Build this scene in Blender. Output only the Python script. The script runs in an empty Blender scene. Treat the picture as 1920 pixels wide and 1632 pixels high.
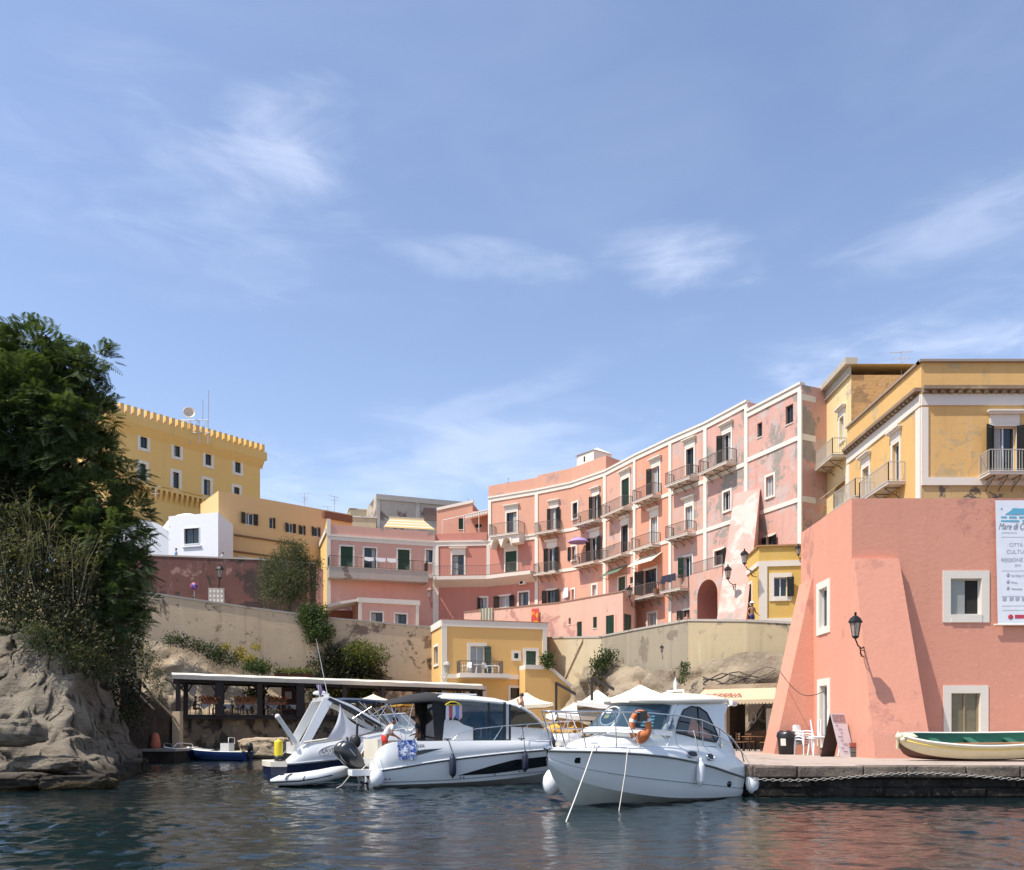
import bpy, bmesh, math, random
import numpy as np
from mathutils import Vector, Matrix, noise as mnoise
R = math.radians
random.seed(7); RNG = np.random.default_rng(7)
scene = bpy.context.scene
COL = scene.collection

# ------------------------------------------------------------------ camera, sky, sun, exposure
F_PX, CX, HZ, CAM_Z = 1600.0, 960.0, 1370.0, 1.92      # focal length, centre column, horizon row (photo pixels), eye height
cam_d = bpy.data.cameras.new('camera'); cam = bpy.data.objects.new('camera', cam_d); COL.objects.link(cam)
cam_d.sensor_fit = 'HORIZONTAL'; cam_d.sensor_width = 36; cam_d.lens = 30
cam_d.shift_y = (HZ - 816) / 1920.0
cam_d.clip_end = 6000; cam_d.clip_start = 0.1
cam.location = (0, 0, CAM_Z); cam.rotation_euler = (R(90), 0, 0)
scene.camera = cam
SUN_EL = R(59); SUN_AZ = math.atan2(-0.44, -0.90)      # direction towards the sun on plan: (-0.90, -0.44)
world = bpy.data.worlds.new('World'); scene.world = world; world.use_nodes = True
sun_d = bpy.data.lights.new('sun', 'SUN'); sun_d.energy = 4.6; sun_d.angle = R(0.5); sun_d.color = (1.0, 0.945, 0.86)
sun = bpy.data.objects.new('sun', sun_d); COL.objects.link(sun)
tosun = Vector((-0.90, -0.44, 0)).normalized() * math.cos(SUN_EL) + Vector((0, 0, math.sin(SUN_EL)))
sun.rotation_euler = tosun.to_track_quat('Z', 'Y').to_euler(); sun.location = (-40, -30, 60)
vs = scene.view_settings
vs.view_transform = 'Standard'; vs.look = 'None'; vs.exposure = 0.42; vs.gamma = 1.0

# ------------------------------------------------------------------ node helpers
def pix_dir(px, py):
    return Vector(((px - CX) / F_PX, 1.0, (HZ - py) / F_PX)).normalized()

class NT:
    def __init__(s, tree): s.t = tree; s.n = tree.nodes; s.l = tree.links
    def node(s, typ, **kw):
        n = s.n.new(typ)
        for k, v in kw.items(): setattr(n, k, v)
        return n
    def put(s, sock, v):
        if hasattr(v, 'is_linked') or isinstance(v, bpy.types.NodeSocket): s.l.new(v, sock)
        elif isinstance(v, (tuple, list, Vector)) and sock.type == 'RGBA': sock.default_value = tuple(v)[:3] + (1,)
        else: sock.default_value = v
    def math(s, op, a, b=None, c=None, clamp=False):
        n = s.node('ShaderNodeMath', operation=op, use_clamp=clamp)
        for i, v in enumerate((a, b, c)):
            if v is not None: s.put(n.inputs[i], v)
        return n.outputs[0]
    def vmath(s, op, a, b=None):
        n = s.node('ShaderNodeVectorMath', operation=op)
        s.put(n.inputs[0], a)
        if b is not None: s.put(n.inputs[1], b)
        return n.outputs['Value'] if op in ('LENGTH', 'DOT_PRODUCT', 'DISTANCE') else n.outputs[0]
    def mix(s, fac, a, b, mode='MIX'):
        n = s.node('ShaderNodeMix', data_type='RGBA', blend_type=mode)
        s.put(n.inputs[0], fac); s.put(n.inputs[6], a); s.put(n.inputs[7], b)
        return n.outputs[2]
    def ramp(s, v, a, b, lo=0.0, hi=1.0):
        n = s.node('ShaderNodeMapRange', interpolation_type='SMOOTHSTEP')
        s.put(n.inputs['Value'], v); s.put(n.inputs['From Min'], a); s.put(n.inputs['From Max'], b)
        s.put(n.inputs['To Min'], lo); s.put(n.inputs['To Max'], hi)
        return n.outputs[0]
    def noise(s, vec, scale, detail=4, rough=0.55, dist=0.0):
        n = s.node('ShaderNodeTexNoise'); s.put(n.inputs['Vector'], vec)
        n.inputs['Scale'].default_value = scale; n.inputs['Detail'].default_value = detail
        n.inputs['Roughness'].default_value = rough; n.inputs['Distortion'].default_value = dist
        return n.outputs[0]
    def mapping(s, vec, scale=(1, 1, 1), rot=(0, 0, 0), loc=(0, 0, 0)):
        n = s.node('ShaderNodeMapping'); s.put(n.inputs['Vector'], vec)
        n.inputs['Scale'].default_value = scale; n.inputs['Rotation'].default_value = rot; n.inputs['Location'].default_value = loc
        return n.outputs[0]

def build_sky():
    t = NT(world.node_tree); t.n.clear()
    out = t.node('ShaderNodeOutputWorld'); bg = t.node('ShaderNodeBackground')
    sky = t.node('ShaderNodeTexSky', sky_type='NISHITA'); sky.sun_disc = False
    sky.sun_elevation = SUN_EL; sky.sun_rotation = R(90) - SUN_AZ
    sky.air_density = 1.0; sky.dust_density = 0.7; sky.ozone_density = 1.5; sky.altitude = 0
    d = t.vmath('NORMALIZE', t.node('ShaderNodeTexCoord').outputs['Generated'])
    base = t.mix(1.0, sky.outputs[0], (1.05, 0.96, 0.95), 'MULTIPLY')
    n1 = t.noise(t.mapping(d, (1.0, 1.0, 2.4), (0, 0.5, 0)), 3.2, 6, 0.55, 0.5)
    n2 = t.noise(t.mapping(d, (1.6, 1.6, 6.0), (0, -0.45, 0)), 5.0, 6, 0.58, 0.6)
    wis = t.math('ADD', t.math('MULTIPLY', n1, 0.55), t.math('MULTIPLY', n2, 0.45))
    tot = t.ramp(n1, 0.45, 1.0, 0.0, 0.16)                     # thin veil everywhere
    # (pixel centre, radius across, radius up, tilt, strength)
    blobs = [(340, 350, .20, .10, .1, .30), (500, 280, .10, .06, .35, .60), (380, 400, .10, .05, .2, .35),
             (1290, 490, .085, .036, -.22, .6), (880, 480, .12, .024, -.12, .36), (1820, 650, .26, .08, .18, .7),
             (1560, 700, .09, .05, -.35, .75), (930, 745, .34, .022, .36, .32), (1850, 410, .18, .04, .1, .42), (700, 880, .34, .07, .1, .45)]
    for (px, py, rx, rz, tilt, st) in blobs:
        c = pix_dir(px, py)
        ex = Vector((c.y, -c.x, 0)).normalized(); ez = ex.cross(c)
        a = ex * math.cos(tilt) + ez * math.sin(tilt); b = -ex * math.sin(tilt) + ez * math.cos(tilt)
        rel = t.vmath('SUBTRACT', d, tuple(c))
        u = t.math('MULTIPLY', t.vmath('DOT_PRODUCT', rel, tuple(a)), 1 / rx)
        v = t.math('MULTIPLY', t.vmath('DOT_PRODUCT', rel, tuple(b)), 1 / rz)
        r = t.math('SQRT', t.math('ADD', t.math('MULTIPLY', u, u), t.math('MULTIPLY', v, v)))
        r = t.math('ADD', r, t.math('MULTIPLY', t.math('SUBTRACT', wis, 0.5), -2.6))
        m = t.math('MULTIPLY', t.ramp(r, 1.15, 0.05, 0.0, st), t.ramp(wis, 0.36, 0.66))
        tot = t.math('MAXIMUM', tot, m)
    cl = t.mix(t.math('MULTIPLY', tot, 0.62), base, (5.2, 5.5, 6.4))
    t.l.new(cl, bg.inputs[0]); bg.inputs[1].default_value = 0.175
    t.l.new(bg.outputs[0], out.inputs[0])
build_sky()

# ------------------------------------------------------------------ materials
MATS = {}
def new_mat(name):
    m = bpy.data.materials.new(name); m.use_nodes = True
    t = NT(m.node_tree); p = t.n['Principled BSDF']
    MATS[name] = m
    return m, t, p
def wpos(t): return t.node('ShaderNodeNewGeometry').outputs['Position']
def opos(t): return t.node('ShaderNodeTexCoord').outputs['Object']

def plain(name, col, rough=0.55, metal=0.0, var=0.10, scale=3.0, bump=0.0, bscale=40, spec=0.5, coat=0.0, obj=True):
    m, t, p = new_mat(name)
    pos = opos(t) if obj else wpos(t)
    n = t.noise(pos, scale, 5, 0.6)
    f = t.math('ADD', t.math('MULTIPLY', n, 2 * var), 1 - var)
    c = t.mix(1.0, col, f, 'MULTIPLY'); t.l.new(c, p.inputs['Base Color'])
    p.inputs['Roughness'].default_value = rough; p.inputs['Metallic'].default_value = metal
    p.inputs['Specular IOR Level'].default_value = spec; p.inputs['Coat Weight'].default_value = coat
    p.inputs['Coat Roughness'].default_value = 0.08
    if bump:
        b = t.node('ShaderNodeBump'); b.inputs['Strength'].default_value = bump; b.inputs['Distance'].default_value = 0.02
        t.l.new(t.noise(pos, bscale, 4), b.inputs['Height']); t.l.new(b.outputs[0], p.inputs['Normal'])
    return m

def stucco(name, col, var=0.12, patch=None, amount=0.0, streak=0.25, pscale=0.35, grey=None, gamount=0.0, bump=0.25, damp=None):
    """weathered render: blotches, rain streaks, and peeled patches with a shape of their own"""
    m, t, p = new_mat(name); pos = wpos(t)
    big = t.noise(pos, 0.22, 5, 0.6); fine = t.noise(pos, 2.2, 6, 0.65)
    st = t.noise(t.mapping(pos, (1.6, 1.6, 0.12)), 1.1, 5, 0.6)
    f = t.math('ADD', t.math('MULTIPLY', big, 1.5 * var), t.math('MULTIPLY', fine, 0.9 * var))
    f = t.math('ADD', f, 1 - 1.2 * var)
    c = t.mix(1.0, col, f, 'MULTIPLY')
    if streak:
        dark = tuple(x * 0.55 + 0.03 for x in col)
        c = t.mix(t.ramp(st, 0.52, 0.78, 0.0, streak), c, dark)
        lite = tuple(min(1, x * 0.75 + 0.22) for x in col)
        c = t.mix(t.ramp(st, 0.45, 0.24, 0.0, streak * 0.8), c, lite)
    if patch:
        pn = t.noise(pos, pscale, 9, 0.68, 0.4)
        c = t.mix(t.ramp(pn, 0.595 - amount, 0.64 - amount), c, t.mix(t.noise(pos, 1.7, 5), patch, tuple(x * 0.6 for x in patch)))
    if grey:
        gn = t.noise(t.mapping(pos, (1, 1, 0.8), (0, 0, 0), (31, 7, 3)), pscale * 0.8, 9, 0.7, 0.3)
        c = t.mix(t.ramp(gn, 0.595 - gamount, 0.645 - gamount), c, t.mix(t.noise(pos, 2.6, 5), grey, tuple(x * 0.62 for x in grey)))
    if damp is not None:                                   # rising damp: a tide mark with an uneven upper edge
        sz = t.node('ShaderNodeSeparateXYZ'); t.l.new(pos, sz.inputs[0]); h = t.math('ADD', sz.outputs[2], t.math('MULTIPLY', t.noise(pos, 0.9, 8, 0.7), -2.0))
        c = t.mix(t.ramp(h, damp + .35, damp - .25, 0, .45), c, tuple(x * .62 + .05 for x in col)); c = t.mix(t.ramp(t.noise(pos, 3.2, 9, .75), .60, .68, 0, .5), c, tuple(min(1, x * .8 + .18) for x in col))
    t.l.new(c, p.inputs['Base Color']); p.inputs['Roughness'].default_value = 0.92
    p.inputs['Specular IOR Level'].default_value = 0.15
    b = t.node('ShaderNodeBump'); b.inputs['Strength'].default_value = bump; b.inputs['Distance'].default_value = 0.06
    t.l.new(t.noise(pos, 6.0, 7, 0.7), b.inputs['Height']); t.l.new(b.outputs[0], p.inputs['Normal'])
    return m

def rocky(name, c1, c2, c3, scale=0.5, bump=0.8, strata=0.0, bd=0.15):
    m, t, p = new_mat(name); pos = wpos(t)
    a = t.noise(pos, scale, 8, 0.65, 0.4); b_ = t.noise(t.mapping(pos, (1, 1, 3 if strata else 1)), scale * 5, 8, 0.7, 0.2)
    c = t.mix(t.ramp(a, 0.35, 0.65), c1, c2); c = t.mix(t.ramp(b_, 0.53, 0.72, 0, 0.85), c, c3)
    t.l.new(c, p.inputs['Base Color']); p.inputs['Roughness'].default_value = 0.95; p.inputs['Specular IOR Level'].default_value = 0.15
    b = t.node('ShaderNodeBump'); b.inputs['Strength'].default_value = bump; b.inputs['Distance'].default_value = bd
    h = t.math('ADD', t.noise(pos, scale * 4, 10, 0.7, 0.3), t.math('MULTIPLY', t.noise(pos, scale * 18, 6, 0.7), 0.35))
    t.l.new(h, b.inputs['Height']); t.l.new(b.outputs[0], p.inputs['Normal'])
    return m

def leafmat(name, c1, c2, trans=0.25):
    m, t, p = new_mat(name); pos = wpos(t)
    n = t.noise(pos, 1.1, 4); n2 = t.noise(pos, 9.0, 2)
    f = t.ramp(t.math('ADD', t.math('MULTIPLY', n, 0.6), t.math('MULTIPLY', n2, 0.4)), 0.35, 0.65)
    c = t.mix(f, c1, c2)
    t.l.new(c, p.inputs['Base Color']); p.inputs['Roughness'].default_value = 0.6; p.inputs['Specular IOR Level'].default_value = 0.25
    tr = t.node('ShaderNodeBsdfTranslucent'); t.l.new(t.mix(1.0, c, (1.1, 1.2, 0.5), 'MULTIPLY'), tr.inputs[0])
    mx = t.node('ShaderNodeMixShader'); mx.inputs[0].default_value = trans
    t.l.new(p.outputs[0], mx.inputs[1]); t.l.new(tr.outputs[0], mx.inputs[2]); t.l.new(mx.outputs[0], t.n['Material Output'].inputs[0])
    return m

def shuttermat(name, col, freq=11.0):
    m, t, p = new_mat(name); pos = wpos(t)
    z = t.node('ShaderNodeSeparateXYZ'); t.l.new(pos, z.inputs[0])
    w = t.math('FRACT', t.math('MULTIPLY', z.outputs[2], freq))
    n = t.noise(pos, 1.3, 4)
    t.l.new(t.mix(1.0, col, t.math('ADD', t.math('MULTIPLY', n, 0.6), 0.7), 'MULTIPLY'), p.inputs['Base Color'])
    p.inputs['Roughness'].default_value = 0.45
    b = t.node('ShaderNodeBump'); b.inputs['Strength'].default_value = 0.8; b.inputs['Distance'].default_value = 0.04
    t.l.new(w, b.inputs['Height']); t.l.new(b.outputs[0], p.inputs['Normal'])
    return m

def glassmat(name, tint, alpha=0.35, rough=0.03):
    """thin tinted glass: part of what lies behind shows, part mirrors"""
    m, t, p = new_mat(name)
    p.inputs['Base Color'].default_value = tint + (1,); p.inputs['Roughness'].default_value = rough; p.inputs['Specular IOR Level'].default_value = 0.8
    tr = t.node('ShaderNodeBsdfTransparent'); tr.inputs[0].default_value = (0.75, 0.82, 0.85, 1)
    mx = t.node('ShaderNodeMixShader'); mx.inputs[0].default_value = 1 - alpha
    t.l.new(tr.outputs[0], mx.inputs[1]); t.l.new(p.outputs[0], mx.inputs[2]); t.l.new(mx.outputs[0], t.n['Material Output'].inputs[0])
    return m

WHITE = stucco('white_trim', (0.70, 0.645, 0.56), 0.05, streak=0.14, bump=0.1)
WEATHER_WHITE = stucco('weathered_white', (0.72, 0.68, 0.60), 0.10, (0.40, 0.34, 0.28), 0.02, 0.3)
SHUT_GREEN = shuttermat('green_shutter', (0.012, 0.055, 0.036))
SHUT_DARK = shuttermat('dark_shutter', (0.012, 0.016, 0.016))
PANE = plain('window_pane', (0.016, 0.022, 0.028), 0.06, 0, 0.3, 2.0, spec=0.6)
PANE_LIGHT = plain('curtained_pane', (0.32, 0.34, 0.34), 0.25, 0, 0.2, 2.0)
CURTAIN = plain('net_curtain', (0.34, 0.34, 0.32), 0.8, 0, 0.2, 2.0)
SASH = plain('sash_white', (0.66, 0.66, 0.64), 0.5)
SASH_DARK = plain('sash_dark', (0.03, 0.045, 0.045), 0.5)
IRON = plain('iron_rail', (0.16, 0.13, 0.11), 0.6, 0.3)
IRON_DARK = plain('black_iron', (0.014, 0.014, 0.015), 0.5, 0.3)
IRON_PALE = plain('pale_iron', (0.42, 0.39, 0.34), 0.6)
SLAB = stucco('slab_stone', (0.62, 0.56, 0.49), 0.12, streak=0.3)
CONC = stucco('concrete', (0.40, 0.36, 0.31), 0.15, (0.26, 0.20, 0.16), 0.0, 0.3)
WOOD_DARK = plain('dark_wood', (0.022, 0.013, 0.010), 0.7, 0, 0.4, 6)
WOOD = plain('brown_wood', (0.30, 0.15, 0.07), 0.6, 0, 0.3, 6)
INTERIOR = plain('dark_interior', (0.02, 0.016, 0.014), 0.9)

# ------------------------------------------------------------------ geometry helpers
def P(px, py, Y): return Vector(((px - CX) / F_PX * Y, Y, CAM_Z + (HZ - py) / F_PX * Y))
def XY(px, Y): return Vector(((px - CX) / F_PX * Y, Y))
ROOT = {}
class MB:
    def __init__(s): s.v = []; s.f = []; s.mi = []; s.sm = []
    def add(s, vs_, fs, mi=0, smooth=False):
        o = len(s.v); s.v += [tuple(v) for v in vs_]
        for f in fs: s.f.append([i + o for i in f]); s.mi.append(mi); s.sm.append(smooth)
        return s
    def quad(s, a, b, c, d, mi=0): return s.add([a, b, c, d], [(0, 1, 2, 3)], mi)
    def poly(s, pts, mi=0): return s.add(pts, [tuple(range(len(pts)))], mi)
    def obox(s, o, u, v, w, mi=0):
        o, u, v, w = map(Vector, (o, u, v, w))
        p = [o, o + u, o + u + v, o + v, o + w, o + u + w, o + u + v + w, o + v + w]
        fs = [(0, 3, 2, 1), (4, 5, 6, 7), (0, 1, 5, 4), (1, 2, 6, 5), (2, 3, 7, 6), (3, 0, 4, 7)]
        if u.cross(v).dot(w) < 0: fs = [f[::-1] for f in fs]
        return s.add(p, fs, mi)
    def box(s, x0, x1, y0, y1, z0, z1, mi=0): return s.obox((x0, y0, z0), (x1 - x0, 0, 0), (0, y1 - y0, 0), (0, 0, z1 - z0), mi)
    def prism(s, pts, vec, mi=0, smooth=False):
        pts = [Vector(p) for p in pts]; vec = Vector(vec); n = len(pts)
        nrm = Vector((0, 0, 0))
        for i in range(n): nrm += pts[i].cross(pts[(i + 1) % n])
        if nrm.dot(vec) < 0: pts = pts[::-1]
        vv = pts + [p + vec for p in pts]
        fs = [tuple(range(n))[::-1], tuple(range(n, 2 * n))] + [(i, (i + 1) % n, (i + 1) % n + n, i + n) for i in range(n)]
        return s.add(vv, fs, mi, smooth)
    def tube(s, path, r, seg=8, closed=False, mi=0, smooth=True, caps=True):
        path = [Vector(p) for p in path]; n = len(path)
        rad = r if isinstance(r, (list, tuple)) else [r] * n
        rings = []; prev = None
        for i in range(n):
            if closed: tg = path[(i + 1) % n] - path[i - 1]
            else: tg = path[min(i + 1, n - 1)] - path[max(i - 1, 0)]
            tg = tg.normalized() if tg.length > 1e-9 else Vector((0, 0, 1))
            if prev is None:
                a = tg.cross(Vector((0, 0, 1)))
                if a.length < 0.1: a = tg.cross(Vector((1, 0, 0)))
            else: a = prev - tg * prev.dot(tg)
            a = a.normalized(); prev = a; b = tg.cross(a)
            rings.append([path[i] + (a * math.cos(2 * math.pi * k / seg) + b * math.sin(2 * math.pi * k / seg)) * rad[i] for k in range(seg)])
        return s.rings(rings, closed, caps, mi, smooth)
    def rings(s, rings, closed=False, caps=True, mi=0, smooth=True):
        n = len(rings); k = len(rings[0]); vv = [p for r_ in rings for p in r_]; fs = []
        for i in range(n if closed else n - 1):
            j = (i + 1) % n
            for q in range(k): fs.append((i * k + q, i * k + (q + 1) % k, j * k + (q + 1) % k, j * k + q))
        s.add(vv, fs, mi, smooth)
        if caps and not closed:
            s.add(rings[0], [tuple(range(k))[::-1]], mi); s.add(rings[-1], [tuple(range(k))], mi)
        return s
    def loft(s, secs, mi=0, smooth=True, capa=False, capb=False):
        """open sections (polylines) joined along"""
        k = len(secs[0]); vv = [p for c in secs for p in c]; fs = []
        for i in range(len(secs) - 1):
            for q in range(k - 1): fs.append((i * k + q, i * k + q + 1, (i + 1) * k + q + 1, (i + 1) * k + q))
        s.add(vv, fs, mi, smooth)
        if capa: s.add(secs[0], [tuple(range(k))[::-1]], mi)
        if capb: s.add(secs[-1], [tuple(range(k))], mi)
        return s
    def lathe(s, prof, c=(0, 0, 0), seg=16, axis=None, mi=0, smooth=True, caps=True):
        c = Vector(c); M = Vector((0, 0, 1)).rotation_difference(Vector(axis).normalized()) if axis is not None else None
        rings = []
        for r, z in prof:
            ring = []
            for k in range(seg):
                p = Vector((r * math.cos(2 * math.pi * k / seg), r * math.sin(2 * math.pi * k / seg), z))
                ring.append((M @ p if M else p) + c)
            rings.append(ring)
        return s.rings(rings, False, caps, mi, smooth)
    def ball(s, c, r, seg=14, mi=0, sc=(1, 1, 1)):
        c = Vector(c); rings = []
        for i in range(1, seg // 2 + 4):
            th = math.pi * i / (seg // 2 + 4)
            rings.append([c + Vector((r * sc[0] * math.sin(th) * math.cos(2 * math.pi * k / seg), r * sc[1] * math.sin(th) * math.sin(2 * math.pi * k / seg), -r * sc[2] * math.cos(th))) for k in range(seg)])
        return s.rings(rings, False, True, mi, True)
    def build(s, name, mats, parent=None, loc=None):
        if parent is not None: base = ROOT.get(parent.name, Vector((0, 0, 0)))
        else: base = Vector(loc) if loc is not None else Vector((0, 0, 0))
        me = bpy.data.meshes.new(name)
        me.from_pydata([(v[0] - base[0], v[1] - base[1], v[2] - base[2]) for v in s.v], [], s.f)
        for m in (mats if isinstance(mats, (list, tuple)) else [mats]): me.materials.append(m)
        me.polygons.foreach_set('material_index', s.mi); me.polygons.foreach_set('use_smooth', s.sm)
        me.update()
        o = bpy.data.objects.new(name, me); COL.objects.link(o)
        if parent is not None: o.parent = parent
        else: o.location = base
        ROOT[o.name] = base
        return o
def npmesh(name, V, Fq, mats, parent=None, loc=(0, 0, 0), mi=None, smooth=False):
    """numpy mesh of quads (or tris)"""
    base = ROOT.get(parent.name, Vector((0, 0, 0))) if parent is not None else Vector(loc)
    V = np.asarray(V, dtype=np.float32) - np.array(base, dtype=np.float32); Fq = np.asarray(Fq, dtype=np.int32)
    me = bpy.data.meshes.new(name); n, k = Fq.shape
    me.vertices.add(len(V)); me.vertices.foreach_set('co', V.ravel())
    me.loops.add(n * k); me.loops.foreach_set('vertex_index', Fq.ravel())
    me.polygons.add(n); me.polygons.foreach_set('loop_start', np.arange(0, n * k, k, dtype=np.int32))
    for m in (mats if isinstance(mats, (list, tuple)) else [mats]): me.materials.append(m)
    if mi is not None: me.polygons.foreach_set('material_index', np.asarray(mi, dtype=np.int32))
    me.polygons.foreach_set('use_smooth', np.full(n, smooth, dtype=bool))
    me.update(calc_edges=True); me.validate()
    o = bpy.data.objects.new(name, me); COL.objects.link(o)
    if parent is not None: o.parent = parent
    else: o.location = base
    ROOT[o.name] = base
    return o
def tag(o, label=None, cat=None, group=None, kind=None):
    if label: o['label'] = label
    if cat: o['category'] = cat
    if group: o['group'] = group
    if kind: o['kind'] = kind
    return o
def thing(name, label, cat, loc=(0, 0, 0), rz=0.0, group=None, local=False):
    """an Empty at the thing's base; local=True: its parts are modelled in the thing's own axes"""
    o = bpy.data.objects.new(name, None); o.empty_display_size = 0.3; COL.objects.link(o)
    o.location = loc; o.rotation_euler = (0, 0, rz); tag(o, label, cat, group)
    ROOT[o.name] = Vector((0, 0, 0)) if local else Vector(loc)
    return o
def copy_tree(o, parent=None):
    c = o.copy(); COL.objects.link(c)
    if parent is not None: c.parent = parent
    for ch in list(o.children): copy_tree(ch, c)
    return c
def struct(o): o['kind'] = 'structure'; return o
def text_mesh(txt, size, mb_name, mat, parent, origin, u, w, extrude=0.004, align='LEFT', shear=0.0, squeeze=1.0):
    """raised lettering standing on the plane through origin with axes u (along the line) and w (up)"""
    cu = bpy.data.curves.new(mb_name, 'FONT'); cu.body = txt; cu.size = size; cu.extrude = extrude; cu.align_x = align; cu.shear = shear
    tmp = bpy.data.objects.new('tmp_text', cu); COL.objects.link(tmp)
    bpy.context.view_layer.update()
    me = bpy.data.meshes.new_from_object(tmp.evaluated_get(bpy.context.evaluated_depsgraph_get()))
    bpy.data.objects.remove(tmp); bpy.data.curves.remove(cu)
    u = Vector(u).normalized(); w = Vector(w).normalized(); n = u.cross(w); o3 = Vector(origin)
    base = ROOT.get(parent.name, Vector((0, 0, 0)))
    for v in me.vertices:
        c = v.co; v.co = o3 + u * (c.x * squeeze) + w * c.y + n * c.z - base
    me.name = mb_name; me.materials.clear(); me.materials.append(mat)
    o = bpy.data.objects.new(mb_name, me); COL.objects.link(o); o.parent = parent; ROOT[o.name] = base
    return o
# ------------------------------------------------------------------ facades
class Facade:
    """a vertical wall plane on plan from p0 (left as seen) to p1 (right)"""
    def __init__(s, p0, p1):
        s.p0 = Vector((p0[0], p0[1])); s.p1 = Vector((p1[0], p1[1])); d = s.p1 - s.p0
        s.L = d.length; s.u = d / s.L; s.n = Vector((s.u.y, -s.u.x))
        s.U = Vector((s.u.x, s.u.y, 0)); s.N = Vector((s.n.x, s.n.y, 0)); s.W = Vector((0, 0, 1))
    def hit(s, px, py=HZ):
        k = (px - CX) / F_PX                       # solve (k t, t) = p0 + a u
        det = -k * s.u.y + s.u.x
        t = (s.p0.y * -s.u.x + s.p0.x * s.u.y) / (-det) if False else None
        a = (k * s.p0.y - s.p0.x) / (s.u.x - k * s.u.y)
        Y = s.p0.y + a * s.u.y
        return a, CAM_Z + (HZ - py) / F_PX * Y
    def rect(s, x0, y0, x1, y1):
        a0, _ = s.hit(x0); a1, _ = s.hit(x1); am = (a0 + a1) / 2; Y = s.p0.y + am * s.u.y
        return a0, a1, CAM_Z + (HZ - y1) / F_PX * Y, CAM_Z + (HZ - y0) / F_PX * Y
    def pt(s, a, z, d=0.0): return Vector((s.p0.x + s.u.x * a + s.n.x * d, s.p0.y + s.u.y * a + s.n.y * d, z))
    def bar(s, mb, a0, a1, z0, z1, d0, d1, mi=0): mb.obox(s.pt(a0, z0, d0), s.U * (a1 - a0), s.N * (d1 - d0), (0, 0, z1 - z0), mi)

def wall(mb, F, z0, z1, holes=(), depth=0.3, mi=0, zt1=None, rmi=None):
    """wall face with real openings and reveals; zt1 = height of the top at the right end if it slopes"""
    rmi = mi if rmi is None else rmi
    holes = [(max(a, 0.02), min(b, F.L - 0.02), max(c, z0 + 0.01), d) for a, b, c, d in holes if b > 0 and a < F.L]
    xs = sorted({0.0, F.L} | {h[0] for h in holes} | {h[1] for h in holes})
    zs = sorted({z0, z1} | {h[2] for h in holes} | {h[3] for h in holes}); zs = [z for z in zs if z <= z1]
    top = (lambda a, z: z if zt1 is None or z < z1 - 1e-6 else z1 + (zt1 - z1) * a / F.L)
    for i in range(len(xs) - 1):
        xm = (xs[i] + xs[i + 1]) / 2
        for j in range(len(zs) - 1):
            zm = (zs[j] + zs[j + 1]) / 2
            if any(h[0] < xm < h[1] and h[2] < zm < h[3] for h in holes): continue
            mb.quad(F.pt(xs[i], zs[j]), F.pt(xs[i + 1], zs[j]), F.pt(xs[i + 1], top(xs[i + 1], zs[j + 1])), F.pt(xs[i], top(xs[i], zs[j + 1])), mi)
    for a, b, c, d in holes:
        q = [(a, c), (b, c), (b, d), (a, d)]
        for k in range(4):
            p, r = q[k], q[(k + 1) % 4]
            mb.quad(F.pt(p[0], p[1], 0), F.pt(p[0], p[1], -depth), F.pt(r[0], r[1], -depth), F.pt(r[0], r[1], 0), rmi)
        mb.quad(F.pt(a, c, -depth - 0.5), F.pt(b, c, -depth - 0.5), F.pt(b, d, -depth - 0.5), F.pt(a, d, -depth - 0.5), rmi)

def shutter_leaf(F, a0, a1, z0, z1, d, m, parent, ang=0.0, hinge='L'):
    """one shutter leaf standing at distance d from the wall; ang swings it out about its hinge side"""
    mb = MB(); w = a1 - a0; th = 0.05
    ca, sa = math.cos(ang), math.sin(ang)
    if hinge == 'L': o = F.pt(a0, z0, d); u = F.U * ca + F.N * sa
    else: o = F.pt(a1, z0, d); u = -F.U * ca + F.N * sa
    n = Vector((0, 0, 1)).cross(u); n = n if n.dot(F.N) > 0 else -n
    h = z1 - z0; W = Vector((0, 0, 1)); fr = min(0.09, w * 0.2)
    mb.obox(o, u * fr, n * th, W * h); mb.obox(o + u * (w - fr), u * fr, n * th, W * h)
    for zz in (0, h / 2 - fr / 2, h - fr): mb.obox(o + u * fr + W * zz, u * (w - 2 * fr), n * th, W * fr)
    k = max(3, int(h / 2 / 0.11))
    for zz0 in (fr, h / 2 + fr / 2):                                  # tilted slats
        hh = h / 2 - 1.5 * fr
        for q in range(k):
            z = zz0 + hh * q / k
            p = o + u * fr + W * z
            mb.obox(p, u * (w - 2 * fr), n * 0.035 - W * 0.03, W * (hh / k * 0.92) - n * 0.0)
    return mb.build('shutter', m, parent)

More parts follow.
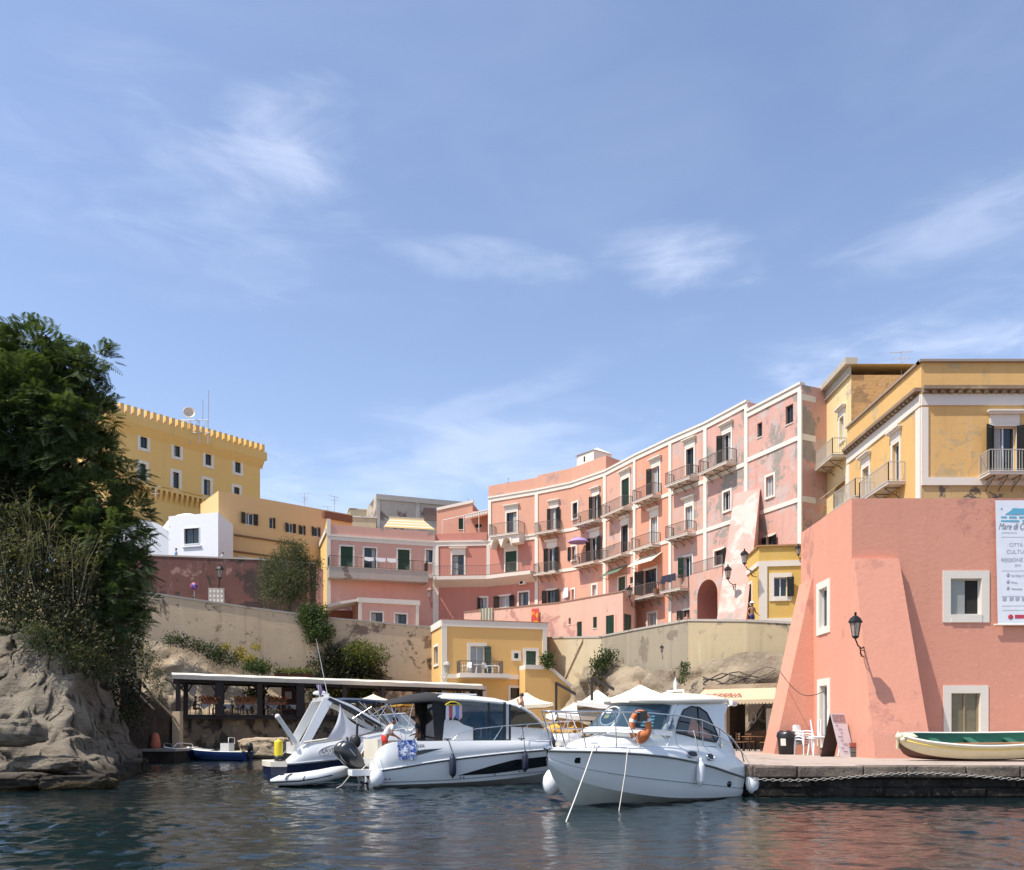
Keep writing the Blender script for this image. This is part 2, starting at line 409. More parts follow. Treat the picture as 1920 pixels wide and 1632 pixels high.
def opening(bld, F, r, style='', kind='window', frame=0.16, mats=None, sm=None, label=None):
    """window or door in wall opening r: surround mesh with pane, sash, shutter(s), hood as sub-parts. returns the hole"""
    a0, a1, z0, z1 = r; w = a1 - a0; sm = sm or SHUT_GREEN; trim = mats or WHITE
    mb = MB(); pr = 0.05
    if 'n' not in style:
        F.bar(mb, a0 - frame, a0, z0 - (0 if kind == 'door' else frame), z1 + frame, 0.0, pr)
        F.bar(mb, a1, a1 + frame, z0 - (0 if kind == 'door' else frame), z1 + frame, 0.0, pr)
        F.bar(mb, a0, a1, z1, z1 + frame, 0.0, pr)
        if kind != 'door': F.bar(mb, a0, a1, z0 - frame, z0, 0.0, pr + 0.05)
    else:
        F.bar(mb, a0 - 0.03, a1 + 0.03, z0 - 0.06, z0, 0.0, pr)
    wn = mb.build(kind, trim, bld)
    if label: wn['label'] = label
    dp = 0.2
    if 'c' in style or 'C' in style:                                      # closed shutters fill the opening
        m2 = (a0 + a1) / 2
        shutter_leaf(F, a0 + 0.01, m2 - 0.005, z0 + 0.01, z1 - 0.01, -0.10, sm, wn); shutter_leaf(F, m2 + 0.005, a1 - 0.01, z0 + 0.01, z1 - 0.01, -0.10, sm, wn)
    else:
        g = MB(); g.quad(F.pt(a0, z0, -dp), F.pt(a1, z0, -dp), F.pt(a1, z1, -dp), F.pt(a0, z1, -dp)); g.build('pane', PANE_LIGHT if 'p' in style else PANE, wn)
        s = MB(); t = 0.05; d0, d1 = -dp + 0.003, -dp + 0.05
        F.bar(s, a0, a0 + t, z0, z1, d0, d1); F.bar(s, a1 - t, a1, z0, z1, d0, d1); F.bar(s, a0 + t, a1 - t, z1 - t, z1, d0, d1); F.bar(s, a0 + t, a1 - t, z0, z0 + t, d0, d1)
        if w > 0.5: F.bar(s, (a0 + a1) / 2 - t * .7, (a0 + a1) / 2 + t * .7, z0 + t, z1 - t, d0, d1)
        if 'b' in style:
            for q in (1, 2): F.bar(s, a0 + t, a1 - t, z0 + (z1 - z0) * q / 3 - .02, z0 + (z1 - z0) * q / 3 + .02, d0, d1 - .004)
        s.build('sash', SASH_DARK if ('b' in style or 'k' in style) else SASH, wn)
        if w > .55 and random.random() < .45:                     # a curtain drawn part of the way
            f = random.uniform(.3, .6); k = MB(); l_ = random.random() < .5; b0, b1 = (a0 + .06, a0 + w * f) if l_ else (a1 - w * f, a1 - .06)
            k.loft([[F.pt(b0 + (b1 - b0) * q / 8, zz, -dp + .006 + .012 * (q % 2)) for q in range(9)] for zz in (z0 + .06, z1 - .06)]); k.build('curtain', CURTAIN, wn)
        if 'o' in style or 'l' in style:
            shutter_leaf(F, a0 - w * .5, a0, z0, z1, 0.06, sm, wn, random.uniform(.1, .6), 'R')
        if 'o' in style or 'r' in style:
            shutter_leaf(F, a1, a1 + w * .5, z0, z1, 0.06, sm, wn, random.uniform(.1, .6), 'L')
    if 'h' in style:                                                      # moulded hood over the opening
        h = MB(); e = frame + 0.10; hz = z1 + frame
        hh = 0.45 if kind == 'door' else 0.3
        F.bar(h, a0 - frame, a1 + frame, hz + 0.002, hz + hh, 0.0, 0.06)
        F.bar(h, a0 - e, a1 + e, hz + hh, hz + hh + .10, 0.0, 0.22); F.bar(h, a0 - e - .06, a1 + e + .06, hz + hh + .10, hz + hh + .18, 0.0, 0.30)
        h.build('hood', WHITE if mats is None else mats, wn)
    return (a0, a1, z0, z1)

def railing(F, a0, a1, z, h, dep, parent, m=None, side=True, step=0.13, r=0.011, mid=False, name='railing'):
    mb = MB(); m = m or IRON
    runs = [(F.pt(a0, z, dep), F.pt(a1, z, dep))]
    if side: runs += [(F.pt(a0, z, 0.03), F.pt(a0, z, dep)), (F.pt(a1, z, 0.03), F.pt(a1, z, dep))]
    for p, q in runs:
        d = q - p; L = d.length; n = max(2, int(L / step)); dn = d.normalized(); sd = Vector((dn.y, -dn.x, 0))
        mb.obox(p - sd * .02 + Vector((0, 0, h - .04)), d, sd * .04, (0, 0, .04)); mb.obox(p - sd * .012 + Vector((0, 0, .08)), d, sd * .024, (0, 0, .024))
        for k in range(n + 1):
            c = p + d * (k / n); rr = r * (1.9 if k in (0, n) else 1)
            mb.obox(c - dn * rr - sd * rr, dn * 2 * rr, sd * 2 * rr, (0, 0, h - .04))
    return mb.build(name, m, parent)

def balcony(bld, F, x0, x1, yslab, h=1.0, dep=0.95, thick=0.13, brackets=3, m=None, slabm=None, px=True, rm=None):
    if px:
        a0, _ = F.hit(x0); a1, _ = F.hit(x1); Y = F.p0.y + F.u.y * (a0 + a1) / 2 - dep; z = CAM_Z + (HZ - yslab) / F_PX * Y
    else: a0, a1, z = x0, x1, yslab
    mb = MB(); F.bar(mb, a0, a1, z - thick, z, 0.0, dep); F.bar(mb, a0 - .03, a1 + .03, z, z + .04, 0.0, dep + .03)
    b = mb.build('balcony', slabm or SLAB, bld)
    railing(F, a0 + .04, a1 - .04, z + .04, h, dep - .05, b, m or rm)
    for k in range(brackets):
        c = a0 + (a1 - a0) * (k + .5) / brackets; g = MB()
        g.tube([F.pt(c, z - thick - .6, .02), F.pt(c, z - thick - .42, .22), F.pt(c, z - thick - .3, .5), F.pt(c, z - thick - .06, dep - .1)], .03, 5)
        g.tube([F.pt(c, z - thick - .04, .02), F.pt(c, z - thick - .04, dep - .1)], .025, 5)
        g.tube([F.pt(c, z - thick - .3 + .12 * math.sin(q), .28 + .12 * math.cos(q)) for q in [i * .9 for i in range(7)]], .018, 4)
        g.build('bracket', IRON, b)
    return b, z, a0, a1

def block_walls(mb, pts, z0, z1, skip=(), top=True, mi=0, flip=False):
    """closed plan outline (as seen anticlockwise from above) walls + top"""
    n = len(pts)
    for i in range(n):
        if i in skip: continue
        a, b = pts[i], pts[(i + 1) % n]
        mb.quad((a[0], a[1], z0), (b[0], b[1], z0), (b[0], b[1], z1), (a[0], a[1], z1), mi)
    if top: mb.poly([(p[0], p[1], z1) for p in pts], mi)

# ------------------------------------------------------------------ the crescent of pink houses
CZ = 38192.0                                            # (cornice rise) constant: the cornice line is level
pinkA = stucco('old_rose_render', (0.64, 0.37, 0.295), 0.12, (0.46, 0.38, 0.31), 0.02, 0.25, 0.16)
pinkB = stucco('deep_coral_render', (0.50, 0.215, 0.165), 0.10, streak=0.2)
pinkC = stucco('salmon_render', (0.60, 0.32, 0.225), 0.12, (0.58, 0.36, 0.30), 0.02, 0.25)
pinkD = stucco('faded_pink_render', (0.60, 0.34, 0.255), 0.14, (0.66, 0.44, 0.38), 0.06, 0.35, 0.5, (0.36, 0.32, 0.28), 0.02)
pinkE = stucco('orange_pink_render', (0.64, 0.30, 0.20), 0.12, (0.60, 0.40, 0.34), 0.05, 0.25, 0.5)
pinkF = stucco('peeling_pink_render', (0.58, 0.34, 0.265), 0.16, (0.63, 0.46, 0.40), 0.07, 0.45, 0.6, (0.40, 0.35, 0.30), 0.045, 0.4)
pinkG = stucco('crumbling_pink_render', (0.575, 0.335, 0.275), 0.18, (0.63, 0.48, 0.43), 0.075, 0.45, 0.6, (0.38, 0.335, 0.29), 0.068, 0.5)
pinkW = stucco('pale_salmon_render', (0.62, 0.38, 0.295), 0.10, (0.56, 0.30, 0.25), 0.03, 0.2)
ZC = CAM_Z + CZ / F_PX; ZB1 = 21.35; ZB2 = 17.5; ZST = 8.4
GRP = 'pink row houses along the crescent'
def row_house(name, label, p0, p1, z1, mat, wins, balcs=(), depth=9.0, z0=7.5, bands=(), pil_right=True, pil_left=False, cornice=True, parapet=0.0, trim=None, mid=None):
    pts = [p0, p1] if mid is None else [p0, mid, p1]
    trim = trim or WHITE
    t = thing(name, label, 'house', (p0[0], p0[1], z0), 0, GRP)
    Fs = [Facade(pts[i], pts[i + 1]) for i in range(len(pts) - 1)]
    def pick(x):
        for F in Fs:
            a, _ = F.hit(x)
            if -0.01 <= a <= F.L + 0.01: return F
        return Fs[0] if Fs[0].hit(x)[0] < 0 else Fs[-1]
    holes = {id(F): [] for F in Fs}
    for wv in wins:
        x0, y0, x1, y1, st = wv[:5]; kind = wv[5] if len(wv) > 5 else 'window'; F = pick((x0 + x1) / 2)
        r = F.rect(x0, y0, x1, y1)
        holes[id(F)].append(opening(t, F, r, st, kind, sm=SHUT_GREEN if ('C' in st or 'G' in st) else SHUT_DARK, mats=trim))
    mb = MB()
    for F in Fs: wall(mb, F, z0, z1 + parapet, holes[id(F)])
    nb = Vector((-(Fs[0].n + Fs[-1].n).x, -(Fs[0].n + Fs[-1].n).y)).normalized()
    back = [(p[0] + nb.x * depth, p[1] + nb.y * depth) for p in pts]
    poly = [tuple(p) for p in pts] + back[::-1]
    block_walls(mb, poly, z0, z1 + parapet, skip=tuple(range(len(pts) - 1)), top=True)
    mb.build('wall', mat, t)
    if cornice:
        c = MB()
        for F in Fs: F.bar(c, 0.0, F.L, z1 - .38, z1, 0.0, .08); F.bar(c, -.0, F.L, z1, z1 + .16, -.3, .16)
        c.build('cornice', trim, t)
    for zb in bands:
        c = MB()
        for F in Fs: F.bar(c, 0, F.L - .0, zb - .15, zb + .15, 0.0, .07)
        c.build('string_course', trim, t)
    for on, F, a in ((pil_right, Fs[-1], Fs[-1].L - .28), (pil_left, Fs[0], 0)):
        if on:
            c = MB(); F.bar(c, a, a + .36, z0, z1 - .38, 0.0, .10); c.build('pilaster', trim, t)
    out = []
    for bv in balcs:
        F = pick((bv[0] + bv[1]) / 2); out.append(balcony(t, F, bv[0], bv[1], bv[2], **(bv[3] if len(bv) > 3 else {})) + (F,))
    return t, Fs, out

pA0, pA1 = XY(613, 85.0), XY(816, 88.3); pB1 = XY(916, 87.9); pB2 = XY(1008, 84.9); pM = XY(1072, 82.5)
pC1 = XY(1136, 78.7); pC2 = XY(1192, 74.2); pC3 = XY(1259, 69.9); pC4 = XY(1325, 66.4); pC5 = XY(1402, 62.0); pD1 = XY(1503, 57.0)

# house A: rose house with the long balcony, left end of the crescent
ZA = 21.3
tA, FA, _ = row_house('row_house', 'old rose house with long grey balcony and dark doors, leftmost of the pink row', pA0, pA1, ZA, pinkA,
    [(638.8, 1025, 661.7, 1066, 'C', 'door'), (683, 1028, 705, 1068, 'k', 'door'), (746, 1031, 768, 1071, 'C', 'door'), (799, 1031.7, 813, 1055, 'k')], parapet=1.15, z0=9, bands=(), pil_left=True)
FA = FA[0]
c = MB(); F = FA
a0, _ = F.hit(614); a1, _ = F.hit(797); zt = CAM_Z + (HZ - 1066) / F_PX * 84.6
F.bar(c, a0, a1, zt - 1.05, zt, 0, 1.5); F.bar(c, a0 - .04, a1 + .04, zt, zt + .06, 0, 1.54)
bA = c.build('balcony', CONC, tA); railing(F, a0 + .05, a1 - .05, zt + .06, 1.05, 1.45, bA, IRON_DARK)
c = MB()
for x0, x1 in ((679, 697), (700, 719), (721, 739)):
    b0, _ = F.hit(x0); b1, _ = F.hit(x1)
    c.prism([F.pt(b0, zt + 1.14, 1.50), F.pt(b1, zt + 1.12, 1.50), F.pt(b1 - .03, zt + .80, 1.52), F.pt((b0 + b1) / 2, zt + .72, 1.53), F.pt(b0 + .05, zt + .82, 1.52)], F.N * .03)
o = c.build('washing', plain('white_cloth', (0.75, 0.75, 0.74), 0.9, 0, .1, 5), None, F.pt(a0, zt, 1.5)); tag(o, 'white washing hung over the rail of the long grey balcony', 'laundry')
c = MB(); F.bar(c, F.hit(797)[0], F.L, zt - .35, zt + .05, 0, .12); c.build('string_course', WHITE, tA)
sideF = Facade(XY(600, 92), pA0)                          # its yellow side wall
c = MB(); yel = stucco('yellow_render', (0.72, 0.50, 0.20), 0.08); z9 = 9.0
c.quad((sideF.p0.x, sideF.p0.y, z9), (sideF.p1.x - .003, sideF.p1.y, z9), (sideF.p1.x - .003, sideF.p1.y, ZA + 1.6), (sideF.p0.x, sideF.p0.y, ZA + .3)); c.build('side_wall', yel, tA)
c = MB(); F.bar(c, 0, .35, ZA + .16, ZA + 1.7, -.3, .12); sideF.bar(c, 0, sideF.L - .05, ZA + .3, ZA + .75, 0, .15); c.build('parapet_trim', WHITE, tA)
# its low annexe on the street
tAn = thing('annexe', 'low rose annexe with white cornice and two dark windows, under the long balcony', 'annexe', (*XY(672, 81), 9.5))
F = Facade(XY(672.5, 81.2), XY(785, 83.2)); hs = []
for x0, y0, x1, y1 in ((696, 1149, 717, 1172), (741, 1152, 762, 1176)): hs.append(opening(tAn, F, F.rect(x0, y0, x1, y1), 'k', 'window'))
zt2 = CAM_Z + (HZ - 1123) / F_PX * 81.2; c = MB(); wall(c, F, 9.5, zt2, hs)
pl = [F.pt(0, 0), F.pt(F.L, 0), F.pt(F.L, 0, -4.5), F.pt(0, 0, -4.5)]
block_walls(c, pl, 9.5, zt2, skip=(0,)); c.build('wall', pinkA, tAn)
c = MB(); F.bar(c, -.1, F.L + .1, zt2 - .35, zt2 + .12, 0, .15); F.bar(c, 0, .3, 9.5, zt2 - .35, 0, .1); F.bar(c, F.L - .3, F.L, 9.5, zt2 - .35, 0, .1); c.build('cornice', WHITE, tAn)
F2 = Facade(XY(612, 80.6), XY(672, 81.3)); zr = CAM_Z + (HZ - 1133) / F_PX * 80.6
c = MB(); c.prism([F2.pt(-.2, zr - .9, .1), F2.pt(.5, zr - .2, .1), F2.pt(1.2, zr, .1), F2.pt(F2.L, zr + .4, .1), F2.pt(F2.L, zr + .62, .1), F2.pt(1.0, zr + .25, .1), F2.pt(.2, zr, .1)], F2.N * -3.6); c.build('porch_roof', WHITE, tAn)
c = MB(); F2.bar(c, .1, F2.L, 9.5, zr - .1, -3.6, -3.3); c.build('porch_wall', stucco('porch_maroon', (0.30, 0.12, 0.09)), tAn)
c = MB(); a_, b_, z_a, z_b = F2.rect(640, 1156, 655, 1163); F2.bar(c, a_, b_, z_a, z_b, -3.3, -3.25); c.build('porch_window', PANE, tAn)
# striped roof-terrace canopy on house A
tP = thing('terrace_canopy', 'yellow and white striped canopy on the flat roof of the rose house', 'canopy', (*XY(767, 90), ZA + 1.15))
F = Facade(XY(719, 90.0), XY(816, 91.2)); zc0 = CAM_Z + (HZ - 989) / F_PX * 90; zc1 = CAM_Z + (HZ - 968) / F_PX * 93
cy = plain('canopy_yellow', (0.50, 0.33, 0.13), .8); cw = plain('canopy_white', (0.52, 0.47, 0.36), .8)
c = MB(); n = 7
for i in range(n):
    t0, t1 = i / n, (i + 1) / n
    f = lambda t, s: F.pt(.0 + t * 1.0 if s == 0 else F.L - t * .8, zc0 + (zc1 - zc0) * t, -4 * t)
    c.prism([f(t0, 0), f(t0, 1), f(t1, 1), f(t1, 0)], (0, 0, .04), i % 2)
c.build('canvas', [cy, cw], tP)
for a in (.1, F.L - .15):
    c = MB(); c.tube([F.pt(a, ZA + 1.1, -.1), F.pt(a, zc0, -.1)], .05, 6); c.build('pole', WHITE, tP)
c = MB(); c.prism([F.pt(.9, zc1 - .05, -4.0), F.pt(F.L - .7, zc1 - .05, -4.0), F.pt(F.L - .7, zc1 + .25, -4.0), F.pt(.9, zc1 + .25, -4.0)], F.N * -.1); c.build('valance', cw, tP)

# house B: coral house with curved balcony and roof terrace
tB, FB, _ = row_house('row_house', 'coral house with wide curved pale balcony, below the roof terrace with white awning', pA1, pB2, ZB1, pinkB,
    [(848, 1041, 870, 1079, 'bh', 'door'), (948, 1034, 969, 1073, 'Ch', 'door'), (901, 1121, 913, 1142, 'l'), (937, 1118, 956, 1139, 'po'), (973, 1111, 991, 1136, 'k')],
    mid=pB1, z0=8.5, pil_left=True, pil_right=True)
for F, a in ((FB[0], FB[0].L - .2),):
    c = MB(); F.bar(c, a, a + .36, 17.4, ZB1 - .38, 0, .1); c.build('pilaster', WHITE, tB)
c = MB(); zt = CAM_Z + (HZ - 1079) / F_PX * 86.5
rows = []
for F, a in ((FB[0], 0.0), (FB[0], FB[0].L * .5), (FB[0], FB[0].L - .1), (FB[1], FB[1].L * .5), (FB[1], FB[1].L - .1)): rows.append((F, a))
for i in range(4):
    (F0, a0), (F1, a1) = rows[i], rows[i + 1]
    d = 1.3; A, B = F0.pt(a0, 0, 0), F1.pt(a1, 0, 0); A2, B2 = F0.pt(a0, 0, d), F1.pt(a1, 0, d); zz = Vector((0, 0, 1))
    c.add([A + zz * (zt - .95), B + zz * (zt - .95), B2 + zz * (zt - .35), A2 + zz * (zt - .35), A + zz * zt, B + zz * zt, B2 + zz * zt, A2 + zz * zt],
          [(0, 3, 2, 1), (4, 5, 6, 7), (3, 7, 6, 2), (0, 1, 5, 4), (0, 4, 7, 3), (1, 2, 6, 5)])
bB = c.build('balcony', SLAB, tB); c = MB()
for i in range(4):
    (F0, a0), (F1, a1) = rows[i], rows[i + 1]; A, B = F0.pt(a0, zt, 1.22), F1.pt(a1, zt, 1.22); d = B - A; k = int(d.length / .14); dn = d.normalized(); sd = Vector((dn.y, -dn.x, 0))
    for zz in (.08, 1.02): c.obox(A + Vector((0, 0, zz)), d, sd * .035, (0, 0, .035))
    for q in range(k): c.obox(A + d * (q / k), dn * .022, sd * .022, (0, 0, 1.02))
c.build('railing', IRON, bB)
# roof terrace level of B: penthouse + white awning
tPh = thing('penthouse', 'small coral roof house with white coping and two dark windows behind the roof terrace', 'penthouse', (*XY(818, 91), ZB1))
F = Facade(XY(819, 91.0), XY(928, 90.0)); hs = [opening(tPh, F, F.rect(860, 972, 870.6, 993), 'nC', 'window'), opening(tPh, F, F.rect(891, 983, 903, 990), 'nk', 'window')]
zl = CAM_Z + (HZ - 958) / F_PX * 91; zr = CAM_Z + (HZ - 946) / F_PX * 91
aa = F.hit(886)[0]; c = MB()
Fl = Facade(F.pt(0, 0)[:2], F.pt(aa, 0)[:2]); Fr = Facade(F.pt(aa, 0)[:2], F.pt(F.L, 0)[:2])
wall(c, Fl, ZB1, zl, [hs[0]], zt1=zr); wall(c, Fr, ZB1, zr - .9, [(hs[1][0] - aa, hs[1][1] - aa, hs[1][2], hs[1][3])])
bk = [F.pt(0, 0), F.pt(aa, 0), F.pt(aa, 0, -5), F.pt(0, 0, -5)]
c.quad(F.pt(aa, ZB1), F.pt(aa, ZB1, -5), F.pt(aa, zr, -5), F.pt(aa, zr)); c.quad(F.pt(0, zl), F.pt(aa, zr), F.pt(aa, zr, -5), F.pt(0, zl, -5)); c.quad(F.pt(0, ZB1, -5), F.pt(0, ZB1), F.pt(0, zl), F.pt(0, zl, -5))
c.build('wall', pinkC, tPh); c = MB(); c.prism([F.pt(0, zl, .1), F.pt(aa + .1, zr, .1), F.pt(aa + .1, zr + .3, .1), F.pt(0, zl + .3, .1)], F.N * -.4); c.build('coping', WHITE, tPh)
c = MB(); F.bar(c, 0, F.L - .4, ZB1 + .16, ZB1 + .95, 2.2, 2.4); c.build('parapet', pinkB, tPh)
tW = thing('terrace_awning', 'white scalloped awning on poles over the coral roof terrace', 'awning', (*XY(900, 89.5), ZB1))
z0_ = CAM_Z + (HZ - 977) / F_PX * 89; z1_ = CAM_Z + (HZ - 960) / F_PX * 89; b0 = F.hit(838)[0]; b1 = F.hit(880)[0]; b2 = F.hit(925)[0]; c = MB()
zf = lambda a: z0_ + (z1_ - z0_) * (a - b0) / (b2 - b0)
c.prism([F.pt(b1, zf(b1), 2.0), F.pt(b2, zf(b2), 2.0), F.pt(b2, zf(b2) + .35, .1), F.pt(b1, zf(b1) + .35, .1)], (0, 0, .05))
for q in range(10):
    a = b1 + (b2 - b1) * q / 10; w_ = (b2 - b1) / 10 * .86; c.prism([F.pt(a, zf(a), 2.0), F.pt(a + w_, zf(a), 2.0), F.pt(a + w_, zf(a) - .28, 2.0), F.pt(a + w_ / 2, zf(a) - .36, 2.0), F.pt(a, zf(a) - .28, 2.0)], F.N * .02)
c.build('canvas', WHITE, tW); c = MB(); c.tube([F.pt(b0, zf(b0), 2.0), F.pt(b1, zf(b1), 2.0), F.pt(b2, zf(b2), 2.0)], .05, 6)
for x in (838, 877, 905):
    a = F.hit(x)[0]; c.tube([F.pt(a, ZB1 + .5, 2.0), F.pt(a, zf(a), 2.0)], .045, 6)
c.build('frame', WHITE, tW)

# house B2: top floor bay that stands on the right half of B
tB2, FB2, _ = row_house('row_house', 'salmon top floor bay with one door and an arched white balcony, beside the roof terrace', pB1, pB2, ZC, pinkC,
    [(950, 961, 969, 1000, 'kh', 'door')], z0=ZB1 + .17, parapet=1.3, pil_left=True)
F = FB2[0]; b_, z, a0, a1 = balcony(tB2, F, 929, 984, 1001, h=1.15, dep=1.3, brackets=0, slabm=WHITE)
for ac in (a0 + .75, a0 + 2.0):                          # two arched corbels under the balcony
    c = MB(); pts = [F.pt(ac - .62, z - .13, 0), F.pt(ac - .62, z - 1.25, 0)] + [F.pt(ac + .42 * math.cos(q), z - .75 + .42 * math.sin(q), 0) for q in [math.pi - i * math.pi / 8 for i in range(9)]] + [F.pt(ac + .62, z - 1.25, 0), F.pt(ac + .62, z - .13, 0)]
    c.prism([p + F.N * .05 for p in pts], F.N * 1.1); c.build('arch_bracket', WHITE, b_)
c = MB(); F.bar(c, a1 - 1.0, a1, z - .95, z - .131, 0.05, 1.1); c.build('console', WHITE, b_)

# house C1 (wide, two window columns)
tC1, FC1, _ = row_house('row_house', 'widest salmon house of the row, with two columns of shuttered balcony doors', pB2, pC1, ZC, pinkC,
    [(1033, 953, 1045, 993, 'oh', 'door'), (1028, 1028, 1042, 1072, 'oh', 'door'), (1026, 1107, 1042, 1134, 'ok', 'door'), (1074, 943, 1083, 972, 'k'), (1071, 1025, 1080, 1050, 'l'), (1068, 1106, 1077, 1127, 'G'),
     (1111, 1097, 1119, 1117, 'p'), (1112, 930, 1122, 973, 'oh', 'door'), (1108, 1008, 1122, 1051, 'oh', 'door')],
    [(1012, 1054, 996), (1010, 1051, 1074), (1088, 1128, 978), (1086, 1127, 1056)], mid=pM, bands=(ZB1, ZB2), parapet=1.5, z0=8)
zp = ZC + 1.5; F = FC1[1]; tCh = thing('roof_hut', 'small pale stair hut on the roof of the widest pink house', 'roof hut', F.pt(1.3, zp, -2))
c = MB(); F.bar(c, .4, 2.8, zp - .3, zp + 1.1, -2.6, -.3); c.add([F.pt(.3, zp + 1.1, -.2), F.pt(2.9, zp + 1.1, -.2), F.pt(2.9, zp + 1.1, -2.7), F.pt(.3, zp + 1.1, -2.7), F.pt(1.9, zp + 1.8, -1.6)], [(0, 1, 4), (1, 2, 4), (2, 3, 4), (3, 0, 4)]); c.build('wall', WEATHER_WHITE, tCh)
c = MB(); F.bar(c, 1.4, 1.6, zp + .3, zp + .8, -.3, -.28); c.build('slot', INTERIOR, tCh)
tC2, FC2, _ = row_house('row_house', 'narrow pink house with closed green shutters on its top balcony door, beside the widest house', pC1, pC2, ZC, pinkD,
    [(1166, 898, 1180, 948, 'Ch', 'door'), (1165, 985, 1178, 1035, 'kh', 'door'), (1160, 1082, 1173, 1108, 'C'), (1181, 1082, 1187, 1095, 'nk')],
    [(1143, 1186, 957), (1140, 1182, 1043)], bands=(ZB1, ZB2), z0=8)
tC3, FC3, B3 = row_house('row_house', 'narrow orange pink house with pale awning over its low cluttered balcony', pC2, pC3, ZC, pinkE,
    [(1223, 876, 1237, 925, 'lh', 'door'), (1221, 970, 1233, 1018, 'ph', 'door'), (1208, 1068, 1231, 1113, 'lk', 'door'), (1215, 1150, 1231, 1185, 'p', 'door')],
    [(1202, 1241, 932), (1199, 1239, 1024), (1188, 1246, 1119, dict(dep=1.1, brackets=4))], bands=(ZB1, ZB2), z0=8)
tC4, FC4, B4 = row_house('row_house', 'narrow faded pink house with washing on its green shuttered lowest balcony', pC3, pC4, ZC, pinkF,
    [(1287, 841, 1301, 890, 'kh', 'door'), (1286, 950, 1299, 992, 'ph', 'door'), (1283, 1044, 1298, 1082, 'lG', 'door'), (1281, 1144, 1297, 1172, 'lk')],
    [(1263, 1310, 900), (1263, 1306, 1003), (1254, 1292, 1105)], bands=(ZB1, ZB2), z0=8)
tC5, FC5, B5 = row_house('row_house', 'blotched pink house above the dark archway, with a balcony at the top only', pC4, pC5, ZC, pinkG,
    [(1356, 813, 1371, 865, 'lh', 'door'), (1357, 922, 1370, 957, 'G'), (1340, 1032, 1356, 1060, 'rk')],
    [(1328, 1382, 873)], bands=(ZB1, ZB2), z0=8)
# the low terrace with archway in front of C5
tAr = thing('arched_porch', 'projecting pink porch with a dark round archway and flat terrace on top', 'porch', (*XY(1325, 62), 8))
F = Facade(XY(1293, 65.0), XY(1354, 61.5)); zt = CAM_Z + (HZ - 1070) / F_PX * 63
ac = F.hit(1326)[0]; ar = (F.hit(1345)[0] - F.hit(1307)[0]) / 2; zs = CAM_Z + (HZ - 1117) / F_PX * 63
c = MB(); N = 12
arc = [(ac - ar, 7.9)] + [(ac - ar * math.cos(math.pi * i / N), zs + ar * math.sin(math.pi * i / N)) for i in range(N + 1)] + [(ac + ar, 7.9)]
c.quad(F.pt(0, 7.9), F.pt(ac - ar, 7.9), F.pt(ac - ar, zt), F.pt(0, zt)); c.quad(F.pt(ac + ar, 7.9), F.pt(F.L, 7.9), F.pt(F.L, zt), F.pt(ac + ar, zt))
for i in range(1, len(arc) - 2):
    (x0, z0), (x1, z1) = arc[i], arc[i + 1]; c.quad(F.pt(x0, z0), F.pt(x1, z1), F.pt(x1, zt), F.pt(x0, zt))
for i in range(len(arc) - 1):
    (x0, z0), (x1, z1) = arc[i], arc[i + 1]; c.quad(F.pt(x0, z0), F.pt(x0, z0, -2.4), F.pt(x1, z1, -2.4), F.pt(x1, z1), 1)
c.quad(F.pt(ac - ar, 7.9, -2.4), F.pt(ac + ar, 7.9, -2.4), F.pt(ac + ar, zs + ar, -2.4), F.pt(ac - ar, zs + ar, -2.4), 1)
c.quad(F.pt(0, zt), F.pt(F.L, zt), F.pt(F.L, zt, -3), F.pt(0, zt, -3)); c.quad(F.pt(0, 7.9, -3), F.pt(0, 7.9), F.pt(0, zt), F.pt(0, zt, -3)); c.quad(F.pt(F.L, 7.9), F.pt(F.L, 7.9, -3), F.pt(F.L, zt, -3), F.pt(F.L, zt))
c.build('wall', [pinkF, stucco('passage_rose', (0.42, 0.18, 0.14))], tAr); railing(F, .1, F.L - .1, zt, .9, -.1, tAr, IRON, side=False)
# D end block
tD, FD, _ = row_house('row_house', 'crumbling grey and pink corner house with small windows at the right end of the row', pC5, pD1, ZC - .75, pinkG,
    [(1420, 793, 1429, 820, 'nk'), (1473, 760, 1487, 795, 'nk'), (1437, 893, 1451, 931, 'G'), (1438, 1006, 1452, 1030, 'ok')], bands=(21.55, 17.4), z0=8, depth=9, pil_right=True)
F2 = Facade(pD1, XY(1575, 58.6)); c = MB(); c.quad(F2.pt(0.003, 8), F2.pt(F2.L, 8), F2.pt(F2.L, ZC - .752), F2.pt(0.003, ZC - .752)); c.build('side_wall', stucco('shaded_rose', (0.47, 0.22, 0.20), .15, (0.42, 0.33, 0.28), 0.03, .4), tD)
for zb in (21.55, 17.4, 24.2): c = MB(); F2.bar(c, 0, F2.L, zb - .2, zb + .2, 0, .06); c.build('string_course', WEATHER_WHITE, tD)
# great sloping buttress
tBu = thing('buttress', 'tall sloping pink buttress with bare white plaster leaning on the row', 'buttress', (*XY(1385, 60), 8))
c = MB(); tl, tr = P(1377, 926, 61.9), P(1425, 916, 60.6); bl, br = P(1343, 1170, 56.5), P(1398, 1170, 55.2)
ex = Vector((2.2, 5.4, 0)); c.add([tl, tr, br, bl, tl + Vector((.3, 1.5, 0)), tr + Vector((.5, 1.4, 0)), br + ex, bl + ex], [(0, 3, 2, 1), (1, 2, 6, 5), (0, 4, 7, 3), (0, 1, 5, 4)])
c.build('masonry', stucco('bare_pink_plaster', (0.64, 0.32, 0.27), .12, (0.66, 0.54, 0.47), 0.07, .3, .28, (0.42, 0.36, 0.31), 0.02), tBu)
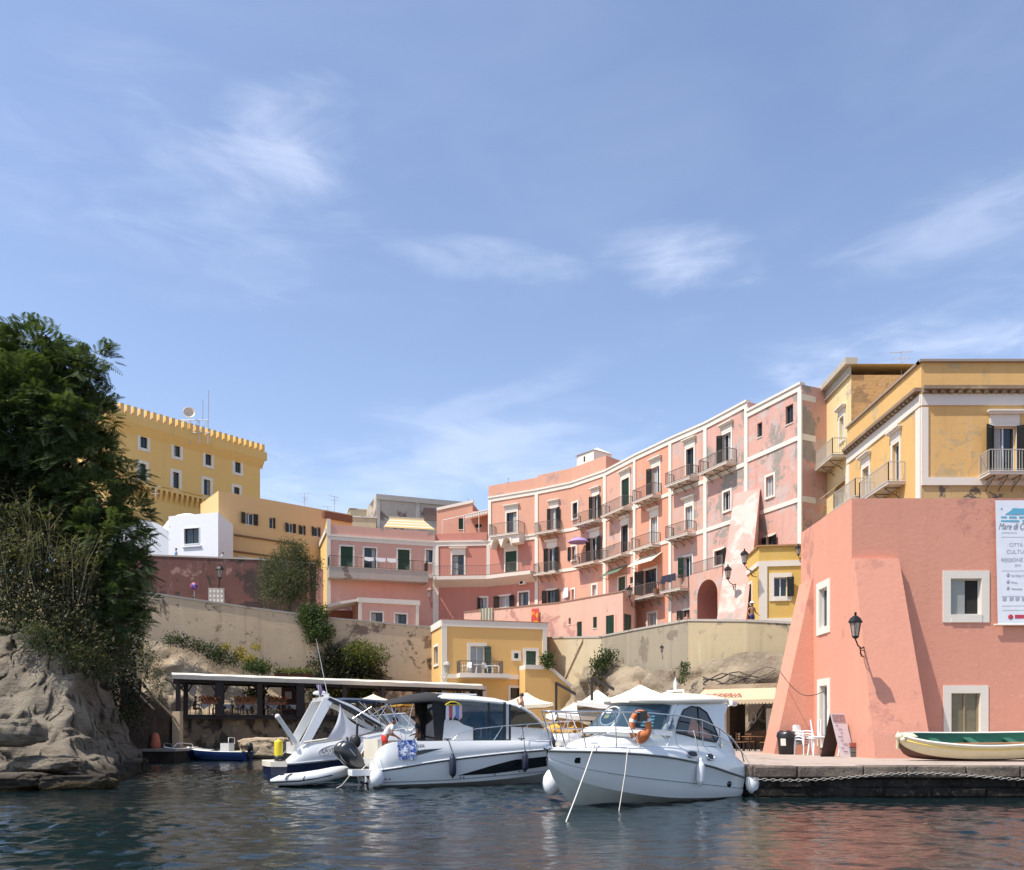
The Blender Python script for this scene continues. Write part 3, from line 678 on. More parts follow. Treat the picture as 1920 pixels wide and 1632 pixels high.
# low wing in front of C1/C2
tLw = thing('low_wing', 'long low salmon wing with slanting top, in front of the widest house', 'wing', (*XY(881, 82), 8))
q0, q1, q2 = XY(870, 82.6), XY(1048, 77.0), XY(1168, 70.2); c = MB(); fs = [Facade(q0, q1), Facade(q1, q2)]
zw = lambda px, py, Y: CAM_Z + (HZ - py) / F_PX * Y
hs = [opening(tLw, fs[1], fs[1].rect(*r), st, k) for r, st, k in (((1136, 1154, 1151, 1189), 'nC', 'window'), ((1112, 1157, 1119, 1178), 'nC', 'window'), ((1066, 1159, 1070, 1171), 'nk', 'window'), ((1082, 1166, 1091, 1196), 'nC', 'door'))]
wall(c, fs[0], 8, zw(0, 1149, 82.6), [], zt1=zw(0, 1131, 77.0)); wall(c, fs[1], 8, zw(0, 1131, 77), hs, zt1=zw(0, 1110, 70.2))
f3 = Facade(q2, XY(1190, 71.6)); hd = opening(tLw, f3, f3.rect(1170, 1152, 1184, 1189), 'nC', 'door'); wall(c, f3, 8, zw(0, 1110, 70.2), [hd])
zt0, zt1, zt2 = zw(0, 1149, 82.6), zw(0, 1131, 77.0), zw(0, 1110, 70.2)
v = lambda p, z, b=0: (p[0] + b * .5, p[1] + b, z)
c.quad(v(q0, zt0), v(q1, zt1), v(q1, zt1, 3.5), v(q0, zt0, 3.5)); c.quad(v(q1, zt1), v(q2, zt2), v(q2, zt2, 3.5), v(q1, zt1, 3.5)); c.build('wall', pinkW, tLw)
c = MB()
for F, za, zb in ((fs[0], zt0, zt1), (fs[1], zt1, zt2)): c.prism([F.pt(0, za, .06), F.pt(F.L, zb, .06), F.pt(F.L, zb + .09, .06), F.pt(0, za + .09, .06)], F.N * -.3)
c.build('coping', plain('brown_coping', (0.28, 0.17, 0.12), .9), tLw)
# ------------------------------------------------------------------ coral tower on the quay
coral = stucco('coral_tower_render', (0.66, 0.305, 0.212), 0.10, (0.64, 0.30, 0.225), 0.03, 0.16, 0.22, bump=0.3, damp=.9)
tT = thing('tower_house', 'large plain coral tower house with sloping buttresses, standing on the quay', 'house', (13.15, 33, .9))
TY, TX, TZ = 33.0, 13.14, 10.9
FT = Facade((TX, TY), (26.0, TY)); FTl = Facade((TX, 38.8), (TX, TY))
hf = [opening(tT, FT, FT.rect(1782, 1085, 1840, 1153), 'n', 'window'), opening(tT, FT, FT.rect(1783, 1300, 1838, 1374), 'n', 'window')]
hl = [opening(tT, FTl, FTl.rect(1536.5, 1103, 1552, 1176), 'n', 'window'), opening(tT, FTl, FTl.rect(1538, 1286, 1552, 1400), 'n', 'door')]
for F, hh in ((FT, hf), (FTl, hl)):                       # broad white painted surrounds
    for i, (a0, a1, z0, z1) in enumerate(hh):
        c = MB(); w = .30; zb = z0 - (.30 if not (F is FTl and i) else 0)
        F.bar(c, a0 - w, a0, zb, z1 + w, .0, .035); F.bar(c, a1, a1 + w, zb, z1 + w, .0, .035); F.bar(c, a0, a1, z1, z1 + w, .0, .035)
        if zb < z0: F.bar(c, a0, a1, zb, z0, .0, .06)
        for q in ((a0, a0 + .012), (a1 - .012, a1)): F.bar(c, q[0], q[1], z0, z1, -.3, 0)
        F.bar(c, a0 + .012, a1 - .012, z0, z0 + .012, -.3, 0); F.bar(c, a0 + .012, a1 - .012, z1 - .012, z1, -.3, 0)
        c.build('surround', WHITE, tT)
c = MB(); wall(c, FT, .9, TZ, hf, .35); wall(c, FTl, .9, TZ, hl, .35)
c.quad((TX, TY, TZ), (26, TY, TZ), (26, 38.8, TZ), (TX, 38.8, TZ)); c.quad((26, TY, .9), (26, 38.8, .9), (26, 38.8, TZ), (26, TY, TZ)); c.quad((26, 38.8, .9), (TX, 38.8, .9), (TX, 38.8, TZ), (26, 38.8, TZ))
c.build('wall', coral, tT)
a0, a1, z0, z1 = hf[0]; c = MB(); c.quad(FT.pt(a0 + .62, z0, -.18), FT.pt(a1, z0, -.18), FT.pt(a1, z1, -.18), FT.pt(a0 + .62, z1, -.18)); c.build('open_gap', INTERIOR, tT)
c = MB(); FT.bar(c, a0 + .05, a0 + .62, z0 + .05, z1 - .05, -.17, -.13); c.build('pane', plain('grey_pane', (.30, .30, .27), .2), tT)
a0, a1, z0, z1 = hf[1]; c = MB(); FT.bar(c, a0 + .02, a1 - .02, z0 + .02, z1 - .02, -.195, -.14); c.build('pane', plain('dusty_pane', (.15, .13, .085), .12, 0, .4, 3), tT)
c = MB(); FT.bar(c, (a0 + a1) / 2 - .03, (a0 + a1) / 2 + .03, z0 + .02, z1 - .02, -.14, -.10); FT.bar(c, a0 + .02, a0 + .08, z0 + .02, z1 - .02, -.14, -.10); FT.bar(c, a1 - .08, a1 - .02, z0 + .02, z1 - .02, -.14, -.10); c.build('sash', plain('ochre_sash', (.30, .22, .12), .5), tT)
# corner buttress and far buttress, battered
zb = CAM_Z + (HZ - 1046) / F_PX * 32.6
c = MB(); t0, t1 = Vector((TX - .003, TY - .25, zb)), Vector((14.85, TY - .25, zb)); b0, b1 = Vector((13.25, 31.1, .9)), Vector((15.35, 31.1, .9))
tb0, tb1 = Vector((TX - .003, TY + .02, zb + .02)), Vector((14.85, TY + .02, zb + .02)); bb0, bb1 = Vector((TX - .05, TY + .4, .9)), Vector((15.35, TY + .02, .9))
c.add([t0, t1, b1, b0, tb0, tb1, bb1, bb0], [(0, 3, 2, 1), (1, 2, 6, 5), (0, 4, 7, 3), (0, 1, 5, 4)]); c.build('corner_buttress', coral, tT)
c = MB(); 
zbt = 8.55; c.add([(TX - .06, 38.83, zbt), (TX - .06, 37.2, zbt), (TX - 1.75, 37.1, .9), (TX - 1.75, 38.83, .9), (TX + .2, 38.83, zbt), (TX + .2, 37.2, zbt), (TX + .2, 37.1, .9), (TX + .2, 38.83, .9)],
      [(0, 3, 2, 1), (1, 2, 6, 5), (0, 4, 7, 3), (0, 1, 5, 4)]); c.build('end_buttress', coral, tT)
# banner on the tower (hangs: a thing of its own)
tBn = thing('banner', 'tall white banner with blue island emblem hanging on the coral tower', 'banner', (18.6, 32.9, 6))
bx0 = (1865 - CX) / F_PX * 32.9; bx1 = bx0 + 2.35; bz1 = CAM_Z + (HZ - 939) / F_PX * 32.9; bz0 = CAM_Z + (HZ - 1172) / F_PX * 32.9
c = MB(); n = 24; secs = []
for i in range(n + 1):
    z = bz0 + (bz1 - bz0) * i / n; sway = .10 * (1 - i / n)
    secs.append([(bx0 + sway + (bx1 - bx0) * q / 12, 32.86 + .004 * math.sin(i * .55 + q * .7), z) for q in range(13)])
c.loft(secs); c.build('canvas', plain('banner_white', (.74, .76, .80), .55), tBn)
c = MB(); c.tube([(bx0 - .05, 32.86, bz0), (bx1 + .15, 32.86, bz0)], .035, 8); c.build('bottom_pole', WHITE, tBn)
bl = plain('emblem_blue', (.12, .40, .55), .6); ink = plain('banner_ink', (.20, .23, .27), .7); ink2 = plain('banner_grey_ink', (.36, .39, .44), .7); red = plain('emblem_red', (.5, .05, .08), .6)
bq = lambda px, py: Vector(((px - CX) / F_PX * 32.85, 32.852, CAM_Z + (HZ - py) / F_PX * 32.85))
c = MB(); c.prism([bq(*p) for p in ((1884, 965), (1895, 958), (1900, 953), (1922, 954), (1930, 958), (1944, 965))], (0, .003, 0))
for x0, x1, y in ((1877, 1888, 970), (1892, 1906, 970), (1911, 1938, 970), (1877, 1911, 977), (1917, 1938, 977)): c.prism([bq(x0, y - 1.5), bq(x1, y - 1.5), bq(x1, y + 1.5), bq(x0, y + 1.5)], (0, .003, 0))
c.ball(bq(1878, 954), .035, 8, sc=(1, .1, 1)); c.build('emblem', bl, tBn)
for s_, y, sz, m_, xx in (('Mare di Circe', 993, .36, ink, 1872), ('archeologia del mare', 1000, .07, ink2, 1878), ('CITTÀ DELLA', 1025, .19, ink2, 1892), ('CULTURA', 1038, .21, ink2, 1887), ('REGIONE LAZIO', 1053, .20, ink2, 1877), ('2019', 1062, .12, ink2, 1902), ('San Felice C.', 1081, .10, ink, 1896), ('Ponza', 1094, .10, ink, 1896), ('Ventotene', 1106, .10, ink, 1896)):
    text_mesh(s_, sz, 'lettering', m_, tBn, bq(xx, y), (1, 0, 0), (0, 0, 1), .001, shear=.35 if y == 993 else 0, squeeze=.66 if y == 993 else 1)
c = MB()
for y in (1007, 1070, 1118, 1136, 1144): c.prism([bq(1878, y), bq(1944, y), bq(1944, y + .6), bq(1878, y + .6)], (0, .002, 0))
for y in (1078, 1091, 1103): c.ball(bq(1890, y), .07, 8, sc=(.9, .08, 1.1))
for x in (1884, 1897, 1908, 1920): c.prism([bq(x - 4, 1120), bq(x + 4, 1120), bq(x + 3, 1127), bq(x - 4, 1127)], (0, .002, 0))
c.build('logo_row', ink2, tBn); c = MB(); c.ball(bq(1895, 1157), .10, 10, sc=(1, .06, 1)); c.prism([bq(1903, 1153), bq(1925, 1153), bq(1925, 1160), bq(1903, 1160)], (0, .0025, 0)); c.build('seal', red, tBn)

# ------------------------------------------------------------------ the two yellow houses behind the tower
yelE = stucco('ochre_yellow_render', (0.66, 0.41, 0.16), 0.16, (0.64, 0.46, 0.24), 0.03, 0.35, 0.4)
yelF = stucco('pale_yellow_render', (0.72, 0.56, 0.30), 0.10, (0.6, 0.5, 0.36), 0.0, 0.3)
brick = stucco('ochre_brick', (0.50, 0.30, 0.13), .2, (0.42, 0.27, 0.14), 0.05, .2, 1.2, bump=1.0)
EX, EY, EZ = 21.1, 44.0, 20.9
tE = thing('yellow_house', 'ochre yellow house with dentilled cornice and iron balconies, behind the coral tower', 'house', (EX, EY, 8.5))
FEf = Facade((EX, EY), (31, EY)); FEl = Facade((EX, 53.7), (EX, EY))
hf = [opening(tE, FEf, FEf.rect(1861, 800, 1905, 888), 'oh', 'door', sm=SHUT_DARK)]
hl = [opening(tE, FEl, FEl.rect(1618, 877, 1630, 936), 'h', 'door'), opening(tE, FEl, FEl.rect(1674, 832, 1687, 911), 'h', 'door')]
c = MB(); wall(c, FEf, 14.6, EZ, hf); wall(c, FEl, 8.5, EZ, hl); wall(c, FEf, 8.5, 14.6, [], mi=1)
c.quad((EX, EY, EZ), (31, EY, EZ), (31, 53.7, EZ), (EX, 53.7, EZ)); c.quad((31, EY, 8.5), (31, 53.7, 8.5), (31, 53.7, EZ), (31, EY, EZ)); c.quad((31, 53.7, 8.5), (EX, 53.7, 8.5), (EX, 53.7, EZ), (31, 53.7, EZ))
c.build('wall', [yelE, stucco('ruined_base', (.52, .36, .17), .2, (.20, .15, .12), .07, .4, .7)], tE)
zc = CAM_Z + (HZ - 727) / F_PX * 43.8; c = MB()
FEf.bar(c, 0, FEf.L, zc - .1, zc + .08, 0, .34); FEl.bar(c, 0, FEl.L, zc - .1, zc + .08, 0, .34)
for F in (FEf, FEl):
    k = int(F.L / .45)
    for q in range(k): F.bar(c, q * .45, q * .45 + .2, zc - .26, zc - .1, 0.0, .26)
c.build('dentil_cornice', stucco('dark_stone', (.26, .19, .13), .25, (.48, .37, .23), .06), tE)
c = MB(); FEf.bar(c, 0, FEf.L, zc - .85, zc - .26, 0, .07); FEf.bar(c, 0, .34, 14.95, zc - .95, 0, .07); FEf.bar(c, 0, FEf.L, 14.55, 14.95, 0, .09); FEl.bar(c, 0, FEl.L, zc - .85, zc - .26, 0, .07); FEl.bar(c, FEl.L - .5, FEl.L, 8.6, zc - .95, 0, .07); FEl.bar(c, 0, .4, 8.6, zc - .95, 0, .07)
c.build('pilaster_frame', WHITE, tE); c = MB(); FEf.bar(c, -.12, FEf.L, EZ, EZ + .12, -.3, .15); FEl.bar(c, 0, FEl.L, EZ, EZ + .12, -.3, .12); c.build('coping', plain('grey_coping', (.30, .24, .19), .9), tE)
balcony(tE, FEf, 1835, 1932, 884, h=1.1, dep=1.0, brackets=4, rm=IRON_PALE); balcony(tE, FEl, 1640, 1698, 913, h=1.05, dep=.95, brackets=3, rm=IRON_PALE); balcony(tE, FEl, 1590, 1633, 937, h=1.05, dep=.95, brackets=3, rm=IRON_PALE)
FZ = 25.0; tF = thing('tall_house', 'tall pale yellow house with bare brick side wall and one high balcony', 'house', (EX + .3, 53.7, 8.5))
FFl = Facade((EX + .25, 60.2), (EX + .25, 53.71)); hl = [opening(tF, FFl, FFl.rect(1575, 782, 1583, 826), 'h', 'window'), opening(tF, FFl, FFl.rect(1566, 930, 1574, 958), 'k', 'window')]
c = MB(); wall(c, FFl, 8.5, FZ, hl); c.quad((EX + .25, 53.71, FZ), (28, 53.71, FZ), (28, 60.2, FZ), (EX + .25, 60.2, FZ)); c.quad((28, 60.2, 8), (EX + .25, 60.2, 8), (EX + .25, 60.2, FZ), (28, 60.2, FZ)); c.build('wall', yelF, tF)
c = MB(); c.quad((EX + .25, 53.71, 20), (28, 53.71, 20), (28, 53.71, FZ - .7), (EX + .25, 53.71, FZ - .7)); c.quad((28, 53.71, 8), (28, 60.2, 8), (28, 60.2, FZ), (28, 53.71, FZ)); c.build('brick_wall', brick, tF)
c = MB(); FFl.bar(c, 0, FFl.L + .25, FZ - .1, FZ + .3, -.3, .45); FFl.bar(c, 0, FFl.L, FZ - .7, FZ - .1, 0, .15); c.build('cornice', stucco('grey_cornice', (.45, .40, .32), .15), tF)
balcony(tF, FFl, 1543, 1588, 863, h=1.05, dep=.95, brackets=3, rm=IRON_PALE); c = MB(); FFl.bar(c, 0, FFl.L, 15.9, 16.3, 0, .35); c.build('string_course', CONC, tF)
c = MB(); a0, a1, z0, z1 = FFl.rect(1566, 908, 1585, 930); c.prism([FFl.pt(a0, z0, 1.0), FFl.pt(a1, z0, 1.0), FFl.pt(a1, z1, .03), FFl.pt(a0, z1, .03)], (0, 0, .04)); c.build('sun_blind', plain('tan_blind', (.38, .27, .16), .9), tF)
# ochre lodge by the street
tO = thing('lodge', 'small ochre lodge with white trim and one half open dark shutter, on the upper street', 'house', (*XY(1423, 54), 8))
ochre = stucco('ochre_render', (.62, .41, .12), .08); o0, o1, o2 = XY(1400, 57.5), XY(1423, 54.0), XY(1506, 53.6); fl, ff = Facade(o0, o1), Facade(o1, o2)
zt = CAM_Z + (HZ - 1026) / F_PX * 54; hs = [opening(tO, ff, ff.rect(1451, 1083, 1476, 1119), 'r', 'window', frame=.28, sm=SHUT_DARK)]; hs2 = [opening(tO, fl, fl.rect(1404, 1096, 1410, 1133), 'k', 'window')]
c = MB(); wall(c, ff, 8, zt, hs); wall(c, fl, 8, zt, hs2); bk = [(p[0] + 0, p[1] + 0) for p in (o0, o1, o2)] + [(o2[0], 58), ]; c.poly([(p[0], p[1], zt) for p in bk]); c.build('wall', ochre, tO)
zz = CAM_Z + (HZ - 1053) / F_PX * 54; c = MB(); ff.bar(c, 0, ff.L, zz - .35, zz, 0, .08); ff.bar(c, 0, .5, 8, zz - .35, 0, .08); fl.bar(c, 0, fl.L, zz - .3, zz, 0, .08); ff.bar(c, .5, ff.L, 8.6, 9.0, 0, .08); c.build('trim', WHITE, tO)
c = MB(); ff.bar(c, -.1, ff.L, zt, zt + .1, -.3, .12); fl.bar(c, 0, fl.L, zt, zt + .1, -.3, .1); c.build('coping', plain('rust_coping', (.36, .21, .10), .9), tO)

# ------------------------------------------------------------------ yellow house on the lower quay
tY = thing('yellow_cottage', 'square yellow house with white edges and green doors, below the retaining wall', 'house', (*XY(829, 68), .9))
ylw = stucco('warm_yellow_render', (.71, .445, .17), .06, streak=.12); y0, y1, y2 = XY(806, 73.0), XY(829, 68.0), XY(1025, 70.4); fl, ff = Facade(y0, y1), Facade(y1, y2); zt = 10.65
hs = [opening(tY, ff, ff.rect(882, 1212, 907.5, 1266), 'rpG', 'door', frame=.26), opening(tY, ff, ff.rect(964, 1225, 972, 1235), 'C', 'window', frame=.2), opening(tY, ff, ff.rect(986, 1221, 1005, 1254), 'C', 'door', frame=.24),
      opening(tY, ff, ff.rect(880, 1293, 905, 1385), 'k', 'door', frame=.3), opening(tY, ff, ff.rect(957, 1290, 975, 1385), 'k', 'door', frame=.2)]
h2 = [opening(tY, fl, fl.rect(814, 1213, 822, 1246), 'G', 'window', frame=.2)]
c = MB(); wall(c, ff, .9, zt, hs); wall(c, fl, .9, zt, h2); c.poly([(y0[0], y0[1], zt), (y1[0], y1[1], zt), (y2[0], y2[1], zt), (y2[0] + .3, 76, zt), (y0[0], 76, zt)]); c.quad((y2[0], y2[1], .9), (y2[0] + .3, 76, .9), (y2[0] + .3, 76, zt), (y2[0], y2[1], zt)); c.build('wall', ylw, tY)
c = MB(); ff.bar(c, -.05, ff.L + .08, zt - .42, zt + .12, -.2, .1); fl.bar(c, 0, fl.L - .1, zt - .42, zt + .12, -.2, .1); ff.bar(c, -.05, .38, .9, zt - .42, 0, .09); ff.bar(c, ff.L - .36, ff.L, 3, zt - .42, 0, .09); c.build('trim', WHITE, tY)
c = MB(); ff.bar(c, -.1, ff.L + .1, zt + .12, zt + .17, -.25, .14); c.build('coping', plain('red_coping', (.40, .13, .08), .8), tY)
a0 = ff.hit(856)[0]; a1 = ff.hit(936)[0]; zb = CAM_Z + (HZ - 1263) / F_PX * 67.5; c = MB(); ff.bar(c, -.1, ff.hit(972)[0], zb - .35, zb, 0, .12); ff.bar(c, a0, a1 + .6, zb - .3, zb + .03, .12, 1.2); bY = c.build('balcony', WHITE, tY); railing(ff, a0 + .05, a1, zb + .03, 1.0, 1.12, bY, IRON)
# outside stair against the right of the cottage
zs = CAM_Z + (HZ - 1254) / F_PX * 67.5; zl = 1.2; s0, s1, s2 = ff.hit(973)[0], ff.hit(1018)[0], ff.hit(1082)[0] 
tS = thing('outside_stair', 'yellow outside stair with white coping running down to the right of the yellow house', 'stair', ff.pt(s0, .9, 1.5))
c = MB(); c.prism([ff.pt(s0, .9, .15), ff.pt(s2 + 1.2, .9, .15), ff.pt(s2 + 1.2, 3.4, .15), ff.pt(s1, zs, .15), ff.pt(s0, zs, .15)], ff.N * 1.6); c.build('flank', ylw, tS)
c = MB(); c.prism([ff.pt(s0, zs, .1), ff.pt(s1, zs, .1), ff.pt(s2 + 1.2, 3.4, .1), ff.pt(s2 + 1.2, 3.75, .1), ff.pt(s1, zs + .35, .1), ff.pt(s0, zs + .35, .1)], ff.N * 1.72); c.build('coping', WHITE, tS)
c = MB(); zz0 = zs
for k in range(22):
    a = s1 + (s2 + 1.2 - s1) * k / 22; z = zs + (3.4 - zs) * k / 22; ff.bar(c, a, a + .3, z + .33, z + .55, .1, .35)
c.build('tile_edge', stucco('terracotta', (.35, .17, .09), .3), tS)

# ------------------------------------------------------------------ castle, orange house, white house, background houses
cas = stucco('castle_yellow', (.72, .475, .175), .08, streak=.2); k0, k1 = XY(206, 90.6), XY(487.6, 104.5); FK = Facade(k0, k1); ZK = 35.6
tK = thing('castle', 'tall yellow castle with battlements and two rows of white framed windows', 'castle', (k0[0], k0[1], 14))
hs = [opening(tK, FK, FK.rect(*r), 'b', 'window', frame=.32) for r in ((263, 808, 276, 841), (326, 826, 337.6, 857), (385, 841.5, 396, 873), (440, 857, 451, 887), (261, 870, 273.6, 904.5), (324, 886, 335.6, 918), (382, 900, 394, 932), (438.6, 914, 449, 927))]
for i in range(4): pass
c = MB(); wall(c, FK, 14, ZK, hs); bk = [FK.pt(0, 0), FK.pt(FK.L, 0), FK.pt(FK.L, 0, -14), FK.pt(0, 0, -14)]; block_walls(c, bk, 14, ZK, skip=(0,)); c.build('wall', cas, tK)
c = MB(); FK.bar(c, -.6, FK.L + .6, ZK - .6, ZK + .35, -.5, .6); FKr = Facade(FK.pt(FK.L, 0)[:2], FK.pt(FK.L, 0, -14)[:2]); FKr.bar(c, .5, 14, ZK - .6, ZK + .35, -.4, .6)
c.prism([FK.pt(-.0, ZK - 1.6, 0), FK.pt(-.0, ZK - .6, 0), FK.pt(-.0, ZK - .6, .6)], FK.U * (FK.L + .3)); c.build('parapet', cas, tK)
k = 27
for q in range(k):
    c = MB(); a = -.6 + (FK.L + 1.2) * q / k; FK.bar(c, a, a + .46 * (FK.L + 1.2) / k * 1.15, ZK + .35, ZK + 1.25, 0, .6); c.build('merlon', cas, tK)
zk = CAM_Z + (HZ - 935) / F_PX * 95; c = MB()
for q in range(20):
    a = FK.hit(245)[0] + q * .62; c.prism([FK.pt(a, zk - .4, .02), FK.pt(a, zk + .8, .02), FK.pt(a, zk + .8, .5), FK.pt(a, zk + .45, .5)], FK.U * .26)
FK.bar(c, 0, FK.L + .2, zk + .8, zk + 1.05, 0, .5); c.build('corbel_table', cas, tK); c = MB(); FK.bar(c, 0, FK.L + .25, 29.0, 29.22, 0, .12); FK.bar(c, FK.L - .4, FK.L + .7, 29.5, 29.75, -.5, .3); c.build('string_course', cas, tK)
tR = thing('radio_rig', 'satellite dish and masts on a lattice frame above the castle roof', 'antenna', P(357, 800, 99)); b = P(357, 808, 97); met = plain('galvanised', (.50, .50, .49), .4, .6)
c = MB()
for dx in (-1.0, 0, 1.0, 2.0): c.tube([b + Vector((dx, 0, -1.5)), b + Vector((dx, 0, 1.2))], .05, 5); c.tube([b + Vector((dx, 0, -.2)), b + Vector((dx + 1 if dx < 2 else dx, 0, 1.2))], .035, 5)
for z in (-.2, 1.2): c.tube([b + Vector((-1.2, 0, z)), b + Vector((2.2, 0, z))], .05, 5)
c.build('lattice', met, tR); c = MB(); c.lathe([(.02, 0), (.38, .08), (.6, .25), (.68, .4), (.64, .4), (.38, .12), (.02, .05)], b + Vector((.0, -.3, 1.75)), 20, (.3, -1, .25)); c.build('dish', plain('dish_beige', (.66, .56, .44), .5), tR)
for dx, h in ((2.05, 4.6), (1.4, 3.6)): c = MB(); c.tube([b + Vector((dx, 0, 1.2)), b + Vector((dx, 0, h))], .05, 5); c.build('mast', met, tR)
# orange house
org = stucco('orange_render', (.70, .45, .215), .06, streak=.12); g0, g1, g2 = XY(376, 90), XY(409.6, 85), XY(660, 94.5); fl, ff = Facade(g0, g1), Facade(g1, g2); zt = 25.8
tG = thing('orange_house', 'long orange house with a row of dark shuttered windows, right of the white house', 'house', (g1[0], g1[1], 13))
hs = [opening(tG, ff, ff.rect(*r), st, 'window', frame=.08, sm=SHUT_DARK) for r, st in (((459, 963, 475, 984), 'no'), ((505, 971, 512, 991), 'nr'), ((539, 982, 549, 999), 'no'), ((563, 986, 569, 1003), 'no'), ((588, 989, 596, 1006), 'no'), ((449, 1046, 470, 1062), 'k'), ((484, 1048, 496, 1062), 'k'))]
c = MB(); wall(c, ff, 13, zt, hs); wall(c, fl, 13, zt, []); c.poly([(g0[0], g0[1], zt), (g1[0], g1[1], zt), (g2[0], g2[1], zt), (g2[0] - 3, g2[1] + 6, zt)]); c.build('wall', org, tG)
zz = CAM_Z + (HZ - 1003) / F_PX * 86; c = MB(); ff.bar(c, 1.6, 9, zz - .1, zz + .06, 0, .15); ff.bar(c, 1.2, ff.L, zz - 1.75, zz - 1.6, 0, .2); c.build('ledge', plain('ledge_dark', (.22, .12, .06), .9), tG)
c = MB(); a = ff.hit(640)[0]; ff.bar(c, a - 2.2, a + 1.2, zt - .9, zt - .2, -.1, .35); c.build('rusty_lintel', plain('rust', (.20, .08, .04), .9), tG)
# white house
wht = stucco('limewash', (.78, .78, .79), .03, streak=.05); w0, w1, w2 = XY(316, 81.5), XY(409, 80), XY(437, 84.5); ff, fr = Facade(w0, w1), Facade(w1, w2); zt = CAM_Z + (HZ - 961) / F_PX * 80
tH = thing('white_house', 'low white cubic house with curved vault and one dark window', 'house', (w0[0], w0[1], 15))
hs = [opening(tH, ff, ff.rect(345.5, 991, 373.5, 1020), 'k', 'window', frame=.06, mats=wht)]
c = MB(); wall(c, ff, 14, zt, hs); wall(c, fr, 14, zt, [], zt1=zt - .1); c.poly([(w0[0], w0[1], zt), (w1[0], w1[1], zt), (w2[0], w2[1], zt - .1), (w2[0] - 6, w2[1] + 3, zt), (w0[0], w0[1] + 8, zt)])
vc = P(262, 1046, 81.5); N = 10
ring = lambda y, r, h: [Vector((vc.x + r * math.cos(math.pi * i / N), vc.y + y, 14 + h + (r * .8) * math.sin(math.pi * i / N))) for i in range(N + 1)]
c.loft([ring(0, 3.1, 5.6), ring(7, 3.1, 5.6)], smooth=True, capa=True); c.box(vc.x - 3.1, vc.x + 3.1, vc.y, vc.y + 7, 14, 19.6); c.ball((vc.x + 3.2, vc.y + 4, 21.2), 2.4, 18, sc=(1.1, 1, 1)); c.build('wall', wht, tH)
c = MB(); ff.bar(c, hs[0][0] - .15, hs[0][1] + .25, hs[0][2] - .32, hs[0][2] - .2, 0, .15); c.build('sill', wht, tH)
# grey building and small background houses
gry = stucco('grey_concrete', (.47, .42, .35), .14, (.25, .19, .15), .04, .3, .3); f = Facade(XY(705, 106), XY(880, 110)); zt = CAM_Z + (HZ - 929) / F_PX * 106
tQ = thing('unfinished_house', 'grey unfinished concrete block with bare brick patch, behind the striped canopy', 'house', (f.p0.x, f.p0.y, 18))
c = MB(); block_walls(c, [f.pt(0, 0), f.pt(f.L, 0), f.pt(f.L, 0, -8), f.pt(0, 0, -8)], 18, zt); c.build('wall', gry, tQ)
c = MB(); f.bar(c, 0, f.L, zt - .5, zt + .15, 0, .15)
for a in (.05, f.L * .42, f.L - .5): f.bar(c, a, a + .45, 18, zt - .5, 0, .12)
c.build('frame', stucco('pale_concrete', (.46, .43, .38), .1), tQ); c = MB(); f.bar(c, f.L * .5, f.L * .9, zt - 2.6, zt - 1.0, .0, .05); c.build('brick_patch', stucco('bare_brick', (.26, .18, .14), .3, bump=1), tQ)
for x0, x1, yt, Y, col, nm, lb in ((600, 705, 968, 100, (.62, .50, .32), 'rooftop_house', 'cream rooftop house with aerials left of the grey concrete block'), (655, 712, 955, 112, (.66, .55, .36), 'rooftop_house', 'pale yellow house wall just behind the grey concrete block')):
    f = Facade(XY(x0, Y), XY(x1, Y + 1)); zt = CAM_Z + (HZ - yt) / F_PX * Y; t_ = thing(nm, lb, 'house', (f.p0.x, f.p0.y, 16)); m_ = stucco('cream_render_%d' % x0, col, .1)
    c = MB(); block_walls(c, [f.pt(0, 0), f.pt(f.L, 0), f.pt(f.L, 0, -5), f.pt(0, 0, -5)], 16, zt); c.build('wall', m_, t_); c = MB(); f.bar(c, -.1, f.L + .1, zt, zt + .15, -5, .1); c.build('roof', WEATHER_WHITE, t_)

# aerials on the roofs
def aerial(p, h, label, w=1.0):
    t = thing('aerial', label, 'aerial', p, 0, 'television aerials on the roofs'); p = Vector(p)
    c = MB(); c.tube([p, p + Vector((0, 0, h))], .03, 5); c.build('mast', met, t); c = MB()
    for z, l in ((h - .05, 1.0), (h - .45, .6), (h - .8, .85)):
        d = Vector((math.cos(z * 7), .5 * math.sin(z * 5), .08)).normalized() * l * w
        q = p + Vector((0, 0, z)); c.tube([q - d * .6, q + d * .6], .022, 4)
        for s_ in (-.5, -.2, .2, .5): e = Vector((.1, .3, .12)); c.tube([q + d * s_ - e, q + d * s_ + e], .015, 4)
    c.build('crossbars', met, t)
aerial(P(1690, 715, 54.5), 1.9, 'large aerial with tilted bars above the brick wall of the tall house', 1.3)
aerial(P(571, 958, 92), 1.9, 'thin aerial on the long orange house roof'); aerial(P(627, 966, 100), 2.2, 'taller aerial above the cream rooftop house'); aerial(P(614, 970, 101), 1.3, 'short aerial left of the taller one above the cream rooftop house')
aerial(P(1086, 872, 83), 1.1, 'small aerial beside the roof hut of the widest pink house'); aerial(P(953, 915, 87), 1.0, 'needle thin aerial on the salmon top floor bay', .1); aerial(P(878, 948, 106), .8, 'tiny aerial at the right end of the grey concrete block', .3); aerial(P(292, 935, 88), 1.3, 'white aerial in front of the castle corbels, above the white vault', .8)
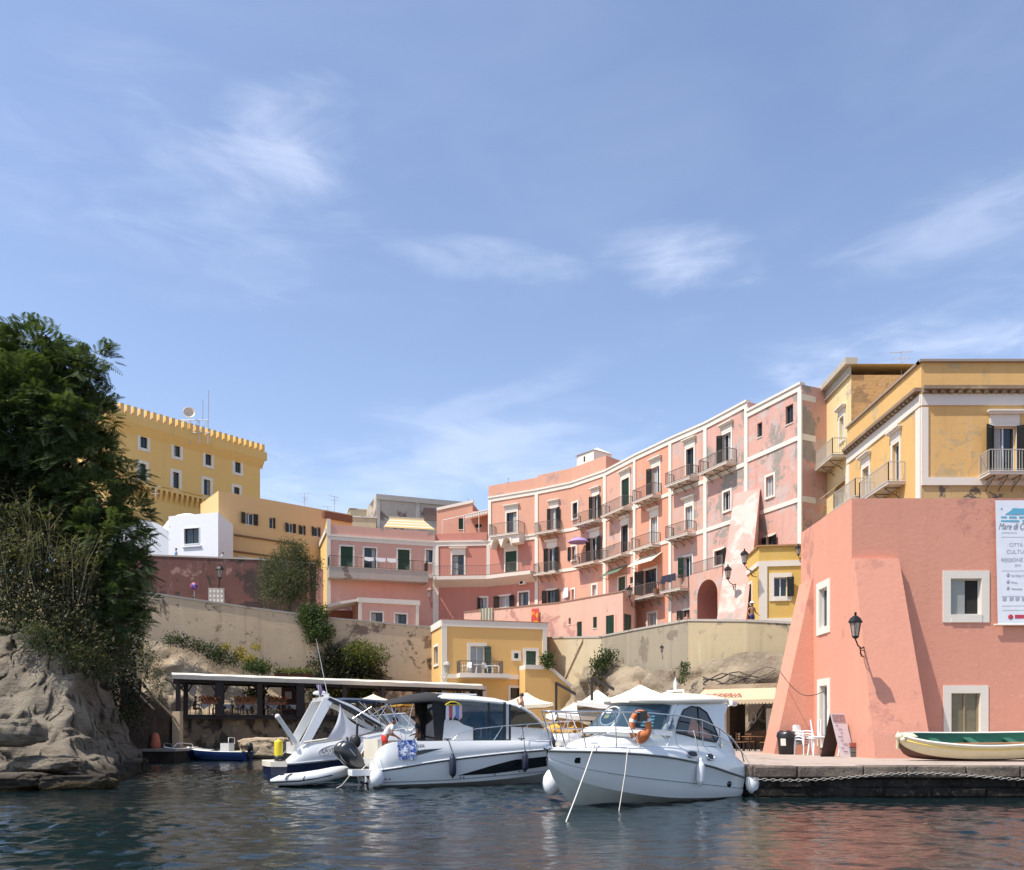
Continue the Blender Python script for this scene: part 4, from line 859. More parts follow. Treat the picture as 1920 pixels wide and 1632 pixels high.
# ------------------------------------------------------------------ water
m, t, p = new_mat('harbour_water'); pos = wpos(t)
p.inputs['Base Color'].default_value = (0.005, 0.013, 0.015, 1); p.inputs['Roughness'].default_value = 0.03; p.inputs['IOR'].default_value = 1.33; p.inputs['Specular IOR Level'].default_value = 0.5
h1 = t.noise(t.mapping(pos, (1.0, 1.5, 1), (0, 0, .35)), 1.5, 4, .55, .6); h2 = t.noise(t.mapping(pos, (1.3, 1.6, 1), (0, 0, -.5)), 5.0, 4, .6, .5)
h = t.math('ADD', t.math('MULTIPLY', h1, 1.0), t.math('MULTIPLY', h2, .30)); b = t.node('ShaderNodeBump'); b.inputs['Strength'].default_value = .5; b.inputs['Distance'].default_value = .05
t.l.new(h, b.inputs['Height']); t.l.new(b.outputs[0], p.inputs['Normal']); WATER = m
def waves(x, y):
    z = np.zeros_like(x); r = np.random.default_rng(3)
    for i in range(34):
        L = 0.30 * (1.11 ** (i % 22)) * r.uniform(.8, 1.2); th = r.normal(1.35, .55); k = 2 * math.pi / L
        z += L * (.0072 if L < 1.0 else .0036) * np.sin(k * (x * math.cos(th) + y * math.sin(th)) + r.uniform(0, 6.28) + 1.1 * np.sin(.35 * x * r.uniform(.5, 1.5) + .4 * y + i))
    return z * (0.75 + 0.5 * np.sin(x * .23 + 1.2) * np.sin(y * .31))
xs = np.linspace(-24, 24, 640); ys = np.concatenate([np.linspace(7, 26, 330), np.linspace(26.1, 62, 220)])
gx, gy = np.meshgrid(xs, ys); V = np.stack([gx, gy, waves(gx, gy) * np.clip((70 - gy) / 40, .35, 1) - .01], -1).reshape(-1, 3)
nx, ny = len(xs), len(ys); ii = (np.arange(ny - 1)[:, None] * nx + np.arange(nx - 1)[None, :]).ravel()
wn = npmesh('water', V, np.stack([ii, ii + 1, ii + 1 + nx, ii + nx], 1), WATER, smooth=True); struct(wn)
c = MB(); c.quad((-2500, -1500, -.12), (2500, -1500, -.12), (2500, 2500, -.12), (-2500, 2500, -.12)); struct(c.build('sea', WATER))

# ------------------------------------------------------------------ quay, terraces, street, hill
pave = stucco('pale_paving', (.40, .325, .27), .2, (.32, .28, .23), .03, .0, .9, bump=.3); ST = stucco('street_paving', (.38, .33, .28), .1)
QZ = .9
qpts = [(6.9, 24.4), (48, 24.4), (48, 62), (14, 60), (4, 74), (-8, 76), (-8, 66), (-2.4, 47), (0.6, 36), (4.6, 29.3)]
c = MB(); c.poly([(x, y, QZ) for x, y in qpts]); struct(c.build('quay', pave))
stone = rocky('quay_stone', (.25, .20, .155), (.12, .10, .085), (.36, .30, .235), .9, 1.0)
stone_d = rocky('wet_quay_stone', (.055, .047, .039), (.020, .018, .016), (.15, .125, .10), 1.1, 1.0)
def block_course(c, p0, p1, z0, z1, d, wmin, wmax, rnd, mi=0, out=0.0):
    F = Facade(p0, p1); a = 0
    while a < F.L - .02:
        w = min(rnd.uniform(wmin, wmax), F.L - a); j = lambda s: rnd.uniform(-s, s); o = out + j(.03)
        e = .012; b = .035; x0, x1 = a + e, a + w - e; zz0, zz1 = z0 + e, z1 - e + j(.012)
        f = [F.pt(x0 + b, zz0 + b, o + j(.015)), F.pt(x1 - b, zz0 + b, o + j(.015)), F.pt(x1 - b, zz1 - b, o + j(.015)), F.pt(x0 + b, zz1 - b, o + j(.015))]
        m_ = [F.pt(x0, zz0, o - .05), F.pt(x1, zz0, o - .05), F.pt(x1, zz1, o - .05), F.pt(x0, zz1, o - .05)]
        k_ = [F.pt(x0, zz0, -d), F.pt(x1, zz0, -d), F.pt(x1, zz1, -d), F.pt(x0, zz1, -d)]
        c.add(f + m_ + k_, [(0, 1, 2, 3)] + [(i + 4, (i + 1) % 4 + 4, (i + 1) % 4, i) for i in range(4)] + [(i + 8, (i + 1) % 4 + 8, (i + 1) % 4 + 4, i + 4) for i in range(4)], mi)
        a += w
rq = random.Random(4)
tw = thing('quay_wall', 'dark weathered stone block wall of the quay, above the water on the right', 'wall', (6.9, 24.4, 0))
for (p0, p1) in (((6.9, 24.4), (30, 24.4)), ((4.6, 29.3), (6.9, 24.4)), ((0.6, 36), (4.6, 29.3)), ((-2.4, 47), (.6, 36))):
    c = MB(); block_course(c, p0, p1, .56, QZ + .015, .6, 1.0, 2.1, rq, 0, .06); c.build('coping_stone', stone, tw)
    c = MB()
    for z0, z1 in ((.27, .55), (.0, .27), (-.3, 0)): block_course(c, p0, p1, z0, z1, .5, .7, 1.7, rq, 0, -.06)
    F = Facade(p0, p1); F.bar(c, 0, F.L, -1, .55, -.4, -.12); c.build('lower_courses', stone_d, tw)
c = MB(); c.tube([(6.9 + .05 * 0 + i * .25, 24.27, .60 + .08 * math.cos(i * .25 * .9) - (.04 if i % 2 else 0)) for i in range(92)], .012, 5)
for i in range(190):
    x = 6.95 + i * .12; z = .60 + .10 * math.cos((x - 11.6) * .85) * (1 if x < 15 else .4); ring = []
    for q in range(8):
        a = q * math.pi / 4; u = Vector((.075 * math.cos(a), 0, 0)); w = Vector((0, .03 * math.sin(a), 0)) if i % 2 else Vector((0, 0, .035 * math.sin(a)))
        ring.append(Vector((x, 24.28, z)) + u + w)
    c.tube(ring, .014, 5, True)
ch = MB(); ch.v, ch.f, ch.mi, ch.sm = c.v[92 * 5:], [[i - 92 * 5 for i in f] for f in c.f if min(f) >= 92 * 5], [0] * sum(1 for f in c.f if min(f) >= 92 * 5), [True] * sum(1 for f in c.f if min(f) >= 92 * 5)
tag(ch.build('mooring_chain', plain('old_chain', (.34, .31, .27), .7, .2), None, (6.95, 24.28, .6)), 'slack grey chain hung along the dark stone quay wall', 'chain')

inner = [(240, 65.3, 11.2), (480, 67.4, 10.7), (620, 70, 10.0), (808, 72.9, 9.6), (1018, 75.2, 8.7), (1128, 68.4, 8.4), (1290, 55.9, 8.0), (1478, 50.6, 7.5)]
outer = [(200, 77.5, 11.2), (590, 78.5, 10.7), (613, 86, 10.0), (816, 89.5, 9.6), (1008, 86, 9.0), (1192, 76, 8.4), (1402, 64, 8.1), (1620, 58, 7.8)]
c = MB(); L = [Vector((*XY(a, y), z)) for a, y, z in inner]; O = [Vector((*XY(a, y), z)) for a, y, z in outer]
for i in range(7): c.quad(L[i], L[i + 1], O[i + 1], O[i])
struct(c.build('street', ST))
# retaining walls
def retaining(name, label, pts, mat, z0=-.5, th=.5, cap=None, lip=.06):
    """pts: (px, py of the top, depth)"""
    Q = [P(*q) for q in pts]; t = thing(name, label, 'wall', (Q[0].x, Q[0].y, 0)); c = MB(); k = MB()
    for i in range(len(Q) - 1):
        a, b = Q[i], Q[i + 1]; F = Facade(a[:2], b[:2]); n = max(1, int(F.L / 1.2))
        wall(c, F, z0, a.z, [], zt1=b.z); bk = F.N * -th
        c.quad(a, b, b + bk, a + bk); c.quad(b + bk - Vector((0, 0, 3)), a + bk - Vector((0, 0, 3)), a + bk, b + bk)
        k.prism([a + F.N * lip, b + F.N * lip, b + F.N * lip + Vector((0, 0, .14)), a + F.N * lip + Vector((0, 0, .14))], F.N * -(th + lip * 2))
    c.build('masonry', mat, t); k.build('coping', cap or CONC, t); return t
tanw = stucco('tan_plaster', (.56, .43, .285), .24, (.33, .25, .17), .02, .75, .55, (.22, .16, .12), -.02, .5)
tanw2 = stucco('scabbed_plaster', (.54, .42, .29), .18, (.28, .20, .145), .075, .5, .5, (.15, .11, .09), .02, .6)
retaining('retaining_wall', 'long tan plastered retaining wall with stains, above the pergola', [(240, 1108, 64.6), (480, 1143, 67.4), (612, 1160, 69.2)], tanw)
retaining('retaining_wall', 'scabbed brown stretch of retaining wall, left of the yellow house', [(612.2, 1160.3, 69.2), (808, 1178, 72.2), (840, 1180, 72.6)], tanw2)
retaining('retaining_wall', 'light buff retaining wall with a diagonal ledge, right of the yellow house', [(1000, 1198, 74.5), (1128, 1196, 67.6)], stucco('buff_plaster', (.50, .41, .27), .2, (.46, .36, .24), .03, .3, .4))
c = MB(); F = Facade(XY(1018, 73.5), XY(1128, 67.6)); c.prism([F.pt(.5, 2.8, .02), F.pt(5.2, 9.2, .02), F.pt(5.2, 9.4, .02), F.pt(.5, 3.0, .02)], F.N * .12); o = c.build('wall_ledge', tanw, None, F.pt(.5, 2.8)); tag(o, 'sloping ledge running up the light buff wall', 'ledge')
retaining('retaining_wall', 'grey tan retaining wall under the pink row, with rock below', [(1128.2, 1195, 67.6), (1200, 1181, 61.5), (1290, 1165, 55.0)], stucco('grey_plaster', (.32, .275, .20), .15, (.27, .23, .17), .03, .7, .5), z0=.3)
retaining('retaining_wall', 'sunlit tan retaining wall with dark streaks, left of the coral tower', [(1290.2, 1165, 55.0), (1400, 1166, 51.6), (1500, 1171, 50.0)], stucco('streaked_plaster', (.44, .355, .22), .16, (.34, .28, .2), .03, .75, .5, (.24, .19, .13), .0), z0=.3)
mar = stucco('maroon_plaster', (.15, .075, .062), .18, (.085, .06, .053), .075, .5, .40, (.36, .22, .18), .03, .5)
tmw = retaining('upper_wall', 'peeling maroon wall of the upper road, below the white house', [(200, 1038, 76.0), (290, 1043, 76.2), (480, 1050, 77.0), (592, 1058, 77.8)], mar, z0=8)
c = MB(); F = Facade(XY(592, 77.8), XY(615, 84.9)); F2_ = Facade(XY(575, 77.0), XY(606, 80.5))
wall(c, F2_, 8, zw(0, 1058, 78), []); o = c.build('end_wall', pinkA, tmw)

# hill under the castle and the town
hm = rocky('dry_hill', (.20, .16, .09), (.13, .11, .06), (.28, .22, .14), .3, .6)
gx, gy = np.meshgrid(np.linspace(-110, 90, 60), np.linspace(79, 190, 40)); gz = np.clip((gy - 79) * 1.2, 0, 6) + 8 + np.clip((-gx - 10) / 20, 0, 1) * 4 * np.clip((gy - 80) / 6, 0, 1)
hide = (gx > -20) & (gy < 93); gz[hide] = 7.0
gz += np.array([[mnoise.noise((x * .1, y * .1, 0)) * .4 for x, y in zip(rx, ry)] for rx, ry in zip(gx, gy)])
nx = 60; ii = (np.arange(39)[:, None] * nx + np.arange(nx - 1)[None, :]).ravel()
struct(npmesh('hill', np.stack([gx, gy, gz], -1).reshape(-1, 3), np.stack([ii, ii + 1, ii + 1 + nx, ii + nx], 1), hm, smooth=True))

# ------------------------------------------------------------------ left headland (one height sheet) and rock faces
tuff = rocky('tuff_rock', (.42, .325, .235), (.25, .185, .135), (.52, .43, .33), .35, .9, 1, .22)
m, t, p = new_mat('headland'); pos = wpos(t)
a = t.noise(pos, .35, 8, .65, .5); st = t.noise(t.mapping(pos, (.4, .3, 2.4), (.1, -.56, 0)), 1.3, 9, .7, .5); fine = t.noise(pos, 5.0, 9, .72)
c0 = t.mix(t.ramp(a, .38, .62), (.44, .375, .285), (.29, .245, .19)); c0 = t.mix(t.ramp(st, .54, .68, 0, .8), c0, (.095, .075, .06)); c0 = t.mix(t.ramp(fine, .5, .75, 0, .6), c0, (.46, .39, .30))
sz = t.node('ShaderNodeSeparateXYZ'); t.l.new(pos, sz.inputs[0]); zz = t.math('ADD', sz.outputs[2], t.math('MULTIPLY', t.math('SUBTRACT', a, .5), 1.2))
c0 = t.mix(t.ramp(zz, .80, .45, 0, .88), c0, (.06, .05, .04)); c0 = t.mix(t.ramp(zz, .25, .12, 0, .9), c0, t.mix(t.noise(pos, 9, 3), (.20, .15, .07), (.03, .025, .015)))                               # weed and wet line above the water
nz = t.node('ShaderNodeSeparateXYZ'); t.l.new(t.node('ShaderNodeNewGeometry').outputs['True Normal'], nz.inputs[0])
c0 = t.mix(t.ramp(t.math('ADD', t.math('MULTIPLY', zz, .18), t.math('MULTIPLY', fine, .6)), 1.35, 1.6, 0, 1), c0, (.09, .085, .045))
t.l.new(c0, p.inputs['Base Color']); p.inputs['Roughness'].default_value = .95; p.inputs['Specular IOR Level'].default_value = .15
b = t.node('ShaderNodeBump'); b.inputs['Strength'].default_value = 1.0; b.inputs['Distance'].default_value = .42
t.l.new(t.math('ADD', t.math('ADD', t.noise(pos, 1.6, 10, .75, .4), t.math('MULTIPLY', st, .7)), t.math('MULTIPLY', t.noise(pos, 8, 8, .75), .5)), b.inputs['Height']); t.l.new(b.outputs[0], p.inputs['Normal']); HEAD = m
SH = [(20, -17.5), (25, -17.0), (27.4, -15.8), (29.5, -14.6), (31, -14.5), (34, -15.3), (38, -16.9), (42.7, -18.1), (45, -19.6), (47, -23.0), (60, -24.5), (66, -26)]
PK = [(20, 9.0), (27, 8.6), (31, 8.0), (35, 7.4), (39, 6.0), (42, 3.6), (44, 2.0), (46, 2.0), (50, 6), (60, 8), (66, 8)]
def lerp(tab, y):
    for (a, b), (c_, d_) in zip(tab, tab[1:]):
        if y <= c_: return b + (d_ - b) * (max(y, a) - a) / (c_ - a)
    return tab[-1][1]
def smin(a, b, k): h = max(0, min(1, .5 + .5 * (b - a) / k)); return b + (a - b) * h - k * h * (1 - h)
STEP = [(-3, -1.4), (0, -.1), (.22, .42), (1.5, .60), (1.62, .98), (2.6, 1.12), (2.75, 1.62), (3.5, 1.85), (6.6, 6.0), (9, 7.6), (16, 10.5), (40, 15)]
def headz(x, y):
    a = (lerp(SH, y) - x) * 2.6; f = (y - 27.5) + .35 * (x + 17)
    w = .9 * mnoise.noise((x * .28, y * .3, 1.7)) + .45 * mnoise.noise((x * .9, y * .9, 4)) + .15 * mnoise.noise((x * 2.4, y * 2.4, 9))
    d = smin(a, f, 1.2) + w
    z = lerp(STEP, d); pk = lerp(PK, y)
    if z > pk * .75: z = pk * .75 + (z - pk * .75) * .55
    r = mnoise.multi_fractal((x * .4, y * .4, 3), 1.0, 2.2, 6) - 1
    z += max(0, min(1, z / 1.5)) * (.28 * r - 2.2 * max(0, .2 - abs(mnoise.noise((x * .34 - y * .2, y * .16, 2.2)))))
    z -= 1.5 * math.exp(-((x + 18.0) ** 2 + (y - 31.8) ** 2 * .8) / 1.4) + 1.0 * math.exp(-((x + 16.3) ** 2 + (y - 33.6) ** 2) / .9)
    return z + .05 * mnoise.noise((x * 3, y * 3, 8))
xs = np.concatenate([np.linspace(-62, -30.2, 60), np.linspace(-30, -12.5, 250)]); ys = np.concatenate([np.linspace(18, 25, 22), np.linspace(25.08, 48, 300), np.linspace(48.3, 66, 70)])
V = []
for y in ys:
    for x in xs:
        z = headz(x, y); q = Vector((x * .7, y * .7, z * 1.1)); n = mnoise.noise_vector(q) * .34 + mnoise.noise_vector(q * 3.1) * .10
        if x > -30:                                        # beds dipping to the right, broken by cracks
            s_ = z + .62 * x + .12 * y; hard = .34 * mnoise.noise((.07 * x, .07 * y, s_ * 1.5)) + .12 * mnoise.noise((.2 * x, .2 * y, s_ * 4.0 + 9)); dv, _ = mnoise.voronoi(Vector((x * .55 + z * .2, y * .55, z * .75))); ck = -.26 * max(0, 1 - (dv[1] - dv[0]) / .07); dv2, _ = mnoise.voronoi(Vector((x * 1.3, y * 1.3, z * 1.6))); ck += .10 * (dv2[0] - .4); n += Vector((.75, -.66, .1)) * (hard + ck)
        k = max(0, min(1, (z + .3) / .8)) * (1 if x > -30 else 0)
        V.append((x + n.x * k, y + n.y * k, z + n.z * k * .5))
V = np.array(V); nx, ny = len(xs), len(ys); ii = (np.arange(ny - 1)[:, None] * nx + np.arange(nx - 1)[None, :]).ravel()
struct(npmesh('headland', V, np.stack([ii, ii + 1, ii + 1 + nx, ii + nx], 1), HEAD, smooth=True))
def rock_face(name, pts, ztop, mat, out0=.2, out1=1.4, amp=.7, seed=0, z0=.2, nz_=26, step=.22, lab=None):
    """bulging rock standing against a wall line (plan points), thicker at the foot"""
    rows = []; q = [Vector((*XY(a, y), 0)) for a, y in pts]; col = []
    for i in range(len(q) - 1):
        n = max(2, int((q[i + 1] - q[i]).length / step)); F = Facade(q[i][:2], q[i + 1][:2])
        for k in range(n + (i == len(q) - 2)): col.append((q[i].lerp(q[i + 1], k / n), F.N, (i + k / n) / (len(q) - 1)))
    V = []
    for j in range(nz_ + 1):
        f = j / nz_
        for (b, n, s) in col:
            zt = ztop(s); z = z0 + (zt - z0) * f; o = out1 + (out0 - out1) * f ** 1.4
            pnt = b * .35 + Vector((seed, seed * 2, z * .5)); o += amp * (mnoise.multi_fractal(pnt, 1.0, 2.1, 6) - 1) * (1 - f ** 6) + .35 * amp * mnoise.noise(b * 1.3 + Vector((0, 0, z * 1.5))) * (1 - f ** 6)
            V.append(b + n * max(o, -.2 if j < nz_ else -.3) + Vector((0, 0, z + .25 * mnoise.noise(b * .8 + Vector((5, seed, j * .3))))))
    nx = len(col); ii = (np.arange(nz_)[:, None] * nx + np.arange(nx - 1)[None, :]).ravel()
    o = npmesh(name, np.array(V), np.stack([ii, ii + 1, ii + 1 + nx, ii + nx], 1), mat, loc=tuple(q[0]), smooth=True)
    return tag(o, lab, 'rock') if lab else struct(o)
tuff2 = rocky('pale_tuff', (.46, .37, .26), (.33, .25, .17), (.54, .46, .34), .4, .8, 1, .2)
rock_face('rock_face', [(1095, 69.0), (1130, 66.8), (1200, 61), (1290, 54.6), (1400, 51.2), (1490, 49.8)], lambda s: 7.0 - 1.0 * s + .5 * math.sin(s * 9), rocky('brown_tuff', (.36, .29, .20), (.21, .165, .12), (.44, .37, .27), .35, 1.0, 1, .25), .1, 2.6, 1.3, 3, .4, lab='brown eroded rock face under the right hand retaining walls, above the restaurant parasols')
def zr_(s): return np.interp(s, [0, .25, .5, .75, 1], [8.9, 8.2, 6.6, 5.4, 4.2])
rock_face('rock_face', [(270, 64.6), (380, 65.9), (480, 67.1), (545, 67.9)], zr_, tuff2, .15, 2.2, .8, 8, 2.2, lab='pale smooth rock slope behind the left half of the pergola')
# boulder by the terrace foot
def boulder(label, b0, dims, mat, seed=0, sub=5, rz=0.0, tilt=0.0):
    bm = bmesh.new(); bmesh.ops.create_icosphere(bm, subdivisions=sub, radius=1); Mr = Matrix.Rotation(rz, 3, 'Z') @ Matrix.Rotation(tilt, 3, 'X')
    for v in bm.verts:
        co = v.co.copy(); o = Vector((seed, seed * 2.3, 0)); r = 1 + .18 * mnoise.noise(co * 1.4 + o) + .08 * mnoise.noise(co * 4 + o) + .04 * mnoise.noise(co * 9 + o)
        dv, _ = mnoise.voronoi(co * 1.3 + o); r += .22 * (dv[0] - .45) - .10 * max(0, 1 - (dv[1] - dv[0]) / .08)
        sq = Vector([math.copysign(abs(q) ** .62, q) for q in co]); v.co = Mr @ Vector((sq.x * dims[0] * r, sq.y * dims[1] * r, sq.z * dims[2] * r))
    me = bpy.data.meshes.new('boulder'); bm.to_mesh(me); bm.free(); me.materials.append(mat)
    for f in me.polygons: f.use_smooth = True
    o = bpy.data.objects.new('boulder', me); o.location = b0; COL.objects.link(o); tag(o, label, 'boulder', 'boulders along the shore')
boulder('rounded tan boulder in the water at the foot of the terrace wall', P(502, 1400, 59) - Vector((0, 0, .15)), (1.75, 1.3, .75), tuff2)
boulder('dark jutting block on the headland at the left edge of the picture', Vector((-16.7, 28.3, 1.85)), (1.0, .9, .45), HEAD, 3, 5, .3)
boulder('long flat slab at the waterline, at the left edge of the picture', Vector((-16.6, 27.5, .30)), (1.7, .7, .26), HEAD, 5, 5, .12)
boulder('low flat slab at the waterline, right of the long slab', Vector((-14.3, 28.1, .18)), (1.1, .6, .30), HEAD, 8, 5, .5)
boulder('small slab resting on the long slab by the water', Vector((-15.4, 28.4, .78)), (1.0, .7, .22), HEAD, 11, 5, -.2)

# ------------------------------------------------------------------ dark stone stair wall, landing and terrace wall on the left
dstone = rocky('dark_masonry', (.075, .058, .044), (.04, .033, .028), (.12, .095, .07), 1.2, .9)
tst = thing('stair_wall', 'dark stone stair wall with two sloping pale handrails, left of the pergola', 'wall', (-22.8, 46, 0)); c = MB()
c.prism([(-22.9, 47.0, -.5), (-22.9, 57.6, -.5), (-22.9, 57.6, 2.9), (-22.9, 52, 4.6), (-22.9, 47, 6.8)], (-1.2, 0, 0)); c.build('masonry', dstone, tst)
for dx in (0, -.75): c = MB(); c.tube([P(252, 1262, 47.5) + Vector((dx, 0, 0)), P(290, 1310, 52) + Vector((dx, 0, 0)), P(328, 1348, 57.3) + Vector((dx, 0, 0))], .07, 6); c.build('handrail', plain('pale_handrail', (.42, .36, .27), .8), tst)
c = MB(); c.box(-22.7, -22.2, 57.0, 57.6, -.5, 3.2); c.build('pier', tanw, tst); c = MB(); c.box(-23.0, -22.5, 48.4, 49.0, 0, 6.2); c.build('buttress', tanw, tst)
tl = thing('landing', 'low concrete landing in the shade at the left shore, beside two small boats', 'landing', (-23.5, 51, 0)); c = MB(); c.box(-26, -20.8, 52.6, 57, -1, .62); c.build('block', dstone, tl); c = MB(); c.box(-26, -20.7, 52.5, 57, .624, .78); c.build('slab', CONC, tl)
# ------------------------------------------------------------------ plants
LEAF_AIL = leafmat('ailanthus_leaf', (.042, .072, .026), (.14, .18, .07)); LEAF_TAM = leafmat('grey_green_leaf', (.050, .062, .028), (.115, .125, .060)); LEAF_BUSH = leafmat('bush_leaf', (.035, .055, .018), (.085, .12, .04))
LEAF_YEL = leafmat('yellow_green_leaf', (.10, .12, .02), (.26, .22, .035)); LEAF_DARK = leafmat('ivy_leaf', (.018, .024, .012), (.045, .052, .022)); LEAF_DRY = leafmat('dry_leaf', (.12, .095, .05), (.22, .18, .10)); REED = leafmat('reed_leaf', (.085, .095, .045), (.20, .19, .105)); FLOWER_Y = leafmat('yellow_flower', (.55, .33, .02), (.60, .42, .05)); FLOWER_R = leafmat('red_flower', (.30, .05, .03), (.42, .12, .06))
BARK = rocky('grey_bark', (.16, .135, .11), (.09, .075, .06), (.24, .21, .17), 2.5, .7, 0, .05)
def unit(n):
    v = RNG.normal(size=(n, 3)); return v / np.linalg.norm(v, axis=1, keepdims=True)
DENS = 3.2
def cluster_points(blobs, per, spread=.33, rad=.8):
    """leaf tufts over the crown's volume: cluster centres in each lump, mostly near its outside"""
    out = []; dirs = []
    for (c, r, sc) in blobs:
        k = max(8, int(per * DENS * r * r)); d = unit(k); rr = r * (.35 + .65 * RNG.random(k) ** .6)
        out.append(np.array(c) + d * rr[:, None] * np.array(sc)); dirs.append(d)
    return np.concatenate(out), np.concatenate(dirs)
def leaf_quads(C, D, n, spread, ln, wd, updir=.25):
    """n rhombic leaves round each tuft centre"""
    N = len(C) * n; c = np.repeat(C, n, 0) + RNG.normal(size=(N, 3)) * spread
    u = unit(N) * .8 + np.repeat(D, n, 0) * .7 + np.array([0, 0, updir]); u /= np.linalg.norm(u, axis=1, keepdims=True)
    w = np.cross(u, unit(N)); w /= np.linalg.norm(w, axis=1, keepdims=True); s = RNG.uniform(.6, 1.3, (N, 1))
    V = np.stack([c, c + u * ln * s * .5 + w * wd * s * .5, c + u * ln * s, c + u * ln * s * .5 - w * wd * s * .5], 1).reshape(-1, 3)
    return V, np.arange(N * 4).reshape(-1, 4)
def frond_quads(C, D, n, ln, pairs=9, droop=.34, lw=.026):
    """pinnate leaves: leaflet pairs along a drooping stalk"""
    N = len(C) * n; c = np.repeat(C, n, 0) + RNG.normal(size=(N, 3)) * .14
    u = np.repeat(D, n, 0) * .9 + unit(N) * .75 + np.array([0, 0, .42]); u /= np.linalg.norm(u, axis=1, keepdims=True)
    L = ln * RNG.uniform(.6, 1.25, (N, 1)); side = np.cross(u, np.array([0, 0, 1.0])); side /= np.linalg.norm(side, axis=1, keepdims=True) + 1e-6
    Vs = []
    for k in range(pairs):
        f = .18 + .82 * k / (pairs - 1); p_ = c + u * L * f + np.array([0, 0, -1.0]) * L * droop * f * f
        tg = u + np.array([0, 0, -1.0]) * 2 * droop * f; tg /= np.linalg.norm(tg, axis=1, keepdims=True)
        ll = L * .33 * math.sin(math.pi * (.22 + .70 * f)) + .05
        for sg in (-1, 1):
            d = side * sg * .9 + tg * .45 + np.array([0, 0, -.25]); d /= np.linalg.norm(d, axis=1, keepdims=True)
            Vs.append(np.stack([p_, p_ + d * ll * .45 + tg * lw, p_ + d * ll, p_ + d * ll * .45 - tg * lw], 1))
    V = np.concatenate(Vs, 0).reshape(-1, 3); return V, np.arange(len(V)).reshape(-1, 4)
def limb(c, p, q, r0, r1, sag=0.0, seg=6, n=6):
    p, q = Vector(p), Vector(q); L = (q - p).length
    pts = [p.lerp(q, i / n) + Vector((mnoise.noise(p + Vector((i * .7, 0, 0))), mnoise.noise(q + Vector((0, i * .7, 0))), mnoise.noise(p + q + Vector((0, 0, i))))) * L * .05 * math.sin(math.pi * i / n) for i in range(n + 1)]
    c.tube(pts, [r0 + (r1 - r0) * i / n for i in range(n + 1)], seg)
def tree(name, label, root, blobs_px, mat, trunk_r, fork, kind='leaf', per=9, n=8, ln=.2, wd=.1, spread=.3, group=None, trunks=1, cat='tree', mats2=None):
    """blobs_px: (px, py, depth, radius m[, squash])"""
    root = Vector(root); t = thing(name, label, cat, root, 0, group)
    B = [(P(b[0], b[1], b[2]), b[3], b[4] if len(b) > 4 else (1, 1, .85)) for b in blobs_px]
    C, D = cluster_points([(tuple(b[0]), b[1], b[2]) for b in B], per)
    if kind == 'frond': V, Fq = frond_quads(C, D, n, ln)
    else: V, Fq = leaf_quads(C, D, n, spread, ln, wd)
    mi = None
    if mats2: mi = (RNG.random(len(Fq)) < mats2[1]).astype(int); mat = [mat, mats2[0]]
    npmesh('crown', V, Fq, mat, t, mi=mi)
    c = MB()
    if trunk_r:
        fk = Vector(fork)
        for k in range(trunks):
            o = Vector((random.uniform(-.8, .8), random.uniform(-.8, .8), 0)) * (trunks > 1); limb(c, root + o, fk + o * 1.5, trunk_r, trunk_r * .6, n=8, seg=8)
            for b in B[k::trunks]: limb(c, fk + o * 1.5 - Vector((0, 0, random.uniform(0, .25) * (fk - root).length)), b[0], trunk_r * .45, trunk_r * .08)
        c.build('trunk', BARK, t)
    return t
# the two ailanthus trees on the headland
bA_ = [(30, 672, 38, 1.3), (72, 648, 37.5, .9), (10, 715, 38, 1.5), (108, 690, 38, 1.0), (150, 690, 37.5, .8), (60, 735, 37, 1.6), (140, 745, 38, 1.2), (185, 670, 38.2, .35), (20, 790, 37, 1.7), (110, 800, 37, 1.6), (170, 790, 38.5, 1.1), (195, 845, 38.5, .7), (60, 850, 38, 1.5), (140, 870, 37.5, 1.4), (-60, 700, 38, 2.2), (-60, 820, 38, 2.4), (-100, 760, 39, 2.2), (30, 920, 39.5, 1.7), (95, 945, 39.5, 1.4), (-25, 880, 40, 1.9), (40, 1000, 39, 1.6), (-40, 960, 39, 1.8)]
tree('ailanthus_tree', 'tall dark green ailanthus tree on the headland, reaching above the castle roof', P(95, 1000, 38), bA_, LEAF_AIL, .26, P(80, 880, 38), 'frond', 13, 6, .72, trunks=3)
bB_ = [(225, 890, 38, .8), (180, 930, 37.5, 1.3), (235, 960, 38, .9), (120, 950, 37.5, 1.2), (200, 1000, 37, 1.3), (255, 1010, 37.5, .7), (160, 1050, 37, 1.3), (235, 1060, 37, 1.0), (265, 1070, 37, .5), (195, 1110, 36.5, 1.2), (245, 1120, 37, .8), (225, 1165, 36.5, .8), (190, 1180, 36.2, .7), (130, 1010, 38, 1.2), (90, 930, 38, 1.0), (258, 1150, 37, .35)]
tree('ailanthus_tree', 'lower bushy ailanthus tree leaning over the rock, in front of the white house', P(165, 1180, 36.5), bB_, LEAF_AIL, .20, P(175, 1050, 37.2), 'frond', 13, 6, .68, trunks=3)
